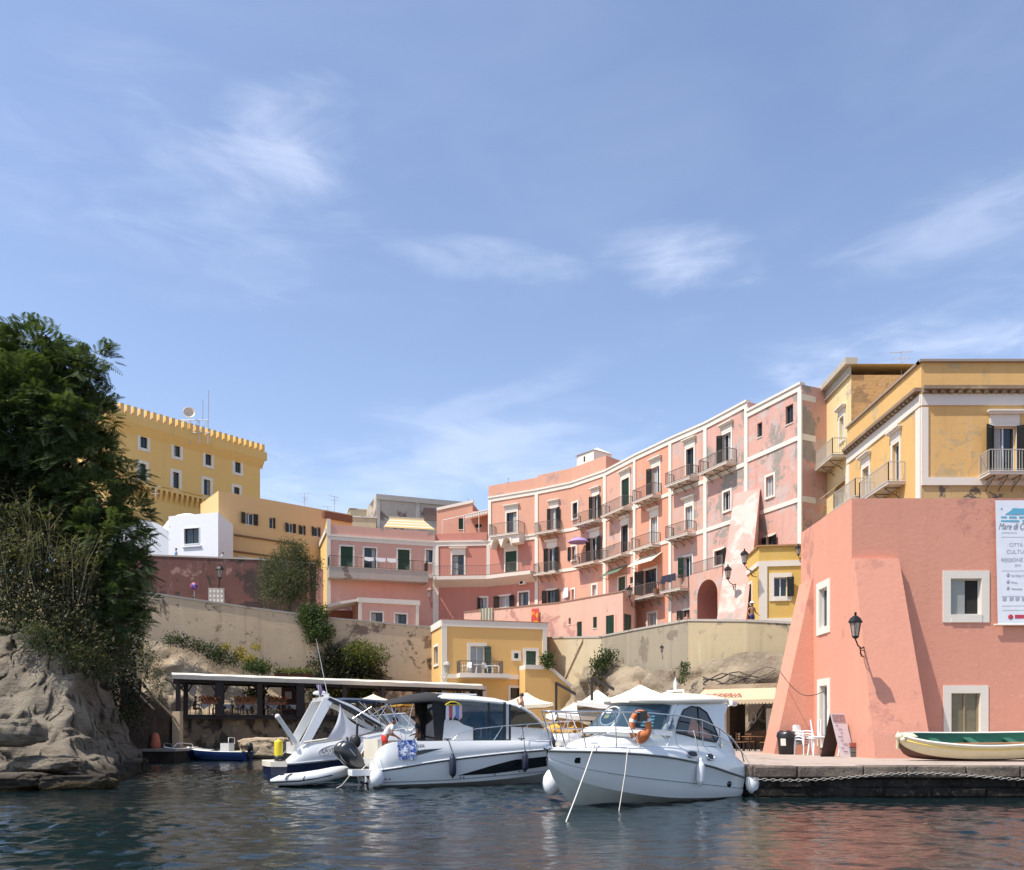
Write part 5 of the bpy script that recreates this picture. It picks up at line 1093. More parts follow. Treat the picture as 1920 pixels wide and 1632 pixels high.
# reeds and dry scrub on the bank
def reed_clump(label, base, n, h, spr, m=REED, stem=True):
    t = thing('reed_clump', label, 'reeds', base, 0, 'giant reeds on the headland'); V = []; base = Vector(base); c = MB()
    for i in range(n):
        a = random.uniform(0, 6.28); o = base + Vector((random.uniform(-spr, spr), random.uniform(-spr, spr) * .6, 0)); H = h * random.uniform(.6, 1.1); lean = Vector((math.cos(a), math.sin(a), 0)) * H * random.uniform(.1, .42)
        top = o + lean + Vector((0, 0, H)); c.tube([o, o + lean * .35 + Vector((0, 0, H * .55)), top], [.018, .014, .006], 4)
        for k in range(9):
            f = .3 + .7 * k / 9; p_ = o.lerp(top, f) ; b = random.uniform(0, 6.28); d = Vector((math.cos(b), math.sin(b), .45)).normalized(); L = random.uniform(.45, .9); s_ = d.cross(Vector((0, 0, 1))).normalized() * .028
            q1 = p_ + d * L * .5; q2 = p_ + d * L + Vector((0, 0, -.32 * L)); V += [p_ - s_, p_ + s_, q1 + s_ * 1.1, q1 - s_ * 1.1, q1 - s_ * 1.1, q1 + s_ * 1.1, q2 + s_ * .2, q2 - s_ * .2]
    npmesh('leaves', np.array([tuple(v) for v in V]), np.arange(len(V)).reshape(-1, 4), m, t); c.build('stems', plain('reed_stem_%d' % len(bpy.data.materials), (.26, .22, .13), .8), t)
def onhead(px, Y, lift=0.0):
    x = (px - CX) / F_PX * Y; return Vector((x, Y, headz(x, Y) + lift))
for px, py, Y, n, h, s, lb in ((30, 1120, 34.5, 46, 2.6, 1.1, 'broad grey green reed clump at the left edge, below the tall tree'), (120, 1130, 35, 40, 2.8, .9, 'tall reed clump with arching dry plumes beside the bushy tree'), (75, 1040, 36, 30, 2.4, 1.0, 'upper reed clump around the foot of the tall tree')):
    reed_clump(lb, P(px, py, Y), n, h, s)
def shrub(label, blobs, m, per=16, n=9, ln=.16, wd=.08, spread=.2, mats2=None, name='shrub', group=None, cat='shrub', root=None):
    b = blobs[0]; B = [P(*q[:3]) for q in blobs]; r = root or Vector((B[0].x, B[0].y, min(v.z - q[3] for v, q in zip(B, blobs))))
    t = tree(name, label, r, blobs, m, 0, None, 'leaf', per, n, ln, wd, spread, group, cat=cat, mats2=mats2)
    c = MB()
    for v, q in zip(B, blobs):
        for k in range(3): limb(c, v + Vector((random.uniform(-.2, .2), random.uniform(0, .2), -q[3] * .8)), v + Vector((random.uniform(-.3, .3), random.uniform(-.3, .3), random.uniform(-.1, .4))) * 1.0, .035, .008, n=4, seg=4)
    c.build('stems', BARK, t); return t
shrub('dark tangled shrub hanging over the rock, below the reeds', [(60, 1150, 34, 1.0), (120, 1190, 34, .9), (20, 1130, 34, .9), (170, 1215, 34.5, .8), (90, 1110, 35, 1.0), (10, 1060, 35, 1.1), (150, 1120, 35.5, 1.0), (40, 1000, 36.5, 1.4), (100, 1050, 36.5, 1.3), (0, 940, 37.5, 1.5), (60, 950, 38, 1.3), (-30, 1020, 36, 1.5), (130, 1180, 34.4, .9)], LEAF_DARK, 26, 13, .22, .07, .25, (LEAF_DRY, .14))
shrub('olive green scrub along the lip of the rock, under the bushy tree', [(90, 1205, 33.2, .5), (130, 1225, 33.4, .55), (160, 1240, 33.8, .55), (185, 1255, 34.5, .5), (60, 1190, 33, .4), (215, 1240, 36, .6), (205, 1210, 36, .7)], LEAF_BUSH, 44, 16, .24, .035, .18, (LEAF_DRY, .35))
shrub('pale dry bush at the head of the stair wall', [(250, 1225, 45, .8), (275, 1250, 46.5, .8), (290, 1275, 48, .6), (262, 1200, 46, .6), (300, 1295, 50, .5)], LEAF_DRY, 26, 12, .2, .05, .25, (LEAF_BUSH, .4))
shrub('dark ivy mass in the shady gap between the headland and the stair wall', [(225, 1260, 43, .9), (235, 1300, 43.5, .8), (222, 1215, 41, 1.0), (245, 1340, 44.5, .7), (215, 1330, 42, .8)], LEAF_DARK, 22, 12, .18, .09, .25)
# trees and bushes of the town side
tree('tamarisk_tree', 'rounded grey green tamarisk tree in front of the maroon wall', P(540, 1150, 72), [(540, 1060, 72, 1.7), (515, 1085, 72, 1.4), (570, 1085, 72, 1.4), (545, 1030, 72, 1.0), (530, 1110, 71.5, 1.6), (570, 1115, 71.5, 1.0), (580, 1060, 72.5, 1.0), (505, 1060, 72.5, .8), (545, 1090, 71, 1.5), (500, 1110, 72, .7), (560, 1035, 72, .8)], LEAF_TAM, .20, P(545, 1120, 72), 'leaf', 26, 14, .24, .05, .24)
shrub('bright green bush growing over the top of the tan retaining wall', [(590, 1165, 68.6, 1.0), (578, 1150, 68.8, .7), (605, 1185, 68.3, .8), (592, 1190, 68.3, .8), (570, 1160, 68.7, .5), (600, 1150, 68.7, .6)], LEAF_BUSH, 36, 14, .2, .11, .22, root=P(592, 1206, 68.8))
shrub('dark creeper hanging on the scabbed wall behind the pergola', [(640, 1245, 69, 1.2), (670, 1255, 69.3, 1.3), (620, 1230, 68.8, .9), (600, 1250, 68.6, .9), (700, 1260, 69.6, 1.1), (650, 1280, 69, 1.0), (615, 1275, 68.6, 1.0), (690, 1285, 69.2, 1.0)], LEAF_DARK, 24, 13, .2, .1, .25, (LEAF_DRY, .12))
shrub('yellow green flowering bush on top of the dark creeper', [(680, 1222, 68.6, .9), (655, 1228, 68.4, .7), (705, 1228, 69, .8), (690, 1240, 68.6, .7), (665, 1215, 69, .5)], LEAF_YEL, 34, 13, .18, .09, .2, (LEAF_BUSH, .5))
shrub('low dark green scrub strip on the ledge of the pale rock', [(320, 1200, 64, .45), (345, 1205, 64.2, .5), (370, 1212, 64.5, .5), (395, 1222, 64.6, .6), (415, 1232, 64.6, .6), (440, 1238, 64.8, .5)], LEAF_BUSH, 46, 13, .18, .07, .18, (LEAF_DARK, .5))
shrub('yellow flowering plants at the right end of the rock ledge', [(425, 1213, 65, .3), (450, 1225, 65, .45), (470, 1240, 64.5, .5), (480, 1215, 64.8, .3), (497, 1255, 65, .4)], LEAF_YEL, 60, 12, .16, .06, .14, (FLOWER_Y, .3))
shrub('green bush at the right end of the rock ledge, above the pergola roof', [(478, 1248, 64.2, .55), (495, 1250, 64.6, .5), (465, 1250, 64, .4)], LEAF_BUSH, 50, 13, .2, .08, .16)
shrub('green plants behind the pergola tables', [(600, 1305, 65, .7), (650, 1305, 66, .8), (680, 1300, 66.5, .9), (630, 1310, 65.5, .6), (480, 1300, 62.5, .6)], LEAF_BUSH, 34, 12, .22, .12, .2, (LEAF_YEL, .3))
shrub('dark green bush at the corner of the light buff wall', [(1132, 1236, 64.5, .55), (1120, 1252, 64.5, .5), (1144, 1230, 64.0, .42), (1114, 1273, 64.3, .4), (1128, 1250, 64, .45)], LEAF_BUSH, 36, 13, .2, .1, .2, (LEAF_DARK, .3))
shrub('narrow green plant hanging down the brown rock face', [(1283, 1250, 53.2, .2), (1285, 1263, 52.6, .2), (1280, 1277, 52.4, .16)], LEAF_BUSH, 90, 12, .16, .08, .12)
shrub('potted plant with big leaves by the green door of the yellow house', [(1025, 1243, 68, .26), (1031, 1247, 68, .2), (1021, 1232, 68, .14), (1031, 1231, 68, .12)], LEAF_BUSH, 90, 12, .22, .12, .14, cat='plant', name='potted_plant')
# trailing bare roots on the rock above the pizzeria
c = MB()
for k in range(6):
    Q = [P(1318 + i * 17, 1270 + k * 5 - 5 * i * (.5 if k % 2 else .2) + 7 * math.sin(i * 1.3 + k * 2), 48.4 - .05 * k) for i in range(9)]; c.tube(Q, [.05 - .004 * i for i in range(9)], 5)
    c.tube([Q[3], Q[3].lerp(P(1352 + k * 16, 1291, 47.6), .5) + Vector((.2, 0, .1)), P(1352 + k * 16, 1291, 47.6)], [.03, .025, .012], 5)
o = c.build('bare_creeper', BARK, None, P(1390, 1290, 47.5)); tag(o, 'bare grey creeper stems on the rock above the pizzeria awning', 'creeper')
# ------------------------------------------------------------------ boats
GEL = plain('white_gelcoat', (.78, .78, .76), .22, 0, .03, 1.0, coat=.4); GEL2 = plain('cream_gelcoat', (.76, .70, .58), .35, 0, .04, 1.0); NAVY = plain('navy_gelcoat', (.012, .018, .05), .15, 0, .1, coat=.4)
STEEL = plain('stainless', (.72, .72, .72), .18, .95, .05); RUBBER = plain('black_rubber', (.018, .018, .02), .5); CANVAS_BLK = plain('black_canvas', (.022, .022, .024), .9, 0, .3, 8, .4, 20); CANVAS_NVY = plain('navy_canvas', (.035, .05, .09), .85, 0, .2, 8)
GLASS = glassmat('tinted_glass', (.07, .14, .21), .62); GLASS_D = plain('black_glass', (.010, .011, .013), .05, 0, .2, spec=.7); GLASS_C = glassmat('clear_glass', (.25, .30, .33), .30)
FENDW = plain('white_fender', (.76, .77, .78), .35, 0, .05); FENDN = plain('navy_fender', (.018, .024, .05), .35); ROPE = plain('pale_rope', (.60, .57, .50), .9, 0, .25, 30); SEATW = plain('cream_vinyl', (.66, .61, .50), .5)
def cr(tab, x):
    """smooth interpolation through rows (x, a, b, ...)"""
    n = len(tab); i = 0
    while i < n - 2 and x > tab[i + 1][0]: i += 1
    p0, p1, p2, p3 = tab[max(i - 1, 0)], tab[i], tab[i + 1], tab[min(i + 2, n - 1)]
    h = p2[0] - p1[0]; t_ = min(max((x - p1[0]) / h, 0), 1); out = []
    for k in range(1, len(p1)):
        m1 = (p2[k] - p0[k]) / (p2[0] - p0[0]) * h if p2[0] != p0[0] else 0; m2 = (p3[k] - p1[k]) / (p3[0] - p1[0]) * h if p3[0] != p1[0] else 0
        out.append((2 * t_**3 - 3 * t_**2 + 1) * p1[k] + (t_**3 - 2 * t_**2 + t_) * m1 + (-2 * t_**3 + 3 * t_**2) * p2[k] + (t_**3 - t_**2) * m2)
    return out
def strip(c, tab, f0, f1, n=34, x0=None, x1=None, mi=0, steps=1, curve=0.0):
    """surface between two lines given by functions row->(y,z), both sides of the boat"""
    x0 = tab[0][0] if x0 is None else x0; x1 = tab[-1][0] if x1 is None else x1
    for sg in (1, -1):
        secs = []
        for i in range(n + 1):
            x = x0 + (x1 - x0) * i / n; r = cr(tab, x); a, b = f0(r), f1(r); row = []
            for k in range(steps + 1):
                f = k / steps; bul = curve * math.sin(math.pi * f)
                row.append((x, sg * (a[0] + (b[0] - a[0]) * f + bul), a[1] + (b[1] - a[1]) * f))
            secs.append(row if sg > 0 else row[::-1])
        c.loft(secs, mi)
def line(tab, f, sg, x0, x1, n=30, dy=0.0, dz=0.0):
    out = []
    for i in range(n + 1):
        x = x0 + (x1 - x0) * i / n; y, z = f(cr(tab, x)); out.append((x, sg * (y + dy), z + dz))
    return out
def fender(label, p, h, r, m, top=None, ball=False, group='boat fenders'):
    """hangs at p (top of the fender) from a line to top"""
    t = thing('fender', label, 'fender', p, 0, group); p = Vector(p); c = MB()
    if ball: pr = [(.02, .0), (.05, -.03), (.06, -.08), (r * .55, -.14), (r * .9, -.14 - h * .22), (r, -.14 - h * .5), (r * .85, -.14 - h * .78), (r * .4, -.14 - h * .97), (.02, -.14 - h)]
    else: pr = [(.025, .0), (.045, -.02), (.045, -.08), (r * .85, -.15), (r, -.22), (r, -h * .85), (r * .8, -h * .95), (.04, -h), (.03, -h - .05), (.005, -h - .06)]
    c.lathe(pr, p, 16); c.build('bladder', m, t); c = MB(); q = Vector(top) if top else p + Vector((0, 0, .5)); c.tube([p - Vector((0, 0, .02)), q], .012, 5); c.build('line', ROPE if m is FENDW else RUBBER, t); return t

# ---- the sports cruiser in front
S1 = Vector((5.92, 25.6, 0)); A1 = R(220.4)
cruiser = thing('motor_cruiser', 'white motor cruiser with rounded cabin and cream roof, bow towards the viewer', 'boat', S1, A1, local=True)
M1 = Matrix.Translation(S1) @ Matrix.Rotation(A1, 4, 'Z'); W1 = lambda x, y, z: M1 @ Vector((x, y, z))
# x, keel z, chine y, chine z, rub y, rub z, deck y, deck z
T1 = [(0, -.40, 1.12, .02, 1.25, .55, 1.20, .98), (.7, -.42, 1.14, .03, 1.31, .70, 1.20, 1.32), (1.6, -.42, 1.15, .05, 1.35, .90, 1.22, 1.46), (3.0, -.40, 1.10, .12, 1.35, 1.15, 1.20, 1.50), (4.2, -.35, .90, .26, 1.22, 1.29, 1.06, 1.50), (5.2, -.18, .56, .46, .92, 1.36, .78, 1.49),
      (5.9, .14, .28, .68, .55, 1.39, .45, 1.47), (6.35, .62, .10, .92, .24, 1.40, .18, 1.45), (6.62, 1.05, .015, 1.12, .04, 1.41, .02, 1.44)]
fk, fc, fr, fd = (lambda r: (0.0, r[0])), (lambda r: (r[1], r[2])), (lambda r: (r[3], r[4])), (lambda r: (r[5], r[6]))
fm = lambda r: (r[1] + (r[3] - r[1]) * .52, r[2] + (r[4] - r[2]) * .42)
c = MB(); strip(c, T1, fk, fc, 36, steps=3, curve=.02, mi=1); strip(c, T1, fc, lambda r: (fm(r)[0], fm(r)[1]), 36, steps=3, curve=.02); strip(c, T1, lambda r: (fm(r)[0] - .012, fm(r)[1] + .012), fr, 36, steps=3, curve=-.015); strip(c, T1, fr, fd, 36, steps=3, curve=.03)
r0 = cr(T1, 0); c.poly([(0, 0, r0[0]), (0, r0[1], r0[2]), (0, r0[3], r0[4]), (0, r0[5], r0[6]), (0, -r0[5], r0[6]), (0, -r0[3], r0[4]), (0, -r0[1], r0[2])])
c.build('hull', [GEL, plain('stained_gelcoat', (.50, .51, .46), .4, 0, .2, 3)], cruiser)
for sg in (1, -1):
    c = MB(); c.tube(line(T1, fr, sg, 0, 6.62, 40, .012), .028, 7); c.build('rub_rail', plain('grey_rubber_%d' % (sg + 1), (.10, .105, .11), .5), cruiser)
for sg in (1, -1): c = MB(); c.tube(line(T1, fm, sg, .0, 5.2, 30, .004), .009, 5); c.build('spray_line', plain('grey_line_%d' % (sg + 1), (.28, .30, .32), .5), cruiser)
# deck and coach roof
c = MB(); D1 = [(1.2, 1.20, 1.47, 1.05, 1.75, 1.95), (2.6, 1.21, 1.50, 1.05, 1.80, 1.98), (3.6, 1.14, 1.50, .98, 1.80, 1.95), (4.4, 1.02, 1.50, .80, 1.74, 1.86), (5.3, .75, 1.49, .52, 1.62, 1.70), (6.0, .40, 1.465, .22, 1.52, 1.56), (6.62, .02, 1.44, .01, 1.45, 1.455)]
strip(c, D1, lambda r: (r[0], r[1]), lambda r: (r[0] - .10, r[1] + .02), 26); strip(c, D1, lambda r: (max(r[0] - .10, .0), r[1] + .02), lambda r: (r[2], r[3]), 26, steps=4, curve=.03); strip(c, D1, lambda r: (r[2], r[3]), lambda r: (0, r[4]), 26, steps=4)
c.build('foredeck', GEL, cruiser)
c = MB(); c.box(-.45, .05, -1.05, 1.05, .28, .36); c.build('swim_platform', GEL, cruiser)
c = MB(); c.poly([(0.02, -1.18, 1.0), (1.3, -1.18, 1.0), (1.3, 1.18, 1.0), (.02, 1.18, 1.0)]); c.obox((.15, -.9, .9), (.5, 0, 0), (0, 1.8, 0), (0, 0, .5)); c.build('cockpit', SEATW, cruiser)
# pilothouse: base ring -> window foot -> window head -> roof edge
NB = [(4.72, 0), (4.66, .48), (4.46, .84), (3.95, 1.07), (3.05, 1.09)]; NT_ = [(3.72, 0), (3.66, .40), (3.48, .70), (3.15, .88), (2.62, .90)]
def ring1(pts, z, off=0.0): return [(x + off, y, z) for x, y in pts[::-1]] + [(x + off, -y, z) for x, y in pts[1:]]
zb_, zt_ = [1.98, 1.98, 1.96, 1.92, 1.86], [2.72, 2.72, 2.70, 2.66, 2.60]
rb = [(x, y, z) for (x, y), z in zip(NB, zb_)]; rt = [(x, y, z) for (x, y), z in zip(NT_, zt_)]
full = lambda L: L[::-1] + [(x, -y, z) for x, y, z in L[1:]]
lerp3 = lambda a, b, f: tuple(a[i] + (b[i] - a[i]) * f for i in range(3))
RB, RT = full(rb), full(rt)
c = MB(); c.loft([RB, RT]); c.build('windscreen', GLASS, cruiser)
n_ = len(RB)
for (f0, f1) in ((-.14, .04), (.95, 1.05)):
    c = MB()
    for i in range(n_ - 1):
        a, b = lerp3(RB[i], RT[i], f0), lerp3(RB[i + 1], RT[i + 1], f0); a2, b2 = lerp3(RB[i], RT[i], f1), lerp3(RB[i + 1], RT[i + 1], f1); o = Vector((.02, 0, .012))
        c.quad(Vector(a) + o, Vector(b) + o, Vector(b2) + o, Vector(a2) + o)
    c.build('windscreen_frame', GEL, cruiser)
for sg in (1, -1):                                        # A pillar and cabin side with its arched window
    c = MB(); a, b = Vector((3.02, sg * 1.045, 1.74)), Vector((2.62, sg * .885, 2.66)); c.tube([a + Vector((.35, -.05 * sg, .0)), a.lerp(b, .5) + Vector((.22, -.03 * sg, 0)), b + Vector((.12, 0, 0))], [.10, .085, .08], 8); c.build('pillar', GEL, cruiser)
    c = MB(); out = [(3.35, 1.50), (3.15, 1.80), (2.72, 2.60), (2.3, 2.74), (.55, 2.72), (.40, 2.6), (.62, 2.35), (.72, 1.95), (.35, 1.35), (.3, 1.2)]
    ys = lambda z: sg * (1.14 - .22 * max(0, (z - 1.5)) / 1.2)
    c.prism([(x, ys(z), z) for x, z in out], (0, -sg * .06, 0)); c.build('cabin_side', GEL, cruiser)
    c = MB(); win = [(2.95, 1.86), (2.72, 2.20), (2.45, 2.48), (2.1, 2.58), (1.75, 2.56), (1.45, 2.42), (1.22, 2.05), (1.08, 1.72), (1.22, 1.60), (1.9, 1.68), (2.5, 1.80)]
    c.prism([(x, ys(z) + sg * .014, z) for x, z in win], (0, -sg * .012, 0)); sw = c.build('side_window', GLASS_D, cruiser)
    c = MB(); q = [(x, ys(z) + sg * .016, z) for x, z in win]; c.tube(q, .022, 6, True); c.build('gasket', RUBBER, sw)
    c = MB(); c.prism([(x, ys(z) + sg * .017, z) for x, z in ((2.45, 1.84), (2.15, 2.30), (1.80, 2.02), (1.45, 1.78), (1.35, 1.70), (1.9, 1.74))], (0, -sg * .004, 0)); c.build('curtain', plain('salmon_curtain_%d' % (sg + 1), (.40, .22, .17), .4), sw)
    c = MB(); c.tube([(1.95, ys(1.75) + sg * .02, 1.72), (1.82, ys(2.5) + sg * .02, 2.55)], .015, 5); c.build('sash', RUBBER, sw)
c = MB(); secs = []
for x, w, ze, zc_ in ((3.95, .34, 2.74, 2.76), (3.85, .72, 2.73, 2.80), (3.5, .93, 2.71, 2.86), (2.9, 1.0, 2.70, 2.93), (2.2, 1.03, 2.72, 2.98), (1.4, 1.05, 2.75, 3.0), (.7, 1.02, 2.78, 2.98), (.3, .92, 2.80, 2.93), (.12, .80, 2.82, 2.88)):
    secs.append([(x, -w * .96, ze - .07), (x, -w, ze)] + [(x, w * math.sin(a), ze + (zc_ - ze) * math.cos(a)) for a in [i * .2618 * 1.0 for i in range(-5, 6)]] + [(x, w, ze), (x, w * .96, ze - .07)])
k = len(secs[0])
for a in secs: a.append((a[0][0], 0, a[0][2] + .01))
c.rings(secs, False, True, 0, True); c.build('roof', GEL2, cruiser)
for sg in (1, -1): c = MB(); c.tube([(.35, sg * .98, 2.72), (.05, sg * .95, 2.70), (-.1, sg * .7, 2.76)], [.09, .08, .05], 8); c.lathe([(.03, 0), (.035, .03), (.0, .035)], (.5, sg * 1.03, 2.62), 10, (0, sg, 0)); c.build('roof_wing', GEL, cruiser)
c = MB(); c.tube([(1.6, -.3, 2.98), (1.6, -.3, 3.06), (1.6, .3, 3.06), (1.6, .3, 2.98)], .03, 6); c.lathe([(.05, 0), (.05, .25), (.02, .3), (.015, .38)], (1.6, 0, 3.06), 10); c.box(1.2, 1.4, -.6, -.4, 2.9, 3.05); c.build('roof_fittings', GEL, cruiser)
c = MB(); c.box(2.2, 3.3, -.85, .85, 1.2, 1.9); c.build('dashboard', plain('dash_blue', (.10, .13, .19), .7, 0, .4, 3), cruiser)
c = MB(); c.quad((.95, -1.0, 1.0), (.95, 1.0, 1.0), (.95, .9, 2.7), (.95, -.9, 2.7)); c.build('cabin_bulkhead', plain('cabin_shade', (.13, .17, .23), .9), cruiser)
c = MB(); c.lathe([(.30, 0), (.30, .04), (.02, .05)], (4.10, -.2, 2.30), 26, (.80, 0, .6)); sc_ = c.build('sunshield', RUBBER, cruiser); c = MB(); ax = Vector((.8, 0, .6)).normalized(); e1 = Vector((0, 1, 0)); e2 = ax.cross(e1)
c.tube([Vector((4.12, -.2, 2.31)) + (e1 * math.cos(a) + e2 * math.sin(a)) * .31 for a in [i * .2417 for i in range(26)]], .025, 6, True); c.build('ring', GEL, sc_)
c = MB()
for dz, m_ in ((.10, 0), (-.07, 1)): o = Vector((4.12, -.24, 2.31)) + ax * .06 + e2 * (dz - .05); c.prism([o - e1 * .08, o + e1 * .08, o + e1 * .08 + e2 * .12, o - e1 * .08 + e2 * .12], ax * .005, m_)
c.build('sticker', [GEL, plain('sticker_yellow', (.62, .50, .05), .6)], sc_)
tw_ = MB()
for i in range(5): tw_.prism([(3.72 - .02 * i, .52 + .06 * i, 2.04 + .085 * i), (3.62 - .02 * i, .86, 2.02 + .085 * i), (3.58 - .02 * i, .86, 2.06 + .085 * i), (3.68 - .02 * i, .52 + .06 * i, 2.08 + .085 * i)], (-.02, 0, 0))
tw_.build('striped_cloth', plain('turquoise_cloth', (.20, .55, .68), .8), cruiser)
# rails
RL = [(6.72, .0, 2.40), (6.62, .20, 2.40), (6.2, .42, 2.40), (5.3, .84, 2.40), (4.2, 1.10, 2.38), (3.0, 1.22, 2.32), (2.0, 1.24, 2.20), (1.2, 1.24, 1.98), (.6, 1.24, 1.68), (.15, 1.24, 1.30), (.02, 1.23, 1.02)]
MR = [(6.45, .16, 1.98), (5.9, .46, 1.96), (5.2, .80, 1.95), (4.2, 1.07, 1.95), (3.0, 1.20, 1.93), (2.0, 1.22, 1.86), (1.2, 1.23, 1.74), (.6, 1.23, 1.55)]
c = MB(); full_r = [(x, -y, z) for x, y, z in RL[:0:-1]] + RL; c.tube(full_r, .020, 8)
for sg in (1, -1):
    c.tube([(x, sg * y, z) for x, y, z in MR], .011, 6)
    for (x, y, z), (xb, yb, zb2) in (((6.55, .26, 2.40), (6.20, .24, 1.46)), ((6.0, .50, 2.40), (5.75, .50, 1.48)), ((5.1, .90, 2.40), (5.0, .84, 1.49)), ((4.9, .96, 2.40), (4.3, 1.02, 1.50)), ((3.2, 1.20, 2.33), (3.0, 1.19, 1.50)), ((2.0, 1.24, 2.2), (1.9, 1.20, 1.48)), ((1.2, 1.24, 1.98), (1.1, 1.20, 1.42))): c.tube([(x, sg * y, z), (xb, sg * yb, zb2)], .016, 6)
c.build('bow_rail', STEEL, cruiser)
c = MB(); c.tube([(6.5, 0, 1.5), (6.62, 0, 1.53), (6.7, 0, 1.46)], .05, 6); c.box(6.0, 6.25, -.09, .09, 1.53, 1.62); c.build('anchor_roller', STEEL, cruiser)
for x, y, z in ((5.55, .60, 1.55), (1.0, 1.16, 1.50)): c = MB(); c.tube([(x - .12, y, z + .05), (x + .12, y, z + .05)], .018, 6); c.tube([(x, y, z - .04), (x, y, z + .05)], .025, 6); c.build('cleat', STEEL, cruiser)
for x, w, h_ in ((2.55, .22, .085), (1.75, .15, .085)):
    r = cr(T1, x); y, z = (r[3] + r[5]) / 2 + .045, (r[4] + r[6]) / 2; e = []
    c = MB(); pts = [Vector((x + w * math.copysign(abs(math.cos(a)) ** .7, math.cos(a)), y - .05 * math.sin(a), z + h_ * math.sin(a))) for a in [i * math.pi / 8 for i in range(16)]]
    c.prism(pts, (0, .012, 0)); pl_ = c.build('portlight', GLASS_D, cruiser); c = MB(); c.tube([p_ + Vector((0, .012, 0)) for p_ in pts], .018, 6, True); c.build('rim', STEEL, pl_)
r = cr(T1, .75); c = MB(); c.lathe([(.09, 0), (.09, .02), (.0, .02)], (.75, 1.235, .40), 14, (0, 1, -.1)); c.build('vent', GLASS_D, cruiser)
c = MB(); n1 = Vector((.55, .78, -.25)).normalized(); q = Vector((6.02, .345, 1.17)); e1_ = Vector((-.80, .58, 0)).normalized(); e2_ = n1.cross(e1_); c.prism([q + e1_ * a + e2_ * b for a, b in ((-.15, -.07), (.15, -.07), (.16, .08), (-.16, .08))], n1 * .03); c.build('anchor_recess', GLASS_D, cruiser)
c = MB()
for a in range(13): pass
c.tube([(4.95 + .25 * math.cos(a), .15 + .16 * math.sin(a), 1.795 - .06 * math.cos(a)) for a in [i * .45 for i in range(14)]], .012, 5, True); c.build('hatch_rim', plain('grey_hatch', (.5, .5, .5), .5), cruiser)
c = MB(); ring_ = [(4.55 + .0, .58 + .25 * math.cos(a), 2.08 + .38 * math.sin(a)) for a in [i * 2 * math.pi / 26 for i in range(26)]]
# lifebuoy in its holder on the port rail
Lb = thing('lifebuoy', 'orange horseshoe lifebuoy with white bands, hung on the cruiser rail', 'lifebuoy', W1(4.35, 1.02, 1.6)); cen = W1(4.25, .98, 2.02); vx = Vector((.92, -.2, 0)).normalized(); OR = plain('lifebuoy_orange', (.58, .17, .05), .6, 0, .2, 6)
pts = [cen + vx * .215 * math.cos(a) + Vector((0, 0, .36 * math.sin(a))) for a in [i * 2 * math.pi / 30 for i in range(30)]]
c = MB(); c.tube(pts, .085, 10, True); c.build('ring', OR, Lb); c = MB()
for a in (2.7, .45, 4.1): c.tube([cen + vx * .215 * math.cos(a + d) + Vector((0, 0, .36 * math.sin(a + d))) for d in (-.12, 0, .12)], .091, 10)
c.build('band', GEL, Lb); c = MB(); c.obox(cen + vx * -.10 + Vector((0, -.1, .14)), vx * .26, (0, -.06, 0), (0, 0, .26)); c.build('holder', RUBBER, Lb); c = MB(); c.ball(cen + vx * .06 + Vector((0, -.08, -.22)), .15, 10, sc=(1.1, .6, .8)); c.build('float_light', OR, Lb)
# mooring ropes
def rope(label, pts, r=.016, m=ROPE): c = MB(); c.tube(pts, r, 6); o = c.build('mooring_rope', m, None, pts[0]); return tag(o, label, 'rope')
a, b = W1(5.55, .62, 1.60), P(1058, 1541, 17.98); b.z = -.1; rope('taut pale mooring rope from the cruiser bow cleat, running down left into the water', [a, a.lerp(b, .33) + Vector((0, 0, -.04)), a.lerp(b, .66) + Vector((0, 0, -.04)), b])
rope('short slack rope hanging down the cruiser bow into the water', [P(1178, 1402, 21.75), P(1176, 1412, 21.35), P(1172, 1450, 21.0), P(1160, 1524, 20.4)], .010)
fender('white sausage fender on the side of the front cruiser', W1(2.3, 1.42, 1.18), .72, .11, FENDW, W1(2.35, 1.22, 1.93)); fender('white round fender at the stern corner of the front cruiser', W1(-.12, 1.42, .85), .62, .20, FENDW, W1(.1, 1.24, 1.28), True)
fender('white round fender left of the front cruiser bow', W1(5.2, -1.35, .95), .66, .25, FENDW, W1(5.0, -.90, 1.5), True)

# ---- the white cabin cruiser with the black canopy
A2 = math.atan2(.398, .917); S2 = Vector((-4.5, 28.2, 0)) + Vector((-.398, .917, 0)) * 1.35
cab = thing('cabin_cruiser', 'white cabin cruiser with large side windows and black aft canopy, seen side on', 'boat', S2, A2, local=True)
M2 = Matrix.Translation(S2) @ Matrix.Rotation(A2, 4, 'Z'); W2 = lambda x, y, z: M2 @ Vector((x, y, z))
T2 = [(0, -.35, 1.2, .10, 1.30, .58, 1.10, .98), (.25, -.36, 1.22, .10, 1.34, .62, 1.22, 1.35), (.7, -.36, 1.22, .10, 1.36, .68, 1.28, 1.52), (2.0, -.38, 1.22, .11, 1.38, .87, 1.30, 1.55), (3.5, -.38, 1.20, .14, 1.38, 1.03, 1.30, 1.56), (5.0, -.36, 1.08, .22, 1.36, 1.16, 1.27, 1.56), (6.3, -.30, .82, .34, 1.20, 1.24, 1.10, 1.57), (7.3, -.1, .42, .55, .78, 1.30, .70, 1.58), (8.1, .5, .1, .9, .28, 1.35, .22, 1.59), (8.4, 1.0, .01, 1.1, .03, 1.38, .02, 1.6)]
c = MB(); strip(c, T2, fk, fc, 40, steps=2); strip(c, T2, fc, fr, 40, steps=4, curve=.02); strip(c, T2, fr, fd, 40, steps=4, curve=.05); r0 = cr(T2, 0)
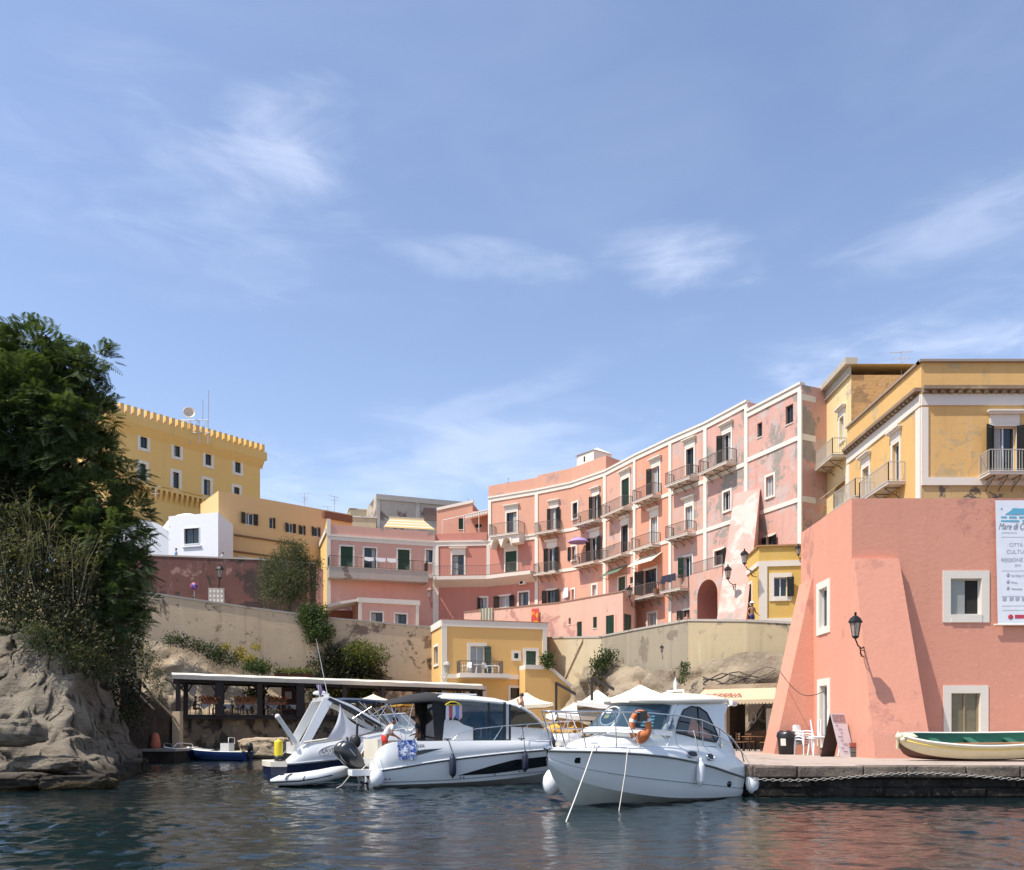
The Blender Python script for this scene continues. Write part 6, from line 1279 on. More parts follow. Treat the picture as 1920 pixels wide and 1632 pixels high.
c.poly([(0, 0, r0[0]), (0, r0[1], r0[2]), (0, r0[3], r0[4]), (0, r0[5], r0[6]), (0, -r0[5], r0[6]), (0, -r0[3], r0[4]), (0, -r0[1], r0[2])]); c.build('hull', GEL, cab)
c = MB(); strip(c, T2, fd, lambda r: (max(r[5] - .22, 0), r[6] + .01), 40); strip(c, T2, lambda r: (max(r[5] - .22, 0), r[6] + .01), lambda r: (0, r[6] + .22), 20, 6.0, 8.4, steps=3, curve=.02); c.poly([(.1, -1.1, .75), (3, -1.1, .75), (3, 1.1, .75), (.1, 1.1, .75)]); c.build('deck', GEL, cab)
c = MB()
for x0 in (.1,): c.box(.15, .8, -1.0, 1.0, .75, 1.3); c.box(.15, .3, -1.0, 1.0, 1.3, 1.62)
c.build('stern_seat', SEATW, cab)
for sg in (1, -1):
    c = MB(); c.tube(line(T2, fr, sg, 0, 8.4, 40, .012), .03, 7); c.build('rub_rail', GEL, cab); c = MB(); c.tube(line(T2, fr, sg, 0, 8.4, 40, .008, -.045), .018, 6); c.build('dark_strake', RUBBER, cab)
def side2(x, z, off=.012):
    r = cr(T2, x); f = (z - r[2]) / (r[4] - r[2]); 
    if f <= 1: return Vector((x, -(r[1] + (r[3] - r[1]) * f + .02 * math.sin(math.pi * max(f, 0)) + off), z))
    g = (z - r[4]) / (r[6] - r[4]); return Vector((x, -(r[3] + (r[5] - r[3]) * g + .05 * math.sin(math.pi * min(g, 1)) + off), z))
def decal(c, low, high, x0, x1, n=24, off=.014, mi=0):
    rows = []
    for i in range(n + 1):
        x = x0 + (x1 - x0) * i / n; a, b = low(x), high(x); rows.append([side2(x, a + (b - a) * k / 4, off) for k in range(5)])
    c.loft([r[::-1] for r in rows], mi)
c = MB(); decal(c, lambda x: np.interp(x, [2.9, 4.2, 6.9], [.36, .40, .66]), lambda x: np.interp(x, [2.9, 4.2, 5.0, 6.9], [.365, .70, .88, 1.02]), 2.9, 6.9); c.build('hull_window', GLASS_D, cab)
c = MB(); decal(c, lambda x: np.interp(x, [.0, 2.5, 6.5], [.16, .20, .42]), lambda x: np.interp(x, [0, 2.5, 6.5], [.20, .235, .45]), .02, 6.6); c.build('boot_stripe', plain('grey_stripe', (.32, .34, .37), .4), cab)
c = MB(); decal(c, lambda x: np.interp(x, [1.15, 2.3], [1.02, 1.30]), lambda x: np.interp(x, [1.15, 1.7, 2.3], [1.20, 1.28, 1.31]), 1.15, 2.3); c.build('side_vent', GLASS_D, cab)
o_ = side2(1.27, 1.37, .02); text_mesh('QUICKSILVER', .16, 'lettering', plain('letter_grey', (.08, .08, .09), .4), cab, side2(.72, 1.34, .025), (1, 0, 0), (0, .05, 1), .003)
c = MB()
for x, z in ((.35, .30), (.48, .30), (3.0, .30), (3.12, .30), (5.3, .46), (5.45, .46), (4.3, .36), (2.6, .62)):
    q = side2(x, z, .0); c.lathe([(.026, 0), (.026, .02), (0, .022)], q, 8, (0, -1, 0))
c.build('skin_fitting', RUBBER, cab)
# cabin
yc = 1.05
c = MB(); SEC = [(2.05, 1.02, 3.02, 3.16), (2.6, 1.05, 3.02, 3.22), (3.5, 1.06, 2.99, 3.20), (4.5, 1.04, 2.92, 3.12), (5.2, 1.0, 2.80, 2.98), (5.7, .95, 2.62, 2.78)]
secs = [[(x, -w, ze - .05), (x, -w - .03, ze)] + [(x, w * math.sin(a), ze + (zc_ - ze) * (math.cos(a) ** .7 if math.cos(a) > 0 else 0)) for a in [i * .29 for i in range(-5, 6)]] + [(x, w + .03, ze), (x, w, ze - .05), (x, 0, ze - .03)] for x, w, ze, zc_ in SEC]
c.rings(secs, False, True, 0, True); c.build('roof', GEL, cab)
c = MB(); c.obox((2.4, -.5, 3.2), (1.5, 0, -.02), (0, 1.0, 0), (0, 0, .05)); c.build('roof_hatch', GEL, cab)
for sg in (-1, 1):
    Y_ = sg * yc; d = (0, -sg * .05, 0)
    c = MB(); c.prism([(2.15, Y_, 1.55), (3.55, Y_, 1.55), (3.55, Y_, 2.02), (3.2, Y_, 2.12), (2.95, Y_, 2.28), (2.55, Y_, 2.30), (2.45, Y_, 2.3), (2.35, Y_, 2.2)], d); c.build('cabin_side', GEL, cab)
    c = MB(); c.prism([(4.95, Y_, 1.55), (6.6, Y_ * .92, 1.55), (6.75, Y_ * .86, 1.72), (6.35, Y_ * .92, 1.98), (4.95, Y_, 2.06)], d); c.build('front_side', GEL, cab)
    c = MB(); c.prism([(2.45, Y_, 2.28), (2.95, Y_, 2.28), (2.95, Y_, 2.98), (2.35, Y_, 2.98)], d); c.build('dark_panel', plain('slate_panel_%d' % (sg + 1), (.03, .035, .05), .3), cab)
    for nm, q in (('side_window', [(2.97, 2.28), (3.2, 2.12), (3.6, 2.02), (4.15, 2.0), (4.15, 2.96), (2.97, 2.98)]), ('sliding_window', [(3.6, 1.58), (4.72, 1.58), (4.72, 2.93), (4.15, 2.96), (4.15, 2.0), (3.6, 2.02)]), ('front_window', [(4.98, 2.08), (6.32, 2.0), (6.1, 2.22), (5.6, 2.6), (5.1, 2.80), (4.98, 2.84)])):
        c = MB(); c.prism([(x, Y_ - sg * .01, z) for x, z in q], (0, -sg * .012, 0)); c.build(nm, GLASS_D if nm == 'front_window' else GLASS, cab)
    for x, z0, z1, w in ((2.93, 2.26, 2.98, .05), (3.57, 1.55, 2.02, .04), (4.12, 1.98, 2.97, .06), (4.70, 1.55, 2.93, .10), (4.93, 1.55, 2.86, .06)): c = MB(); c.obox((x, Y_ + sg * .004, z0), (w, 0, 0), (0, -sg * .06, 0), (0, 0, z1 - z0)); c.build('window_post', RUBBER, cab)
    c = MB(); rows = [[(4.79 + .16 * 0 - .04 + i * .018, Y_ + sg * (-.035 + .015 * math.sin(i * 1.6)), z) for i in range(12)] for z in (1.6, 2.2, 2.88)]; c.loft(rows); c.build('curtain', plain('white_curtain_%d' % (sg + 1), (.70, .72, .74), .7), cab)
    c = MB(); c.tube([(5.35, sg * 1.02, 2.78), (5.85, sg * .98, 2.52), (6.35, sg * .95, 2.12), (6.72, sg * .90, 1.74)], [.06, .055, .05, .05], 8); c.build('windscreen_pillar', GEL, cab)
c = MB(); c.loft([[(6.72 + .25 * math.cos(a) - .2, .88 * math.sin(a), 1.75) for a in [i * .262 for i in range(-6, 7)]], [(5.72 + .2 * math.cos(a) - .15, .94 * math.sin(a), 2.66) for a in [i * .262 for i in range(-6, 7)]]]); c.build('windscreen', GLASS, cab)
c = MB(); c.box(2.9, 6.0, -.98, .98, .8, 1.6); c.box(4.6, 5.2, -.9, -.2, 1.6, 2.1); c.build('saloon', plain('saloon_tan', (.20, .17, .14), .8, 0, .4), cab)
c = MB(); c.box(3.0, 3.5, -.8, -.3, 1.6, 2.2); c.box(3.9, 4.3, .2, .8, 1.6, 2.3); c.build('saloon_seat', plain('saloon_seat', (.30, .27, .24), .8), cab)
# black aft canopy and its frame
c = MB(); secs = []
for x, w, ze, zc_ in ((.45, .95, 2.78, 2.88), (.9, 1.05, 2.86, 3.02), (1.5, 1.10, 2.92, 3.16), (2.1, 1.12, 2.95, 3.28), (2.55, 1.11, 2.92, 3.24), (2.9, 1.1, 2.88, 3.02)): secs.append([(x, w * math.sin(a), ze + (zc_ - ze) * math.cos(a) + .015 * math.sin(9 * a + x * 5)) for a in [i * .1963 for i in range(-8, 9)]])
c.loft(secs); secs2 = [[(x, y, z - .05) for x, y, z in s_] for s_ in secs]; c.loft([s_[::-1] for s_ in secs2]); c.loft([[s_[0] for s_ in secs], [s_[0] for s_ in secs2]]); c.loft([[s_[-1] for s_ in secs2], [s_[-1] for s_ in secs]]); c.build('canopy', CANVAS_BLK, cab)
for sg in (1, -1):
    c = MB()
    for a, b in (((.5, 2.80), (-.2, 2.35)), ((.6, 2.80), (1.0, 1.55)), ((1.4, 2.92), (1.05, 1.55)), ((.45, 2.8), (1.5, 1.55))): c.tube([(a[0], sg * .98, a[1]), (b[0], sg * 1.12, b[1])], .015, 6)
    c.build('canopy_frame', STEEL, cab)
    c = MB(); c.prism([(2.15, sg * 1.06, 1.56), (2.42, sg * 1.06, 1.56), (2.55, sg * 1.06, 2.95), (2.05, sg * 1.06, 2.95)], (0, -sg * .06, 0)); c.build('side_curtain', CANVAS_BLK, cab)
c = MB(); c.prism([(2.3, -.95, .8), (2.3, .95, .8), (2.3, .95, 2.9), (2.3, -.95, 2.9)], (.03, 0, 0)); c.build('saloon_door', GLASS_D, cab)
# rails
for sg in (-1, 1):
    c = MB(); pr_ = [(2.75, sg * 1.22, 1.6), (2.95, sg * 1.22, 1.82), (3.6, sg * 1.24, 1.98), (4.6, sg * 1.25, 2.08), (5.6, sg * 1.22, 2.15), (6.5, sg * 1.02, 2.2), (7.4, sg * .62, 2.25), (8.0, sg * .25, 2.28), (8.25, 0, 2.29)]; c.tube(pr_, .018, 7)
    for i, dx in ((3, -.35), (4, -.35), (5, -.3), (6, -.3), (7, -.25)): x, y, z = pr_[i]; c.tube([(x, y, z), (x + dx, y, 1.57)], .014, 6)
    c.build('side_rail', STEEL, cab)
for x in (2.55, 5.35): c = MB(); c.tube([(x - .13, -1.19, 1.63), (x + .13, -1.19, 1.63)], .02, 6); c.tube([(x, -1.19, 1.55), (x, -1.19, 1.63)], .03, 6); c.build('cleat', RUBBER, cab)
# swim platforms and two tilted outboards
for s_ in (-1, 1): c = MB(); c.prism([(-.75, s_ * 1.2, .42), (0.02, s_ * 1.2, .42), (.02, s_ * .55, .42), (-.75, s_ * .55, .42)], (0, 0, .2)); c.build('swim_platform', GEL, cab)
for y in (-.33, .33):
    ob = MB(); ax_ = Vector((-.62, 0, .78)); o = Vector((-.35, y, .78)); u_ = Vector((.78, 0, .62)); v_ = Vector((0, 1, 0)); rings_ = []
    for h_, rx, ry in ((-.15, .16, .14), (0, .24, .19), (.25, .30, .22), (.5, .33, .23), (.72, .30, .21), (.86, .20, .15), (.90, .05, .04)): rings_.append([o + ax_ * h_ + u_ * (rx * math.copysign(abs(math.cos(a)) ** .75, math.cos(a))) + v_ * (ry * math.copysign(abs(math.sin(a)) ** .75, math.sin(a))) for a in [i * math.pi / 9 for i in range(18)]])
    ob.rings(rings_); mt = ob.build('outboard', plain('outboard_black_%d' % int(y * 100 + 50), (.018, .02, .023), .28, 0, .1, coat=.3), cab)
    c = MB(); c.obox(o + u_ * -.05 + v_ * -.07 + ax_ * -.12, u_ * .22, v_ * .14, ax_ * -.75); c.obox(o + u_ * -.2 + v_ * -.02 + ax_ * -.7, u_ * .5, v_ * .04, ax_ * -.03); c.lathe([(.03, 0), (.08, .1), (.08, .35), (.02, .5)], o + ax_ * -.78 - u_ * .2, 10, u_); c.build('leg', RUBBER, mt)
    c = MB()
    for a in range(3): d_ = (v_ * math.cos(a * 2.09) + ax_ * math.sin(a * 2.09)); c.prism([o + ax_ * -.78 - u_ * .22, o + ax_ * -.78 - u_ * .22 + d_ * .17 + u_ * .05, o + ax_ * -.78 - u_ * .28 + d_ * .17], u_ * .01)
    c.build('propeller', RUBBER, mt); c = MB(); c.obox(o + ax_ * .32 + u_ * .05 - v_ * .235, u_ * .03, v_ * .47, ax_ * .3); c.build('stripe', plain('outboard_grey_%d' % int(y * 100 + 50), (.30, .31, .32), .4), mt)
# things hung on it
fender('left of the two navy fenders on the cabin cruiser side', W2(2.63, -1.52, 1.15), .80, .12, FENDN, W2(2.55, -1.28, 1.62)); fender('right one of the two navy fenders, over the black hull window', W2(5.35, -1.50, 1.22), .72, .11, FENDN, W2(5.35, -1.25, 2.05)); fender('dark fender at the cabin cruiser bow, behind the front cruiser', W2(6.6, -1.16, 1.72), .62, .12, FENDN, W2(6.55, -1.0, 2.15)); fender('white round fender at the stern corner of the cabin cruiser', W2(.0, -1.5, .78), .58, .24, FENDW, W2(.1, -1.3, 1.1), True)
BT = None
m, t, p = new_mat('blue_towel'); n = t.noise(wpos(t), 9, 5, .6, 1.2); t.l.new(t.mix(t.ramp(n, .47, .53), (.045, .10, .34), (.62, .66, .74)), p.inputs['Base Color']); p.inputs['Roughness'].default_value = .95; BT = m
c = MB(); rows = []
for i in range(9):
    z = 1.60 - .66 * i / 8; rows.append([tuple(M2 @ (side2(.75 + .62 * k / 10, min(z, 1.54), .03 + .012 * math.sin(k * 1.3 + i * .4)) + Vector((0, 0, max(0, z - 1.54))))) for k in range(11)])
c.loft(rows); c.loft([[(x, y + .015, z) for x, y, z in r_][::-1] for r_ in rows]); o = c.build('towel', BT, None, rows[0][0]); tag(o, 'blue and white patterned towel over the cabin cruiser side', 'towel')
hk = thing('drying_rack', 'yellow clip hanger with small washing, hung below the black canopy', 'clothes hanger', W2(2.75, -1.2, 2.85)); c = MB(); q = W2(2.75, -1.2, 2.80)
vx2 = Vector((.917, .398, 0)); c.tube([q - vx2 * .28, q - vx2 * .1 + Vector((0, 0, .1)), q + vx2 * .1 + Vector((0, 0, .1)), q + vx2 * .28], .025, 6); c.tube([q - vx2 * .28, q + vx2 * .28], .02, 6); c.build('hanger', plain('hanger_yellow', (.66, .50, .04), .5), hk)
for k, col in enumerate(((.70, .70, .72), (.55, .12, .12), (.66, .66, .70), (.20, .25, .5), (.70, .55, .55))):
    c = MB(); a = q + vx2 * (-.25 + k * .12); c.prism([a, a + vx2 * .10, a + vx2 * (.11 + .02 * (k % 2)) + Vector((0, 0, -.5 + .08 * (k % 3))), a + vx2 * -.02 + Vector((0, 0, -.55 + .1 * (k % 2)))], (0, .02, 0)); c.build('cloth', plain('hung_cloth_%d' % k, col, .9), hk)
for a, b, lb in (((-.7, -.9, .5), P(622, 1478, 28.4), 'pair of pale stern ropes from the cabin cruiser into the water'), ((.05, -1.1, 1.1), P(655, 1455, 28.6), 'slack pale rope below the cabin cruiser stern')):
    a = W2(*a); b.z = -.08 if 'pair' in lb else b.z; rope(lb, [a, a.lerp(b, .5) + Vector((0, 0, -.12)), b], .016)

# ---- the older sports cruiser behind, with the radar arch
S3 = Vector((-9.24, 33.0, 0)) + Vector((-.398, .917, 0)) * 1.55
arch = thing('sports_cruiser', 'white and navy sports cruiser with slanting radar arch and white sun sheet', 'boat', S3, A2, local=True); M3 = Matrix.Translation(S3) @ Matrix.Rotation(A2, 4, 'Z'); W3 = lambda x, y, z: M3 @ Vector((x, y, z))
T3 = [(.55, -.4, 1.35, .05, 1.45, .62, 1.25, .72), (.9, -.4, 1.38, .06, 1.5, .64, 1.35, 1.05), (1.35, -.42, 1.38, .07, 1.54, .68, 1.42, 1.38), (2.2, -.42, 1.38, .08, 1.56, .76, 1.44, 1.46), (3.5, -.42, 1.36, .12, 1.56, .90, 1.42, 1.68), (4.6, -.42, 1.30, .2, 1.53, 1.0, 1.36, 1.88), (6.5, -.35, 1.0, .35, 1.3, 1.2, 1.1, 1.85), (8.2, .0, .45, .7, .75, 1.42, .6, 1.78), (9.4, .9, .03, 1.2, .08, 1.6, .05, 1.75)]
c = MB(); strip(c, T3, fk, fc, 40, steps=2, mi=0); strip(c, T3, fc, lambda r: (r[3] - .02, r[4] - .05), 40, steps=3, curve=.02, mi=1); strip(c, T3, lambda r: (r[3] - .02, r[4] - .05), fr, 40); strip(c, T3, fr, fd, 40, steps=5, curve=.06); r0 = cr(T3, .55)
c.poly([(.55, 0, r0[0]), (.55, r0[1], r0[2]), (.55, r0[3], r0[4]), (.55, r0[5], r0[6]), (.55, -r0[5], r0[6]), (.55, -r0[3], r0[4]), (.55, -r0[1], r0[2])], 1); c.build('hull', [GEL, NAVY], arch)
c = MB(); strip(c, T3, fd, lambda r: (max(r[5] - .3, 0), r[6] + .02), 34); strip(c, T3, lambda r: (max(r[5] - .3, 0), r[6] + .02), lambda r: (0, r[6] + .25), 24, 4.6, 9.4, steps=3, curve=.04); c.poly([(.8, -1.2, 1.0), (4.8, -1.2, 1.0), (4.8, 1.2, 1.0), (.8, 1.2, 1.0)]); c.box(.9, 1.5, -1.1, 1.1, 1.0, 1.45); c.build('deck', GEL, arch)
c = MB(); pts = [(-.05, -1.2), (-.15, -.6), (-.18, 0), (-.15, .6), (-.05, 1.2), (.6, 1.42), (.6, -1.42)]; c.prism([(x, y, .50) for x, y in pts], (0, 0, .20)); c.build('swim_platform', GEL2, arch)
c = MB(); c.prism([(x * .97 + .02, y * .98, .0) for x, y in pts], (0, 0, .50)); c.build('stern_step', NAVY, arch)
for sg in (1, -1): c = MB(); c.tube(line(T3, fr, sg, .55, 9.4, 36, .015), .03, 6); c.build('rub_rail', plain('rail_grey_%d' % (sg + 1), (.5, .52, .55), .4), arch)
for sg in (-1, 1):
    c = MB(); sl = [(1.05, 1.40), (1.42, 1.40), (2.35, 3.05), (3.0, 2.80), (4.35, 2.02), (4.6, 1.86), (4.72, 2.02), (3.1, 2.98), (2.25, 3.28), (2.0, 3.2)]; yy = lambda z: sg * (1.46 - .22 * (z - 1.4) / 1.8)
    c.prism([(x, yy(z), z) for x, z in sl], (0, -sg * .16, 0)); c.build('arch_side', GEL, arch)
    c = MB(); c.prism([(x, yy(z) + sg * .012, z) for x, z in ((2.15, 3.16), (2.45, 3.0), (3.1, 2.72), (4.3, 2.04), (4.42, 2.10), (3.1, 2.86), (2.25, 3.24))], (0, -sg * .01, 0)); c.build('arch_stripe', plain('stripe_black_%d' % (sg + 1), (.015, .015, .018), .3), arch)
c = MB(); c.box(2.0, 2.32, -1.12, 1.12, 3.12, 3.28); c.lathe([(.04, 0), (.06, .1), (.28, .12), (.3, .2), (.2, .28), (0, .3)], (2.15, .3, 3.28), 16); c.box(2.1, 2.3, -.9, -.75, 3.28, 3.42); c.build('arch_top', GEL, arch)
c = MB(); c.tube([(2.2, -1.1, 3.3), (1.75, -1.0, 5.6)], [.018, .008], 6); c.build('antenna', GEL, arch)
m, t, p = new_mat('sheer_cloth'); p.inputs['Base Color'].default_value = (.78, .78, .82, 1); p.inputs['Roughness'].default_value = .9; tr = t.node('ShaderNodeBsdfTranslucent'); tr.inputs[0].default_value = (.75, .75, .8, 1); mx = t.node('ShaderNodeMixShader'); mx.inputs[0].default_value = .35; t.l.new(p.outputs[0], mx.inputs[1]); t.l.new(tr.outputs[0], mx.inputs[2]); t.l.new(mx.outputs[0], t.n['Material Output'].inputs[0])
c = MB(); A_, B_, C_ = Vector((2.62, -1.40, 2.98)), Vector((2.02, -1.50, 1.50)), Vector((3.95, -1.52, 1.90)); rows = []
for i in range(11):
    f = i / 10; l = A_.lerp(B_, f) + Vector((.16 * math.sin(math.pi * f), 0, 0)); r_ = A_.lerp(C_, f) + Vector((-.22, 0, -.16)) * math.sin(math.pi * f); rows.append([l.lerp(r_, k / 10) + Vector((0, .03 * math.sin(k * 1.1 + i * .5), -.06 * f * math.sin(math.pi * k / 10))) for k in range(11)])
c.loft(rows); c.build('sun_sheet', m, arch)
c = MB(); secs = [[(x, 1.25 * math.sin(a), 3.12 + .12 * math.cos(a) + .04 * math.sin((x - 2.4) * 2)) for a in [i * .31 for i in range(-5, 6)]] for x in (2.45, 3.0, 3.6, 4.3, 4.75)]; c.loft(secs); c.loft([[(x, y, z - .04) for x, y, z in s_][::-1] for s_ in secs]); c.build('bimini', CANVAS_NVY, arch)
c = MB()
for sg in (1, -1):
    for a, b in (((4.7, 3.1), (4.0, 2.05)), ((4.2, 3.15), (4.9, 2.0)), ((3.4, 3.15), (4.3, 2.3))): c.tube([(a[0], sg * 1.15, a[1]), (b[0], sg * 1.3, b[1])], .018, 6)
c.build('bimini_frame', STEEL, arch)
c = MB(); r1 = [(5.2 + 1.15 * math.cos(a), 1.32 * math.sin(a), 1.98 + .12 * math.cos(a)) for a in [i * .262 for i in range(-7, 8)]]; r2 = [(4.75 + .95 * math.cos(a), 1.15 * math.sin(a), 2.58 + .08 * math.cos(a)) for a in [i * .262 for i in range(-7, 8)]]; c.loft([r1, r2]); ws = c.build('windscreen', GLASS_C, arch)
c = MB(); c.tube(r2, .03, 6); c.tube(r1, .025, 6)
for i in (0, 3, 7, 11, 14): c.tube([r1[i], r2[i]], .022, 6)
c.build('frame', GEL, ws)
c = MB(); decal_pts = []; 
def side3(x, z, off=.02):
    r = cr(T3, x); g = (z - r[4]) / (r[6] - r[4]); return Vector((x, -(r[3] + (r[5] - r[3]) * g + .06 * math.sin(math.pi * min(max(g, 0), 1)) + off), z))
plate = [side3(2.35 + .62 * math.cos(a), 1.15 + .10 * (math.cos(a)) + .20 * math.sin(a), .02) for a in [i * math.pi / 12 for i in range(24)]]; c.tube(plate, .012, 5, True); c.poly(plate); c.build('name_plate', plain('plate_silver', (.58, .58, .58), .4), arch)
text_mesh('LAVER 32', .23, 'lettering', plain('letter_dark', (.10, .10, .11), .5), arch, side3(1.87, 1.02, .035), (1, 0, .12), (-.1, .10, 1), .006)
c = MB(); q = side3(2.6, 1.42, .01); c.lathe([(.05, 0), (.05, .02), (.0, .02)], q, 10, (0, -1, .4)); c.tube([side3(3.3, 1.62, .0), side3(3.6, 1.74, .06), side3(4.4, 1.9, .06)], .015, 5); c.build('fittings', STEEL, arch)
c = MB(); c.tube([side3(1.2, 1.25, .0) + Vector((0, 0, .2)), side3(2.0, 1.42, -.05) + Vector((0, 0, .14)), side3(2.6, 1.52, -.1) + Vector((0, 0, .12))], .05, 6); c.build('grab_rail', GEL2, arch)
c = MB()
for y in (-.9,): c.tube([(.35 + .18 * math.cos(a), y + .05 * math.sin(a * 2), .62 - .12 * math.sin(a)) for a in [i * .5 for i in range(12)]], .05, 6); c.box(.2, .6, y - .2, y + .2, .45, .70)
c.build('outdrive', RUBBER, arch)
gw = thing('gangway', 'white folding gangway raised at the stern of the sports cruiser', 'gangway', W3(.85, -1.1, 1.4)); c = MB(); a, b = W3(.95, -1.2, 1.42), P(521, 1344, 33.2); d_ = (b - a).normalized(); n_ = Vector((-.3, -.95, 0)).normalized(); w_ = d_.cross(n_)
c.obox(a - n_ * .02 - w_ * .10, b - a, n_ * .07, w_ * .2); c.ball(b + n_ * .015, .11, 10); c.build('plank', GEL, gw); c = MB(); c.tube([a - w_ * .22, a.lerp(b, .55) - w_ * .14], .035, 6); c.tube([a - w_ * .3, a.lerp(b, .3) - w_ * .1], .025, 6); c.build('strut', STEEL, gw)
fl_ = thing('flag', 'small limp violet flag on a thin staff at the sports cruiser arch', 'flag', W3(1.75, -.9, 2.9)); a = P(600, 1316, 33.9); b = P(597, 1284, 33.9); c = MB(); c.tube([a, b], .012, 5); c.build('staff', STEEL, fl_); c = MB(); up = Vector((0, 0, 1)); rows = [[b + Vector((.02 + x_ + .02 * math.sin(z_ * 9), .02 * math.sin(z_ * 7 + x_ * 20), z_ - .5)) for x_, z_ in ((-.10 * (k / 8) + .0, k / 8 * .5), (.0 + .02 * k, k / 8 * .5 - .05 * (8 - k) / 8), (.14 * math.sin(k / 8 * 2.6), k / 8 * .46))] for k in range(9)]; c.loft(rows); c.build('cloth', plain('violet_flag', (.17, .13, .25), .9), fl_)
by = thing('jerrycan_buoy', 'yellow cylinder with black foot standing on the sports cruiser stern platform', 'buoy', W3(.2, -.75, .71)); q = W3(.32, -.75, .71); c = MB(); c.lathe([(.17, .22), (.17, .74), (.15, .80), (.05, .83), (.04, .88), (.0, .88)], q, 16); c.build('body', plain('buoy_yellow', (.70, .55, .02), .4), by); c = MB(); c.lathe([(.0, 0), (.165, 0), (.17, .22), (.0, .22)], q, 16); c.build('foot', RUBBER, by)
ob = thing('outboard_motor', 'black outboard stowed on a bracket above the sports cruiser rail', 'outboard', W3(3.1, -1.7, 1.6)); q = P(665, 1388, 32.2); c = MB(); c.tube([q + Vector((.08, 0, .05)), q + Vector((.1, 0, .62))], .045, 8); c.ball(q + Vector((.02, 0, -.05)), .22, 10, sc=(1, .7, 1.2)); c.tube([q + Vector((-.05, 0, -.2)), q + Vector((-.22, 0, -.12)), q + Vector((-.30, 0, .12))], .03, 6); c.build('body', RUBBER, ob); c = MB(); c.tube([q + Vector((.1, 0, .6)), q + Vector((.11, 0, .8))], .035, 8); c.build('grip', plain('grip_grey', (.35, .35, .35), .5), ob)

# ---- grey inflatable dinghy
dg = thing('dinghy', 'pale grey inflatable dinghy with black stripe, beside the sports cruiser stern', 'dinghy', (-8.05, 29.6, 0), R(9), local=True); M4 = Matrix.Translation((-8.05, 29.6, 0)) @ Matrix.Rotation(R(9), 4, 'Z')
DG = plain('hypalon_grey', (.62, .63, .64), .45, 0, .06); path = [(-.25, -.55, .20), (0, -.56, .21), (.7, -.58, .24), (1.3, -.56, .32), (1.8, -.45, .42), (2.1, -.22, .47), (2.18, 0, .48), (2.1, .22, .47), (1.8, .45, .42), (1.3, .56, .32), (.7, .58, .24), (0, .56, .21), (-.25, .55, .20)]
c = MB(); c.tube(path, [.06, .17, .20, .21, .21, .20, .20, .20, .21, .21, .20, .17, .06], 14); c.build('tube', DG, dg); c = MB(); c.tube([(x, y - (.19 if y < 0 else -.19) * (1 if abs(y) > .3 else .6), z - .03) for x, y, z in path[:6]], .03, 5); c.build('rubbing_strake', RUBBER, dg); c = MB(); c.prism([(0, -.5, .02), (1.9, -.3, .18), (1.9, .3, .18), (0, .5, .02)], (0, 0, .05)); c.box(.05, .1, -.45, .45, .1, .42); c.build('floor', CANVAS_BLK, dg)
for x in (.35, .95): c = MB(); c.tube([(x - .1, -.78, .26), (x - .05, -.74, .36), (x + .05, -.66, .42), (x + .12, -.6, .44)], .022, 5); c.build('grab_line', RUBBER, dg)

# ---- two small boats at the landing
def small_boat(name, label, loc, rz, L, Bm, top, bot, sheer, group='small boats at the landing'):
    t = thing(name, label, 'boat', loc, rz, group, local=True); b = Bm / 2; T = [(0, -.15, b * .75, .05, b * .92, sheer, b * .86, sheer + .03), (L * .4, -.15, b * .8, .06, b, sheer + .02, b * .93, sheer + .05), (L * .75, -.1, b * .55, .12, b * .82, sheer + .1, b * .75, sheer + .14), (L * .93, .1, b * .18, .3, b * .36, sheer + .18, b * .3, sheer + .22), (L, .4, .01, .5, .03, sheer + .22, .02, sheer + .26)]
    c = MB(); strip(c, T, fk, fc, 20); strip(c, T, fc, fr, 20, steps=3, curve=.03); c.poly([(0, 0, -.15), (0, b * .75, .05), (0, b * .92, sheer), (0, -b * .92, sheer), (0, -b * .75, .05)]); c.build('hull', bot, t)
    c = MB(); strip(c, T, fr, fd, 20); strip(c, T, fd, lambda r: (max(r[5] - .14, 0), r[6]), 20); strip(c, T, lambda r: (max(r[5] - .14, 0), r[6]), lambda r: (0, r[6] + .05), 10, L * .55, L); strip(c, T, lambda r: (max(r[5] - .14, 0), r[6]), lambda r: (max(r[5] - .2, 0), .15), 12, 0, L * .56); c.poly([(0.01, -b * .7, .16), (L * .56, -b * .7, .16), (L * .56, b * .7, .16), (.01, b * .7, .16)]); c.build('deck', top, t); return t, T
BLUE = plain('boat_blue', (.02, .055, .19), .3); t1, T_ = small_boat('motor_dinghy', 'small dark blue boat with white deck and bow rails, bow towards the viewer', (*XY(372, 57.6), 0), R(262), 4.3, 1.85, GEL, NAVY, .62)
c = MB()
for sg in (1, -1): c.tube([(1.9, sg * .72, .72), (2.2, sg * .74, 1.05), (3.0, sg * .66, 1.12), (3.5, sg * .46, 1.12), (3.7, sg * .32, .9)], .022, 6)
c.build('bow_rail', STEEL, t1); c = MB(); c.box(.9, 1.5, -.5, .5, .2, .85); c.build('seat', SEATW, t1); c = MB(); strip(c, T_, lambda r: (r[1] + .015, r[2] + .03), lambda r: (r[1] + .03, r[2] + .1), 16); c.build('waterline_stripe', BLUE, t1)
t2, T_ = small_boat('motor_dinghy', 'small white and blue open boat with steering box and black outboard', (*XY(464, 55.0), 0), R(170), 4.2, 1.7, GEL, BLUE, .55); c = MB(); c.box(1.1, 1.7, -.35, .35, .2, 1.1); c.tube([(1.1, -.4, 1.05), (1.1, -.4, 1.45), (1.1, .4, 1.45), (1.1, .4, 1.05)], .025, 6); c.build('console', GEL, t2)
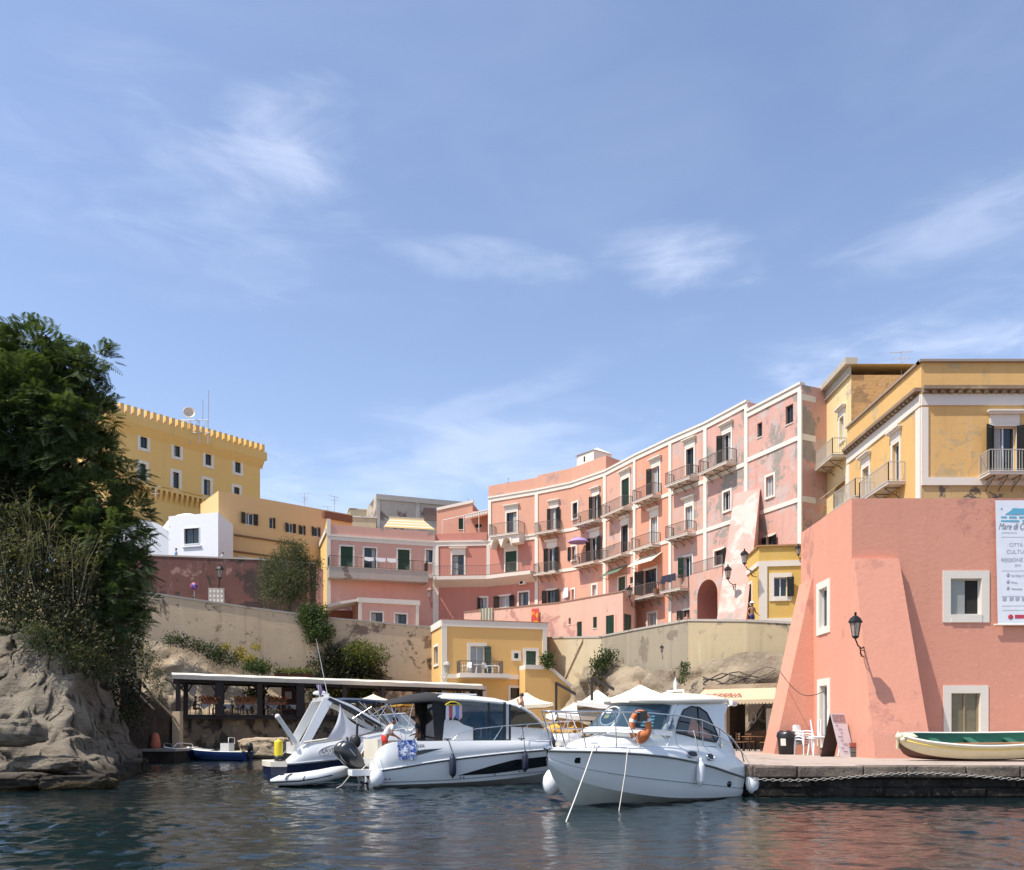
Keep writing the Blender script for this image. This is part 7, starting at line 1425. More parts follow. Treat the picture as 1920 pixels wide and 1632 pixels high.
c = MB(); c.lathe([(.12, 0), (.2, .08), (.22, .3), (.18, .5), (.06, .56)], (-.15, 0, .58), 14); c.box(-.2, -.05, -.07, .07, -.2, .62); c.build('outboard', RUBBER, t2); c = MB(); c.box(.3, .75, -.3, .3, .2, .62); c.build('seat', plain('seat_lemon', (.62, .58, .25), .6), t2)
lj = tag((lambda cc: (cc.lathe([(.05, 0), (.30, .05), (.33, .35), (.26, .75), (.2, 1.0), (.05, 1.08)], P(291, 1406, 54) - Vector((0, 0, .0)), 12), cc)[1])(MB()).build('lifejacket_pile', plain('faded_orange', (.50, .15, .08), .8, 0, .4, 4), None, P(291, 1406, 54)), 'faded orange life jackets heaped on the shady landing', 'life jackets')

# ---- the rowing boat on the quay
rb_ = thing('rowing_boat', 'cream wooden rowing boat with green inside and brown bottom, laid on the quay', 'boat', (13.05, 28.9, .92), R(-3), local=True); rb_.rotation_euler = (R(15), 0, R(-3)); L = 5.3
CRM = plain('cream_paint', (.66, .58, .38), .5, 0, .12, 3); BRN = plain('brown_antifoul', (.13, .06, .04), .8, 0, .25, 4); GRN = plain('green_paint', (.02, .105, .07), .55, 0, .2, 4); YL = plain('yellow_line', (.68, .52, .10), .6)
TR = [(.0, .45, .01, .62, .02, .90, .0, .92), (.25, .16, .14, .44, .28, .86, .24, .88), (.8, .04, .40, .30, .56, .80, .52, .82), (1.8, .0, .62, .24, .76, .74, .72, .76), (2.8, .0, .66, .24, .80, .73, .76, .75), (3.8, .02, .60, .26, .74, .76, .70, .78), (4.7, .08, .42, .34, .60, .82, .56, .84), (5.2, .16, .25, .42, .48, .87, .44, .89)]
c = MB(); strip(c, TR, fk, fc, 30, steps=3, curve=.05, mi=1); strip(c, TR, fc, fr, 30, steps=4, curve=.05, mi=0); r0 = cr(TR, 5.2); c.poly([(5.2, 0, r0[0]), (5.2, r0[1], r0[2]), (5.2, r0[3], r0[4]), (5.2, -r0[3], r0[4]), (5.2, -r0[1], r0[2])]); c.build('hull', [CRM, BRN], rb_)
c = MB(); strip(c, TR, lambda r: (r[3] - .03, r[4]), lambda r: (max(r[1] - .03, 0), r[2]), 30, steps=2, curve=.04); strip(c, TR, lambda r: (max(r[1] - .03, 0), r[2]), lambda r: (0, r[0] + .06), 30); c.build('lining', GRN, rb_)
c = MB()
for sg in (1, -1): c.tube(line(TR, lambda r: (r[3], r[4]), sg, 0, 5.2, 34, .01), .038, 6)
c.build('gunwale', plain('white_gunwale', (.70, .68, .60), .5), rb_); c = MB()
for sg in (1, -1): c.tube(line(TR, lambda r: (r[3], r[4] - .13), sg, .05, 5.2, 34, .012), .022, 6)
c.build('rubbing_strip', YL, rb_); c = MB(); c.tube([(-.04, 0, .4), (-.07, 0, .98)], .05, 6); c.box(.02, .5, -.22, .22, .86, .885); c.build('stem', CRM, rb_)
for x in (1.2, 2.4, 3.7): c = MB(); r = cr(TR, x); c.box(x, x + .26, -r[3] + .06, r[3] - .06, .56, .60); c.build('thwart', GRN, rb_)
c = MB(); r = cr(TR, 4.6); c.box(4.3, 5.1, -.5, .5, .60, .64); c.build('stern_bench', GRN, rb_)
for y in (-.25, -.36): c = MB(); c.tube([(.9, y, .64), (3.6, y * .8, .66)], .026, 6); c.obox((3.5, y * .8 - .06, .655), (.7, .02, 0), (0, .12, 0), (0, 0, .02)); c.build('oar', WOOD, rb_)
c = MB(); c.ball((-.05, -.1, .85), .12, 10, sc=(1.2, 1, 1)); c.ball((.02, -.22, .78), .09, 8); c.build('bow_fender', plain('old_rope_fender', (.58, .52, .40), .9, 0, .3, 20), rb_)
# ------------------------------------------------------------------ pergola restaurant on the left terrace
FP = Facade(XY(331, 58), XY(896, 66.2)); zr0, zr1 = 5.72, 5.42; ZT = 3.02; PD = 3.6
tpw = thing('terrace_wall', 'patched dark masonry wall standing in the water under the pergola', 'wall', FP.pt(0, 0)); c = MB(); F = Facade(FP.pt(.4, 0, -.35)[:2], FP.pt(FP.L, 0, -.35)[:2]); wall(c, F, -1, ZT - .2, []); c.quad(F.pt(0, -1, -3), F.pt(0, -1), F.pt(0, ZT - .2), F.pt(0, ZT - .2, -3))
c.build('masonry', stucco('patched_masonry', (.20, .155, .105), .25, (.085, .068, .055), .09, .5, .8, (.33, .26, .17), .04, .9), tpw)
c = MB(); c.prism([FP.pt(0, ZT - .2), FP.pt(FP.L, ZT - .2), FP.pt(FP.L, ZT - .2, -PD - 1), FP.pt(0, ZT - .2, -PD - 1)], (0, 0, .2)); struct(c.build('terrace', WOOD_DARK))
pg = thing('pergola', 'long low restaurant pergola of dark posts with a pale canvas roof', 'pergola', FP.pt(0, ZT)); tri = lambda a, b, z: FP.pt(a, z, b)
CANV = stucco('canvas_pale', (.66, .60, .50), .1, streak=.3); c = MB(); n = 30; zf_ = lambda a: zr0 + (zr1 - zr0) * a / FP.L
secs = [[FP.pt(a, zf_(a) - .26, .35), FP.pt(a, zf_(a) - .02 + .02 * math.sin(a * 2.3), .36), FP.pt(a, zf_(a) + .12 + .03 * math.sin(a * 1.7), -.1), FP.pt(a, zf_(a) + .35, -PD)] for a in [-.3 + (FP.L + .6) * i / n for i in range(n + 1)]]
c.loft(secs, smooth=False); c.loft([[p_ - Vector((0, 0, .05)) for p_ in s_][::-1] for s_ in secs], smooth=False); c.build('roof', CANV, pg)
for x, row in ((334, 0), (350, 1), (411, 0), (421, 1), (487, 0), (500, 1), (563, 0), (576, 1), (645, 0), (718, 0), (790, 0), (860, 0), (891, 0)):
    a = FP.hit(x)[0]; c = MB(); d0 = 0 if row == 0 else -PD * .8; a = max(a, .1) if row == 0 else a; w = .16 if x not in (411, 563) else .28
    c.obox(FP.pt(a - w, ZT - .15, d0 - .1), FP.U * 2 * w, FP.N * .3, (0, 0, zf_(a) - .3 - ZT + .15))
    for s_ in (-1, 1): c.tube([FP.pt(a + s_ * w, zf_(a) - 1.0, d0), FP.pt(a + s_ * (w + .28), zf_(a) - .5, d0), FP.pt(a + s_ * (w + .7), zf_(a) - .33, d0)], .05, 5)
    c.build('post', WOOD_DARK, pg)
for d0 in (.1, -PD * .8): c = MB(); c.prism([FP.pt(-.2, zr0 - .5, d0), FP.pt(FP.L, zr1 - .5, d0), FP.pt(FP.L, zr1 - .27, d0), FP.pt(-.2, zr0 - .27, d0)], FP.N * -.16); c.build('beam', WOOD_DARK, pg)
c = MB(); FP.bar(c, -.1, FP.L, ZT - .32, ZT - .2 - .003, .0, .12); c.build('floor_beam', WOOD_DARK, pg)
for k in range(11): a = .8 + k * 2.0; c = MB(); c.prism([FP.pt(a, ZT - .33, .1), FP.pt(a, ZT - .33, -.34), FP.pt(a, ZT - .95, -.34)], FP.U * .16); c.build('bracket', WOOD_DARK, pg)
railing(FP, 0, FP.L - .1, ZT, .9, .05, pg, IRON_DARK, side=False, step=.4)
for k, (x0, x1) in enumerate(((378, 408), (442, 476), (505, 535), (590, 620))):
    a0, a1 = FP.hit(x0)[0], FP.hit(x1)[0]; bx = thing('flower_box', 'rail flower box with rusty red flowers, %s on the pergola rail' % ('leftmost', 'second from left', 'third from left', 'fourth from left')[k], 'flower box', FP.pt(a0, ZT + .75), 0, 'flower boxes on the pergola rail')
    c = MB(); FP.bar(c, a0, a1, ZT + .72, ZT + .92, .06, .26); c.build('box', plain('terracotta_box_%d' % k, (.22, .09, .05), .8), bx)
    n = 260; C_ = np.array([tuple(FP.pt(random.uniform(a0 - .1, a1 + .1), ZT + 1.0 + random.uniform(-.08, .22), .16 + random.uniform(-.14, .16))) for _ in range(n)]); V, Fq = leaf_quads(C_, unit(n), 3, .05, .11, .07); npmesh('flowers', V, Fq, [LEAF_BUSH, FLOWER_R], bx, mi=(RNG.random(len(Fq)) < .55).astype(int))
# chairs and tables: one of each kind, copied
def make_chair():
    t = thing('wooden_chair', 'dark wooden chair on the pergola terrace', 'chair', (0, 0, 0), 0, 'wooden chairs on the pergola terrace', local=True); c = MB(); c.box(-.21, .21, -.21, .21, .43, .46); c.build('seat', WOOD, t)
    for x in (-.19, .17):
        for y in (-.19, .17): c = MB(); c.box(x, x + .035, y, y + .035, 0, .43 if y < 0 else .92); c.build('leg', WOOD_DARK, t)
    c = MB()
    for z in (.56, .68, .80): c.box(-.155, .17, .175, .195, z, z + .07)
    c.build('backrest', WOOD, t); return t
def make_table(label, group, cloth=True, mat=None):
    t = thing('restaurant_table', label, 'table', (0, 0, 0), 0, group, local=True); c = MB(); c.box(-.4, .4, -.4, .4, .70, .735); c.build('tabletop', WOOD, t)
    for x in (-.36, .31):
        for y in (-.36, .31): c = MB(); c.box(x, x + .05, y, y + .05, 0, .70); c.build('leg', WOOD_DARK, t)
    if cloth:
        c = MB(); c.box(-.41, .41, -.41, .41, .738, .75)
        for a in range(4): r_ = Matrix.Rotation(a * math.pi / 2, 4, 'Z'); c.prism([r_ @ Vector(q) for q in ((-.41, -.42, .745), (.41, -.42, .745), (.0, -.44, .38))], r_ @ Vector((0, -.012, 0)))
        c.build('tablecloth', plain('pale_cloth', (.62, .64, .66), .9), t)
    return t
def put(t, p, rz, lab=None):
    t.location = p; t.rotation_euler = (0, 0, rz)
    if lab: t['label'] = lab
    return t
ch0 = make_chair(); tb0 = make_table('small square table with white cloth points on the pergola terrace', 'clothed tables on the pergola terrace'); first = True
LT = ['leftmost', 'second', 'third', 'fourth', 'fifth', 'sixth', 'seventh']; k_ = 0
for i, x in enumerate((384, 428, 462, 516, 552, 606, 684)):
    q = FP.pt(FP.hit(x)[0], ZT + .001, -1.0 - .5 * (i % 2)); rz = math.atan2(FP.u.y, FP.u.x)
    put(tb0 if i == 0 else copy_tree(tb0), q, rz + .2 * (i % 3), '%s white clothed table under the pergola, counting from the left' % LT[i])
    for s_ in (-1, 1): put(ch0 if k_ == 0 else copy_tree(ch0), q + FP.U * .72 * s_, rz + (math.pi / 2 if s_ < 0 else -math.pi / 2), 'dark wooden chair %s of the %s clothed table under the pergola' % ('left' if s_ < 0 else 'right', LT[i])); k_ += 1
tk = thing('kitchen_door', 'red brown plank door with white notice at the back of the pergola', 'door', P(541, 1330, 65)); F = Facade(XY(528, 64.6), XY(562, 65.2)); c = MB(); F.bar(c, 0, F.L, ZT, ZT + 2.3, -.1, 0)
for q in range(7): F.bar(c, F.L * q / 7 + .02, F.L * (q + 1) / 7 - .02, ZT + .02, ZT + 2.25, 0, .02)
c.build('leaf', plain('red_brown_planks', (.14, .045, .035), .7, 0, .3, 3), tk); c = MB(); F.bar(c, .25, .75, ZT + 1.3, ZT + 1.85, .021, .03); c.build('notice', WHITE, tk)
px_ = thing('planter', 'long brown planter with trailing plants above the pergola roof', 'planter', P(545, 1262, 66)); c = MB(); F = Facade(XY(515, 65.6), XY(588, 66.6)); F.bar(c, 0, F.L, 5.9, 6.35, -.5, 0); c.build('box', plain('planter_brown', (.16, .05, .035), .8), px_); n = 200; C_ = np.array([tuple(F.pt(random.uniform(0, F.L), 6.4 + random.uniform(-.1, .25), random.uniform(-.4, .1))) for _ in range(n)]); V, Fq = leaf_quads(C_, unit(n), 5, .1, .2, .07); npmesh('foliage', V, Fq, [LEAF_YEL, LEAF_BUSH], px_, mi=(RNG.random(len(Fq)) < .5).astype(int))

# ------------------------------------------------------------------ parasols, tents and the pizzeria
def parasol(label, px, Y, zrim, r, h, m, group='parasols of the quay restaurants', seg=8, rot=.2, base=QZ, square=False, valance=.18):
    x = (px - CX) / F_PX * Y; t = thing('parasol', label, 'parasol', (x, Y, base), 0, group); c = MB(); N = 4 if square else seg
    R_ = [Vector((x + r * math.cos(rot + 2 * math.pi * k / N), Y + r * math.sin(rot + 2 * math.pi * k / N), zrim)) for k in range(N)]; top = Vector((x, Y, zrim + h))
    for k in range(N):
        a, b = R_[k], R_[(k + 1) % N]; rows = []
        for i in range(7):
            f = i / 6; l, q = a.lerp(top, f), b.lerp(top, f); s_ = -.07 * r * math.sin(math.pi * (f * .9)) ; rows.append([l.lerp(q, j / 6) + Vector((0, 0, s_ - .05 * r * math.sin(math.pi * j / 6) * (1 - f))) for j in range(7)])
        c.loft(rows); d = Vector((0, 0, valance)); c.loft([[p_ - d * (1 + .25 * (j % 2)) for j, p_ in enumerate(rows[0])], rows[0]])
    c.build('canopy', m, t); c = MB(); c.tube([(x, Y, base), top + Vector((0, 0, .08))], .04, 8); c.build('pole', WOOD, t); c = MB()
    for k in range(N): c.tube([R_[k] + Vector((0, 0, -.04)), R_[k].lerp(top, .5) - Vector((0, 0, .10 * r)), top - Vector((0, 0, .12))], .015, 4); c.tube([R_[k].lerp(top, .45) - Vector((0, 0, .03)), Vector((x, Y, zrim - .1))], .012, 4)
    c.build('ribs', WOOD, t); c = MB(); c.lathe([(.28, 0), (.28, .06), (.06, .1), (.05, .3)], (x, Y, base), 12); c.build('foot', CONC, t); return t
PW = plain('parasol_white', (.80, .78, .73), .85, 0, .05, 2); PO = plain('parasol_orange', (.70, .36, .05), .85, 0, .1); PC = plain('parasol_cream', (.72, .64, .48), .85, 0, .06)
parasol('cream square parasol in front of the yellow house stair', 987, 52, 3.35 + .2, 2.3, .75, PC, square=True, rot=.75)
parasol('largest white tent parasol, left of the pizzeria awning', 1200, 41.5, 3.25, 4.3, 1.0, PW, square=True, rot=.7); parasol('white tent parasol left of the largest one, behind the cruiser bow rail', 1120, 44, 2.75, 3.2, 1.35, PW, square=True, rot=.8); parasol('low white parasol with an orange valance beneath the wooden post', 1078, 45, 2.75, 1.7, .7, PW, rot=.4, seg=6)
for px, Y, z, lb in ((700, 62, 4.1, 'left of two orange parasols behind the pergola posts'), (752, 60, 3.85, 'right one of two orange parasols, beside the black canopy')): parasol(lb, px, Y, z, 1.6, .5, PO if px > 740 else PC, base=QZ if px > 740 else ZT - .2)
parasol('orange yellow parasol low behind the cruiser bow rail', 1068, 43, 2.1, 1.3, .55, PO, rot=.1)
pp = thing('timber_frame', 'two dark wooden posts with slanting beams between the parasols', 'frame', (*XY(1043, 44), QZ))
for a, b in ((P(1043, 1385, 44), P(1043, 1279, 44)), (P(1110, 1385, 43), P(1110, 1270, 43)), (P(1043, 1281, 44), P(1080, 1302, 42.5)), (P(1110, 1271, 43), P(1152, 1293, 41.5))): c = MB(); d = b - a; s_ = Vector((.13, 0, 0)) if abs(d.z) > 2 else Vector((0, 0, .16)); c.obox(a - s_ / 2, d, s_, (0, .13, 0)); c.build('timber', WOOD_DARK, pp)
# pizzeria
FZ_ = Facade(XY(1300, 46.2), XY(1462, 43.6)); za = CAM_Z + (HZ - 1312) / F_PX * 44.5; zb2 = CAM_Z + (HZ - 1289) / F_PX * 46
pz = thing('pizzeria', 'small dark pizzeria front under a yellow awning, left of the coral tower', 'shop', FZ_.pt(0, QZ)); c = MB(); d = -1.6
AW = stucco('awning_yellow', (.52, .41, .27), .08, streak=.15); rows = [[FZ_.pt(FZ_.L * i / 24, za + (zb2 - za - .05) * k / 3, .0 - 1.6 * k / 3) for i in range(25)] for k in range(4)]; c.loft(rows, smooth=False)
nsc = 26
for q in range(nsc):
    a0, a1 = FZ_.L * q / nsc, FZ_.L * (q + 1) / nsc; c.poly([FZ_.pt(a0, za, .003), FZ_.pt(a0, za - .16, .003), FZ_.pt(a0 * .75 + a1 * .25, za - .24, .003), FZ_.pt(a0 * .25 + a1 * .75, za - .24, .003), FZ_.pt(a1, za - .16, .003), FZ_.pt(a1, za, .003)])
c.build('awning', AW, pz); up_ = (FZ_.pt(0, zb2 - .05, -1.6) - FZ_.pt(0, za, 0)).normalized(); up2 = up_
text_mesh('PIZZERIA', .56, 'lettering', plain('letter_red', (.36, .05, .03), .7), pz, FZ_.pt(FZ_.hit(1315)[0], za + .10, .0) + up_ * .30 + FZ_.N * .05, FZ_.U, up2, .01, squeeze=.92)
c = MB(); FB_ = Facade(FZ_.pt(0, 0, -1.65)[:2], FZ_.pt(FZ_.L + .3, 0, -1.65)[:2]); s0, s1 = FB_.hit(1368)[0], FB_.hit(1452)[0]; wall(c, FB_, QZ, zb2 + .2, [(s0, s1, QZ + .01, QZ + 2.7)], 2.6, 0, rmi=1); c.build('front', [tuff2, plain('pizzeria_inside', (.075, .05, .035), .9, 0, .4, 2)], pz)
c = MB(); FB_.bar(c, s0 + .3, s1 - .3, QZ, QZ + 1.0, -2.4, -1.9); FB_.bar(c, s0 + .3, s1 - .2, QZ + 1.6, QZ + 1.65, -2.9, -2.6); c.build('counter', WOOD, pz); c = MB(); FB_.bar(c, s1 - .5, s1 - .05, QZ + .9, QZ + 2.2, -.3, -.2); c.build('fridge', WHITE, pz)
c = MB(); rg = FB_.pt((s0 + s1) / 2 - .3, QZ + 1.75, -1.2); c.tube([rg + Vector((.14 * math.cos(a), 0, .32 * math.sin(a))) for a in [i * .35 for i in range(18)]], .035, 6, True); c.build('hung_ring', WEATHER_WHITE, pz)
c = MB(); FB_.bar(c, s0 - .75, s0 - .05, QZ + .5, QZ + 2.3, .3, .36)
for q in range(7): FB_.bar(c, s0 - .74 + q * .1, s0 - .70 + q * .1, QZ + .5, QZ + 2.3, .361, .38)
c.build('slat_screen', PC, pz)
mb_ = thing('menu_board', 'narrow brown board with small white cards at the right of the pizzeria', 'sign', P(1450, 1400, 40.5)); F = Facade(XY(1448, 40.8), XY(1460, 40.2)); c = MB(); c.prism([P(1446, 1412, 40.6), P(1452, 1412, 40.4), P(1463, 1289, 40.0), P(1456, 1289, 40.2)], (0, .06, 0)); c.build('board', WOOD, mb_)
for q in range(6): a = P(1456.5 - q * 1.1, 1295 + q * 7, 40.1); c = MB(); c.obox(a + Vector((0, -.05, 0)), (.14, 0, 0), (0, -.01, 0), (-.01, 0, -.13)); c.build('card', WHITE, mb_)
CH = [put(copy_tree(ch0), P(x, 1408, Y), rz, lb) for x, Y, rz, lb in ((1388, 42.4, 1.2, 'wooden chair left of the table in front of the pizzeria'), (1436, 41.4, -1.2, 'wooden chair right of the table in front of the pizzeria'), (1405, 43.5, .1, 'wooden chair behind the table in front of the pizzeria'))]
for o in CH: o.location.z = QZ; o['group'] = 'chairs of the pizzeria'
tp = put(make_table('bare wooden table in front of the pizzeria', 'tables of the pizzeria', False), (*XY(1411, 42), QZ), .2)
for k, (x, Y) in enumerate(((1352, 43), (1062, 43.5), (1090, 44.5), (955, 50), (1005, 50.5))):
    o = put(copy_tree(tb0), (*XY(x, Y), QZ), .3 * k, ('clothed table half hidden behind the cruiser stern', 'clothed table below the orange yellow parasol', 'clothed table below the low white parasol', 'left clothed table under the cream parasol', 'right clothed table under the cream parasol')[k]); o['group'] = 'clothed tables on the quay'
    for s_ in (-1, 1): o = put(copy_tree(ch0), (*(XY(x, Y) + Vector((.75 * s_, .1))), QZ), -1.57 * s_, 'wooden chair %s of the %s' % ('left' if s_ < 0 else 'right', ('clothed table behind the cruiser stern', 'table below the orange parasol', 'table below the low white parasol', 'left table under the cream parasol', 'right table under the cream parasol')[k])); o['group'] = 'wooden chairs on the quay'
c = MB(); q = P(1362, 1392, 42.0); c.ball(q, .32, 12, sc=(.8, .6, 1.1)); o = c.build('blue_bag', plain('bag_blue', (.02, .09, .30), .6), None, q); tag(o, 'bright blue bag behind the cruiser stern', 'bag')

# ------------------------------------------------------------------ things standing in front of the coral tower
bn = thing('litter_bin', 'round black litter bin with a bag and white label', 'bin', (*XY(1474, 36.3), QZ)); q = Vector((*XY(1474, 36.3), QZ)); c = MB(); c.lathe([(.0, 0), (.30, 0), (.37, .80), (.36, .84), (.33, .84)], q, 20); c.build('drum', RUBBER, bn)
c = MB(); c.lathe([(.385, .70), (.395, .80), (.38, .86), (.36, .95), (.28, 1.0), (.25, .9), (.05, .85)], q, 18); 
for i, v_ in enumerate(c.v): c.v[i] = (v_[0] + .02 * math.sin(i * 2.3), v_[1], v_[2] + .035 * math.sin(i * 1.7))
c.build('bag', plain('bag_black', (.02, .02, .022), .3), bn); c = MB(); c.obox(q + Vector((-.30, -.25, .38)), (.18, -.11, 0), (-.01, -.02, 0), (-.02, -.015, .3)); c.build('label', WHITE, bn)
PL = plain('white_plastic', (.78, .78, .78), .4, 0, .03)
def plastic_chair(label, grp='stacked white plastic chairs'):
    t = thing('plastic_chair', label, 'chair', (0, 0, 0), 0, grp, local=True); c = MB(); c.loft([[(x, y, .42 + .02 * (x * 4) ** 2) for x in (-.24, -.1, .1, .24)] for y in (-.24, 0, .22)]); c.loft([[(x, y, .40 + .02 * (x * 4) ** 2) for x in (.24, .1, -.1, -.24)] for y in (-.24, 0, .22)]); c.build('seat', PL, t)
    c = MB(); rows = [[(x * w, .22 + (z - .42) * .22 - .05 * (1 - (x / .24) ** 2) + .05, z) for x in (-.24, -.16, -.08, 0, .08, .16, .24)] for z, w in ((.42, 1), (.55, 1.02), (.7, 1.02), (.82, .95), (.9, .7))]; c.loft(rows); c.loft([[(x, y + .02, z) for x, y, z in r_][::-1] for r_ in rows]); c.build('backrest', PL, t)
    for x in (-1, 1):
        for y in (-.24, .22): c = MB(); c.tube([(x * .22, y, .42), (x * .27, y * 1.12, 0)], [.035, .025], 6); c.build('leg', PL, t)
        c = MB(); c.tube([(x * .26, -.24, .42), (x * .28, -.22, .62), (x * .28, .0, .65), (x * .25, .26, .63)], .025, 6); c.build('armrest', PL, t)
    return t
pc0 = plastic_chair('lowest white plastic chair of the stack beside the bin'); put(pc0, (*XY(1506, 36.0), QZ), .5)
for i in range(3): put(copy_tree(pc0), Vector((*XY(1506, 36.0), QZ + .12 * (i + 1))), .5, '%s white plastic chair in the stack beside the bin' % ('second from below', 'third from below', 'topmost')[i])
def plastic_table(label): 
    t = thing('plastic_table', label, 'table', (0, 0, 0), 0, 'white plastic tables', local=True); c = MB(); c.lathe([(.0, .68), (.42, .68), (.44, .70), (.43, .72), (.0, .725)], (0, 0, 0), 8); c.build('tabletop', PL, t)
    for k in range(4): a = k * math.pi / 2 + .78; c = MB(); c.tube([(.26 * math.cos(a), .26 * math.sin(a), .69), (.36 * math.cos(a), .36 * math.sin(a), 0)], [.05, .035], 6); c.build('leg', PL, t)
    return t
pt0 = put(plastic_table('white plastic table standing next to the plastic chair stack'), (*XY(1531, 35.0), QZ), .1); pt1 = put(copy_tree(pt0), (*XY(1590, 33.9), QZ), .4, 'white plastic table half hidden behind the menu sign')
for o, x, Y in ((copy_tree(pt0), 1537, 34.9), (copy_tree(pt0), 1594, 33.9)): put(o, (*XY(x, Y), QZ + 1.46), .6, 'upturned white plastic table with its legs up, %s' % ('next to the chair stack' if x < 1560 else 'behind the menu sign')); o.rotation_euler = (R(180), 0, .6)
sg_ = thing('menu_sign', 'tall folding menu sign with white front and photo at its top', 'sign', (*XY(1565, 32.5), QZ)); rd = Vector((.70, .44, 0)); A_ = P(1557, 1338, 32.7); ap = Vector((A_.x, A_.y, QZ + 1.68))
off_r, off_l = Vector((.26, -.41, 0)), Vector((-.24, .37, 0)); c = MB(); bz = Vector((0, 0, QZ - ap.z))
c.prism([ap, ap + rd, ap + rd + off_r + bz, ap + off_r + bz], Vector((-.02, -.012, -.008))); c.build('front_panel', plain('sign_white', (.66, .65, .68), .5), sg_); c = MB(); bk_ = rd; c.prism([ap, ap + bk_, ap + bk_ + off_l + bz, ap + off_l + bz], Vector((-.02, 0, -.008))); c.build('back_panel', plain('sign_brown', (.075, .045, .035), .7), sg_)
nrm = (rd.cross(off_r + bz)).normalized(); nrm = nrm if nrm.y < 0 else -nrm; pnl = lambda a, b: ap + rd * a + (off_r + bz) * b + nrm * .012
c = MB(); c.prism([pnl(.06, .03), pnl(.94, .03), pnl(.94, .20), pnl(.06, .20)], nrm * .004); m, t, p = new_mat('food_photo'); t.l.new(t.mix(t.noise(wpos(t), 9, 4), (.05, .06, .12), (.62, .42, .36)), p.inputs['Base Color']); c.build('photo', m, sg_)
for q in range(8): c = MB(); a = .15 + .1 * (q % 3); b = .27 + q * .085; c.prism([pnl(a, b), pnl(a + .18 + .12 * (q % 2), b), pnl(a + .18 + .12 * (q % 2), b + .018), pnl(a, b + .018)], nrm * .003); c.build('menu_line', plain('menu_ink_%d' % q, (.25, .2, .3), .8), sg_)
c = MB(); q = Vector((*XY(1606, 32.8), QZ))
cr_ = thing('crate_pile', 'grey plastic crates piled behind the menu sign', 'crates', q)
for k in range(3): c = MB(); z = k * .19; [c.box(q.x - .3, q.x + .3, q.y + y - .012, q.y + y, QZ + z, QZ + z + .17) for y in (-.2, .2)]; [c.box(q.x + x - .012, q.x + x, q.y - .2, q.y + .19, QZ + z, QZ + z + .17) for x in (-.29, .3)]; c.box(q.x - .29, q.x + .29, q.y - .19, q.y + .18, QZ + z, QZ + z + .02); c.build('crate', plain('crate_%d' % k, ((.10, .10, .10), (.13, .12, .11), (.30, .08, .05))[k], .6), cr_)
# lanterns
LG = glassmat('lantern_glass', (.45, .42, .36), .45)
def lantern(label, p, wallp, s=1.0, m=None):
    p, wallp = Vector(p), Vector(wallp); m = m or IRON_DARK; t = thing('wall_lantern', label, 'lantern', wallp, 0, 'wall lanterns of the harbour'); c = MB()
    c.lathe([(.10 * s, 0), (.17 * s, .42 * s)], p, 6, smooth=False, caps=False); c.build('glass', LG, t); c = MB()
    c.lathe([(.22 * s, .42 * s), (.23 * s, .45 * s), (.17 * s, .56 * s), (.07 * s, .64 * s), (.03 * s, .66 * s), (.05 * s, .72 * s), (.0, .78 * s)], p, 6, smooth=False); c.lathe([(.11 * s, 0), (.11 * s, -.04 * s), (.03 * s, -.09 * s), (.0, -.12 * s)], p, 6); c.build('cap', m, t); c = MB()
    for k in range(6): a = k * math.pi / 3; c.tube([p + Vector((.10 * s * math.cos(a), .10 * s * math.sin(a), 0)), p + Vector((.17 * s * math.cos(a), .17 * s * math.sin(a), .42 * s))], .012 * s, 4)
    c.build('frame', m, t); c = MB(); d = wallp - p; c.tube([p + Vector((0, 0, -.1 * s)), p + d * .25 + Vector((0, 0, -.22 * s)), p + d * .6 + Vector((0, 0, -.2 * s)), wallp], .025 * s, 6); c.tube([p + d * .45 + Vector((0, 0, -.22 * s)), p + d * .6 + Vector((0, 0, -.45 * s)), wallp + Vector((0, 0, -.35 * s))], .02 * s, 5); c.tube([p + d * .72 + Vector((.08 * s * math.cos(a), 0, -.3 * s + .08 * s * math.sin(a))) for a in [i * .7 for i in range(8)]], .014 * s, 4); c.build('bracket', m, t); return t
lantern('large lantern on a scrolled bracket on the coral tower corner', P(1604, 1193, 31.0), P(1622, 1212, 32.2), 1.15)
lantern('upper lantern on a long bracket by the ochre lodge', P(1396, 1056, 53.5), P(1419, 1070, 54.2), 1.2); lantern('lantern on a long bracket against the pink buttress', P(1365, 1084, 56.5), P(1383, 1094, 57.6), 1.2); lantern('small lantern at the right edge of the ochre lodge', P(1497, 1040, 53.2), P(1503, 1044, 53.5), .9)
lantern('pink tinted lantern at the seam of rose and coral houses', P(806, 1120, 86.5), P(811, 1130, 88.0), 1.5, plain('rose_iron', (.30, .15, .12), .6)); lantern('lantern by the green door of the low pink wing', P(1180, 1118, 69.5), P(1188, 1130, 71.2), 1.2); lantern('lantern with a bright cap on the maroon wall', P(412, 1083, 75.6), P(410, 1092, 76.6), 1.6); lantern('pale lantern at the corner of the yellow house', P(838, 1262, 67.2), P(832, 1268, 67.9), 1.4, IRON_PALE); lantern('lantern standing on the rock under the tan wall', P(1241, 1222, 55.5), P(1243, 1232, 56.4), .6)
c = MB(); a, b = P(1466, 1258, 36.95), P(1549, 1297, 35.2); c.tube([a.lerp(b, i / 12) + Vector((-.1, 0, -.55 * math.sin(math.pi * i / 12))) for i in range(13)], .016, 5); o = c.build('cable', RUBBER, None, a); tag(o, 'slack dark cable across the side of the coral tower', 'cable')
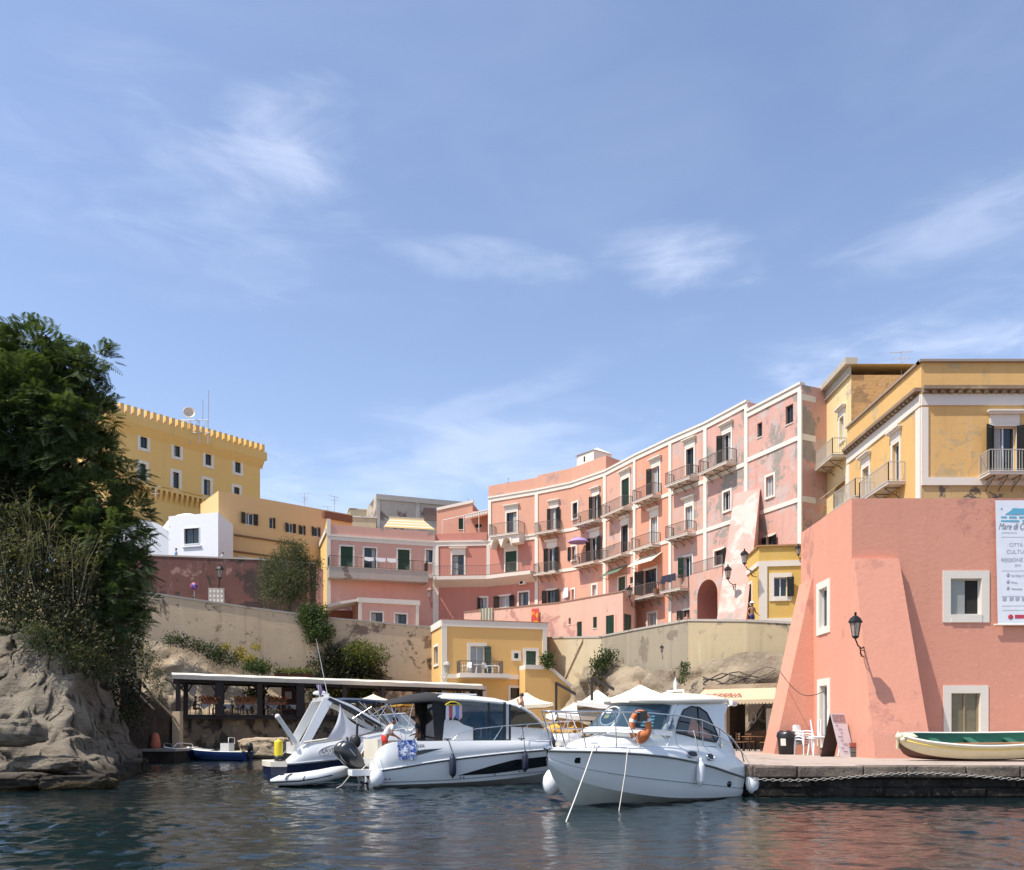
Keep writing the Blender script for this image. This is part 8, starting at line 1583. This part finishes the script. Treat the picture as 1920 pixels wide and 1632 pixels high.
# plaque and road sign on the maroon wall
F = Facade(P(200, 1038, 76.0)[:2], P(480, 1050, 77.0)[:2]); a0, a1, z0, z1 = F.rect(391, 1103, 421, 1131); pq = thing('tile_panel', 'pale panel of small framed tiles on the maroon wall', 'panel', F.pt(a0, z0)); c = MB(); F.bar(c, a0, a1, z0, z1, .0, .06); c.build('board', CONC, pq); c = MB()
for i in range(4):
    for j in range(3): F.bar(c, a0 + .12 + i * (a1 - a0 - .1) / 4, a0 + (i + .85) * (a1 - a0 - .1) / 4, z0 + .1 + j * (z1 - z0 - .1) / 3, z0 + (j + .8) * (z1 - z0 - .1) / 3, .06, .08)
c.build('tiles', WEATHER_WHITE, pq)
ns = thing('road_sign', 'round no parking sign on the maroon wall', 'sign', P(364, 1100, 76)); q = P(364, 1100, 75.6); c = MB(); c.lathe([(.36, 0), (.36, .04), (0, .045)], q, 20, (0, -1, 0)); c.build('rim', plain('sign_red', (.30, .03, .05), .5), ns); c = MB(); c.lathe([(.27, .046), (.27, .05), (0, .05)], q, 20, (0, -1, 0)); c.build('disc', plain('sign_blue', (.03, .05, .28), .5), ns); c = MB(); c.obox(q + Vector((-.2, -.052, .16)), (.36, 0, -.36), (.05, 0, .05), (0, -.01, 0)); c.build('stroke', plain('sign_red_stroke', (.35, .03, .05), .5), ns); c = MB(); c.tube([q + Vector((0, .03, 0)), q + Vector((0, .03, -2.2))], .03, 6); c.build('pole', met, ns)
# textiles and small things on the houses
F = Facade(q0, q1)
def hang(label, F, x0, x1, y0, y1, d, m, cat='towel'):
    a0, a1, z0, z1 = F.rect(x0, y0, x1, y1); rows = [[F.pt(a0 + (a1 - a0) * k / 12, z1 + (z0 - z1) * i / 6 - .05 * math.sin(k * 1.1) * i / 6, d + .05 * math.sin(k * 1.4 + i * .3) * (.3 + i / 6)) for k in range(13)] for i in range(7)]; c = MB(); c.loft(rows); c.loft([[p_ - F.N * .02 for p_ in r_][::-1] for r_ in rows]); o = c.build('hanging_cloth', m, None, rows[0][0]); tag(o, label, cat)
Fw0 = Facade(q0, q1)
m, t, p = new_mat('striped_grey_cloth'); s3 = t.node('ShaderNodeSeparateXYZ'); t.l.new(wpos(t), s3.inputs[0]); t.l.new(t.mix(t.ramp(t.math('SINE', t.math('MULTIPLY', s3.outputs[0], 22)), -.3, .3), (.17, .16, .11), (.40, .38, .30)), p.inputs['Base Color']); p.inputs['Roughness'].default_value = .95
hang('grey green striped cloth hung on the low salmon wing', Fw0, 904, 925, 1141, 1168, .2, m)
m, t, p = new_mat('orange_beach_towel'); s3 = t.node('ShaderNodeSeparateXYZ'); t.l.new(wpos(t), s3.inputs[0]); t.l.new(t.mix(t.ramp(t.noise(wpos(t), 1.8, 1), .45, .5), (.55, .06, .04), (.75, .30, .03)), p.inputs['Base Color']); hang('orange and red beach towel hung on the low salmon wing', Fw0, 999, 1012, 1142, 1169, .2, m)
dark_c = plain('dark_clothes', (.03, .03, .05), .9); 
F = FC4[0]; hang('dark and white washing on the green shuttered balcony of the faded pink house', F, 1258, 1284, 1080, 1094, 1.0, dark_c, 'washing')
hang('white washing under the widest house, by the green shutter', FC1[1], 1060, 1069, 1103, 1122, .3, plain('white_wash', (.74, .74, .74), .9), 'washing')
F = FC1[1]; a0, a1, z0, z1 = F.rect(1081, 1008, 1119, 1020); q = F.pt((a0 + a1) / 2, z0, 1.0); um = thing('balcony_umbrella', 'violet umbrella open on a balcony of the widest pink house', 'umbrella', q - Vector((0, 0, 1.6))); c = MB(); c.lathe([(1.0, 0), (.97, .07), (.7, .28), (.35, .42), (.02, .5)], q, 12, caps=False); c.build('canopy', plain('violet_cloth', (.33, .24, .46), .8), um); c = MB(); c.tube([q - Vector((0, 0, 1.7)), q + Vector((0, 0, .6))], .025, 6); c.build('pole', IRON_PALE, um)
def slope_awning(label, F, x0, x1, y0, y1, dep, m):
    a0, a1, z0, z1 = F.rect(x0, y0, x1, y1); c = MB(); c.prism([F.pt(a0, z0, dep), F.pt(a1, z0, dep), F.pt(a1, z1 + .15, .02), F.pt(a0, z1 + .15, .02)], (0, 0, .05)); t = thing('house_awning', label, 'awning', F.pt(a0, z0)); c.build('canvas', m, t); c = MB()
    for a in (a0 + .05, a1 - .05): c.tube([F.pt(a, z0, dep), F.pt(a, z0 - .1, .03)], .02, 5)
    c.build('arms', IRON, t)
slope_awning('small green awning over a low window of the narrow pink house', FC2[0], 1141, 1176, 1069, 1080, 1.0, plain('awning_green', (.10, .14, .09), .9)); slope_awning('pale awning over the cluttered balcony of the orange pink house', FC3[0], 1196, 1242, 1046, 1060, 1.1, PC)
F = FC3[0]; bz = B3[2][1]; 
for x, col, h_, lb in ((1194, (.6, .6, .58), .6, 'white box on the cluttered balcony, left end'), (1240, (.25, .12, .06), .9, 'brown chair back on the cluttered balcony, right end')):
    q = F.pt(F.hit(x)[0], bz + .05, .55); c = MB(); c.obox(q, F.U * .45, F.N * .35, (0, 0, h_ * .5)); c.obox(q + F.U * .05, F.U * .04, F.N * .04, (0, 0, h_)); c.obox(q + F.U * .36, F.U * .04, F.N * .04, (0, 0, h_)); o = c.build('balcony_box', plain('balcony_box_%d' % x, col, .7), None, q); tag(o, lb, 'box')
q = FB[1].pt(FB[1].hit(981)[0], 14.9, .02); ac = thing('air_conditioner', 'white air conditioner on the coral wall under the curved balcony', 'air conditioner', q); c = MB(); F = FB[1]; a = F.hit(976)[0]; zq = CAM_Z + (HZ - 1098) / F_PX * 86; F.bar(c, a, a + .75, zq, zq + .5, .03, .33); c.build('case', WHITE, ac); c = MB(); c.lathe([(.19, 0), (.19, .02), (0, .02)], F.pt(a + .28, zq + .25, .331), 14, F.N); c.build('fan', IRON_DARK, ac)
# furniture on the balcony of the yellow cottage
for k, x in enumerate((872, 895, 910, 926)):
    if k == 1: o = put(copy_tree(pt0), (0, 0, 0), 0, 'white plastic table on the yellow house balcony')
    else: o = put(copy_tree(pc0), (0, 0, 0), 0, 'white plastic chair on the yellow house balcony, %s' % {0: 'left of the table', 2: 'right of the table', 3: 'at the right end'}[k]); o['group'] = 'balcony chairs of the yellow house'
    Fc = Facade(XY(829, 68.0), XY(1025, 70.4)); o.location = Fc.pt(Fc.hit(x)[0], zb + .04, .65); o.rotation_euler = (0, 0, .7 * k - .6)
# ------------------------------------------------------------------ people
SKIN = plain('sunburnt_skin', (.42, .22, .14), .55, 0, .06, 6); SKIN2 = plain('tanned_skin', (.30, .15, .09), .55, 0, .06, 6); HAIR = plain('dark_hair', (.015, .011, .009), .6); EYE = plain('eye_dark', (.02, .015, .012), .3)
def skin_mesh(name, pts, edges, rad, mat, parent, sub=1, root=0):
    base = ROOT.get(parent.name, Vector((0, 0, 0))); me = bpy.data.meshes.new('tmp'); me.from_pydata([tuple(Vector(p_) - base) for p_ in pts], edges, []); ob = bpy.data.objects.new('tmp', me); COL.objects.link(ob)
    ob.modifiers.new('s', 'SKIN'); sd = me.skin_vertices[0].data
    for i, r_ in enumerate(rad): sd[i].radius = (r_, r_); sd[i].use_root = i == root
    sb = ob.modifiers.new('u', 'SUBSURF'); sb.levels = sub; sb.render_levels = sub; bpy.context.view_layer.update()
    m2 = bpy.data.meshes.new_from_object(ob.evaluated_get(bpy.context.evaluated_depsgraph_get())); bpy.data.objects.remove(ob); m2.name = name; m2.materials.clear(); m2.materials.append(mat)
    for f in m2.polygons: f.use_smooth = True
    o = bpy.data.objects.new(name, m2); COL.objects.link(o); o.parent = parent; ROOT[o.name] = base; return o
def person(label, loc, face, h=1.72, bend=0.0, armL=None, armR=None, shirt=None, shorts=None, skin=None, hat=None, hair=True, sit=False, head=0.0, bare_hair=None):
    """face: heading on plan (0 = +X). bend: trunk leaning forward. arms: hand targets (forward, side, height above the hip joint)"""
    s = h / 1.72; loc = Vector(loc); t = thing('person', label, 'person', loc); fx, fy = Vector((math.cos(face), math.sin(face), 0)), Vector((-math.sin(face), math.cos(face), 0)); Z = Vector((0, 0, 1))
    hipz = (.90 if not sit else .48) * s; H = loc + Z * hipz; cb, sb_ = math.cos(bend), math.sin(bend); up = Z * cb + fx * sb_; fw = fx * cb - Z * sb_
    B = lambda f, sd, u: H + fw * f * s + fy * sd * s + up * u * s
    pts, ed, rad = [], [], []
    def add(p_, r_, par=None):
        pts.append(p_); rad.append(r_ * s)
        if par is not None: ed.append((par, len(pts) - 1))
        return len(pts) - 1
    pel = add(H, .125); wa = add(B(.0, 0, .18), .115, pel); chst = add(B(-.01, 0, .36), .135, wa); nk = add(B(-.01, 0, .52), .06, chst)
    hb = bend * .5 + head; up2 = Z * math.cos(hb) + fx * math.sin(hb); fw2 = fx * math.cos(hb) - Z * math.sin(hb); hd0 = pts[nk]
    jaw = add(hd0 + up2 * .10 * s + fw2 * .025 * s, .065, nk); crn = add(hd0 + up2 * .20 * s + fw2 * .01 * s, .088, jaw); tp = add(hd0 + up2 * .25 * s, .05, crn); nose = add(hd0 + up2 * .145 * s + fw2 * .105 * s, .013, jaw)
    for sd in (1, -1): add(hd0 + up2 * .16 * s + fy * sd * .085 * s, .015, crn)
    arms = []
    for sd, tgt in ((1, armL), (-1, armR)):
        sh = add(B(0, sd * .17, .46), .062, chst); S_ = pts[sh]; hand = (H + fx * tgt[0] * s + fy * tgt[1] * s + Z * tgt[2] * s) if tgt else S_ + (Z * -.54 + fx * .08 + fy * sd * .08) * s
        d = hand - S_; L = min(d.length, .56 * s); d.normalize(); hand = S_ + d * L; hh = math.sqrt(max(0, (.285 * s) ** 2 - (L / 2) ** 2)); ben = (-Z * .6 - fx * .5 + fy * sd * .4); ben = (ben - d * ben.dot(d)).normalized()
        el = add(S_ + d * L / 2 + ben * hh, .042, sh); wr = add(hand, .028, el); fd_ = (hand - pts[el]).normalized(); sdv = fd_.cross(Z).normalized() if abs(fd_.z) < .9 else fx; pm = add(hand + fd_ * .07 * s, .032, wr)
        for k in range(4): o_ = pts[pm] + sdv * (.027 - .018 * k) * s; f1 = add(o_ + fd_ * .045 * s, .0095, pm); add(o_ + fd_ * (.085 - .008 * abs(k - 1)) * s - Z * .02 * s, .0085, f1)
        th = add(pts[wr] + fd_ * .035 * s + sdv * .045 * s, .011, wr); add(pts[th] + fd_ * .04 * s + sdv * .012 * s, .0095, th); arms.append((sh, el, wr))
    legs = []
    for sd in (1, -1):
        hp = add(H + fy * sd * .09 * s - Z * .06 * s, .092, pel)
        if sit: kn = add(H + fx * .42 * s + fy * sd * .12 * s - Z * .02 * s, .062, hp); an = add(pts[kn] + fx * .05 * s - Z * .42 * s, .042, kn)
        else: kn = add(H + fy * sd * .10 * s + fx * .03 * s - Z * .43 * s, .062, hp); an = add(H + fy * sd * .11 * s - Z * .82 * s, .042, kn)
        hl = add(pts[an] - Z * .05 * s + fx * .02 * s, .04, an); add(pts[hl] + fx * .16 * s - Z * .0 * s, .03, hl); legs.append((hp, kn, an))
    skin_mesh('body', pts, ed, rad, skin or SKIN, t)
    def cloth(nm, idx, es, sc, m): skin_mesh(nm, [pts[i] if not isinstance(i, Vector) else i for i in idx], es, sc, m, t)
    if shirt:
        a = [pel, wa, chst] + [i for sh, el, wr in arms for i in (sh,)]; P_ = [pts[i] for i in a] + [pts[sh].lerp(pts[el], .6) for sh, el, wr in arms]
        skin_mesh('shirt', P_, [(0, 1), (1, 2), (2, 3), (2, 4), (3, 5), (4, 6)], [q * s for q in (.14, .135, .152, .082, .082, .068, .068)], shirt, t)
    if shorts:
        P_ = [H + up * .10 * s, H, pts[legs[0][0]], pts[legs[1][0]], pts[legs[0][0]].lerp(pts[legs[0][1]], .55), pts[legs[1][0]].lerp(pts[legs[1][1]], .55)]; skin_mesh('shorts', P_, [(0, 1), (1, 2), (1, 3), (2, 4), (3, 5)], [q * s for q in (.125, .14, .108, .108, .10, .10)], shorts, t, root=1)
    cc = pts[crn]
    if hair: c = MB(); c.ball(cc + up2 * .035 * s - fw2 * .022 * s, .108 * s, 12, sc=(.95, .92, .88)); c.build('hair', bare_hair or HAIR, t)
    if hat: c = MB(); c.lathe([(.20 * s, .02 * s), (.20 * s, .035 * s), (.115 * s, .04 * s), (.11 * s, .11 * s), (.08 * s, .15 * s), (0, .16 * s)], cc, 14); c.build('hat', hat, t)
    c = MB()
    for sd in (1, -1): c.ball(hd0 + up2 * .165 * s + fw2 * .088 * s + fy * sd * .032 * s, .010 * s, 6)
    c.build('eyes', EYE, t); c = MB(); c.tube([hd0 + up2 * .095 * s + fw2 * .082 * s + fy * q * s for q in (-.022, 0, .022)], .005 * s, 5); c.build('mouth', plain('lips_%d' % len(bpy.data.materials), (.30, .10, .08), .5), t); return t
TSW = plain('white_tshirt', (.68, .68, .69), .9); RED = plain('red_shorts', (.62, .03, .02), .8); BLUEC = plain('blue_shorts', (.03, .05, .22), .8); DKC = plain('dark_top', (.03, .03, .035), .9); LBL = plain('light_blue_top', (.12, .32, .60), .9)
person('man in white T-shirt and red shorts bending over the cabin cruiser cockpit', W2(.55, -.35, .78), A2 + .1, 1.72, .55, (.45, .2, .05), (.42, -.2, .0), TSW, RED, SKIN2, head=.45)
person('person with bare back and red shorts bent low in the cabin cruiser cockpit', W2(1.05, -.80, .62), A2 - .2, 1.6, 1.45, (.65, .2, -.35), (.65, -.2, -.35), None, RED, SKIN2, head=.7)
person('person in dark clothes in the shade under the black canopy', W2(1.85, -.25, .78), A2 + 2.6, 1.70, .12, None, (.3, -.2, .1), DKC, DKC, SKIN2)
person('dark haired boy standing on the cabin cruiser foredeck with hands at his mouth', P(980, 1372, 32.6), math.pi - .3, 1.45, .1, (.20, .05, .48), (.24, -.05, .46), None, BLUEC, SKIN)
person('bare chested man in a white hat and blue shorts behind the tan wall', (*XY(1410, 53.0), 8.15), -1.2, 1.75, 0, (.15, .35, .05), (.15, -.35, .05), None, BLUEC, SKIN2, hat=TSW)
person('left of two people leaning on the wall below the archway, in white', (*XY(1274, 57.6), 8.0), -1.9, 1.62, .3, (.35, .2, .2), (.35, -.2, .2), TSW, DKC, SKIN); person('right of two people leaning on the wall below the archway, bare shouldered', (*XY(1288, 56.6), 8.0), -1.5, 1.75, .15, (.3, .2, .2), (.3, -.2, .25), None, DKC, SKIN)
person('person in light blue on the upper road, in front of the white house', P(330, 1063, 78.6), -2.6, 1.7, 0, None, None, LBL, DKC, SKIN); person('person in white on the upper road, near the white house corner', P(418, 1068, 79.4), -.4, 1.6, 0, None, None, TSW, TSW, SKIN)
person('bare chested person walking behind the tan wall below the road sign', (*XY(361, 68.3), 11.0), 0.2, 1.65, .1, (.3, .25, .1), (-.2, -.25, .05), None, DKC, SKIN)
person('dark seated guest at the leftmost pergola table', FP.pt(FP.hit(365)[0], ZT, -1.1), math.atan2(FP.u.y, FP.u.x), 1.7, .15, (.4, .1, .3), (.4, -.1, .3), DKC, DKC, SKIN2, sit=True)
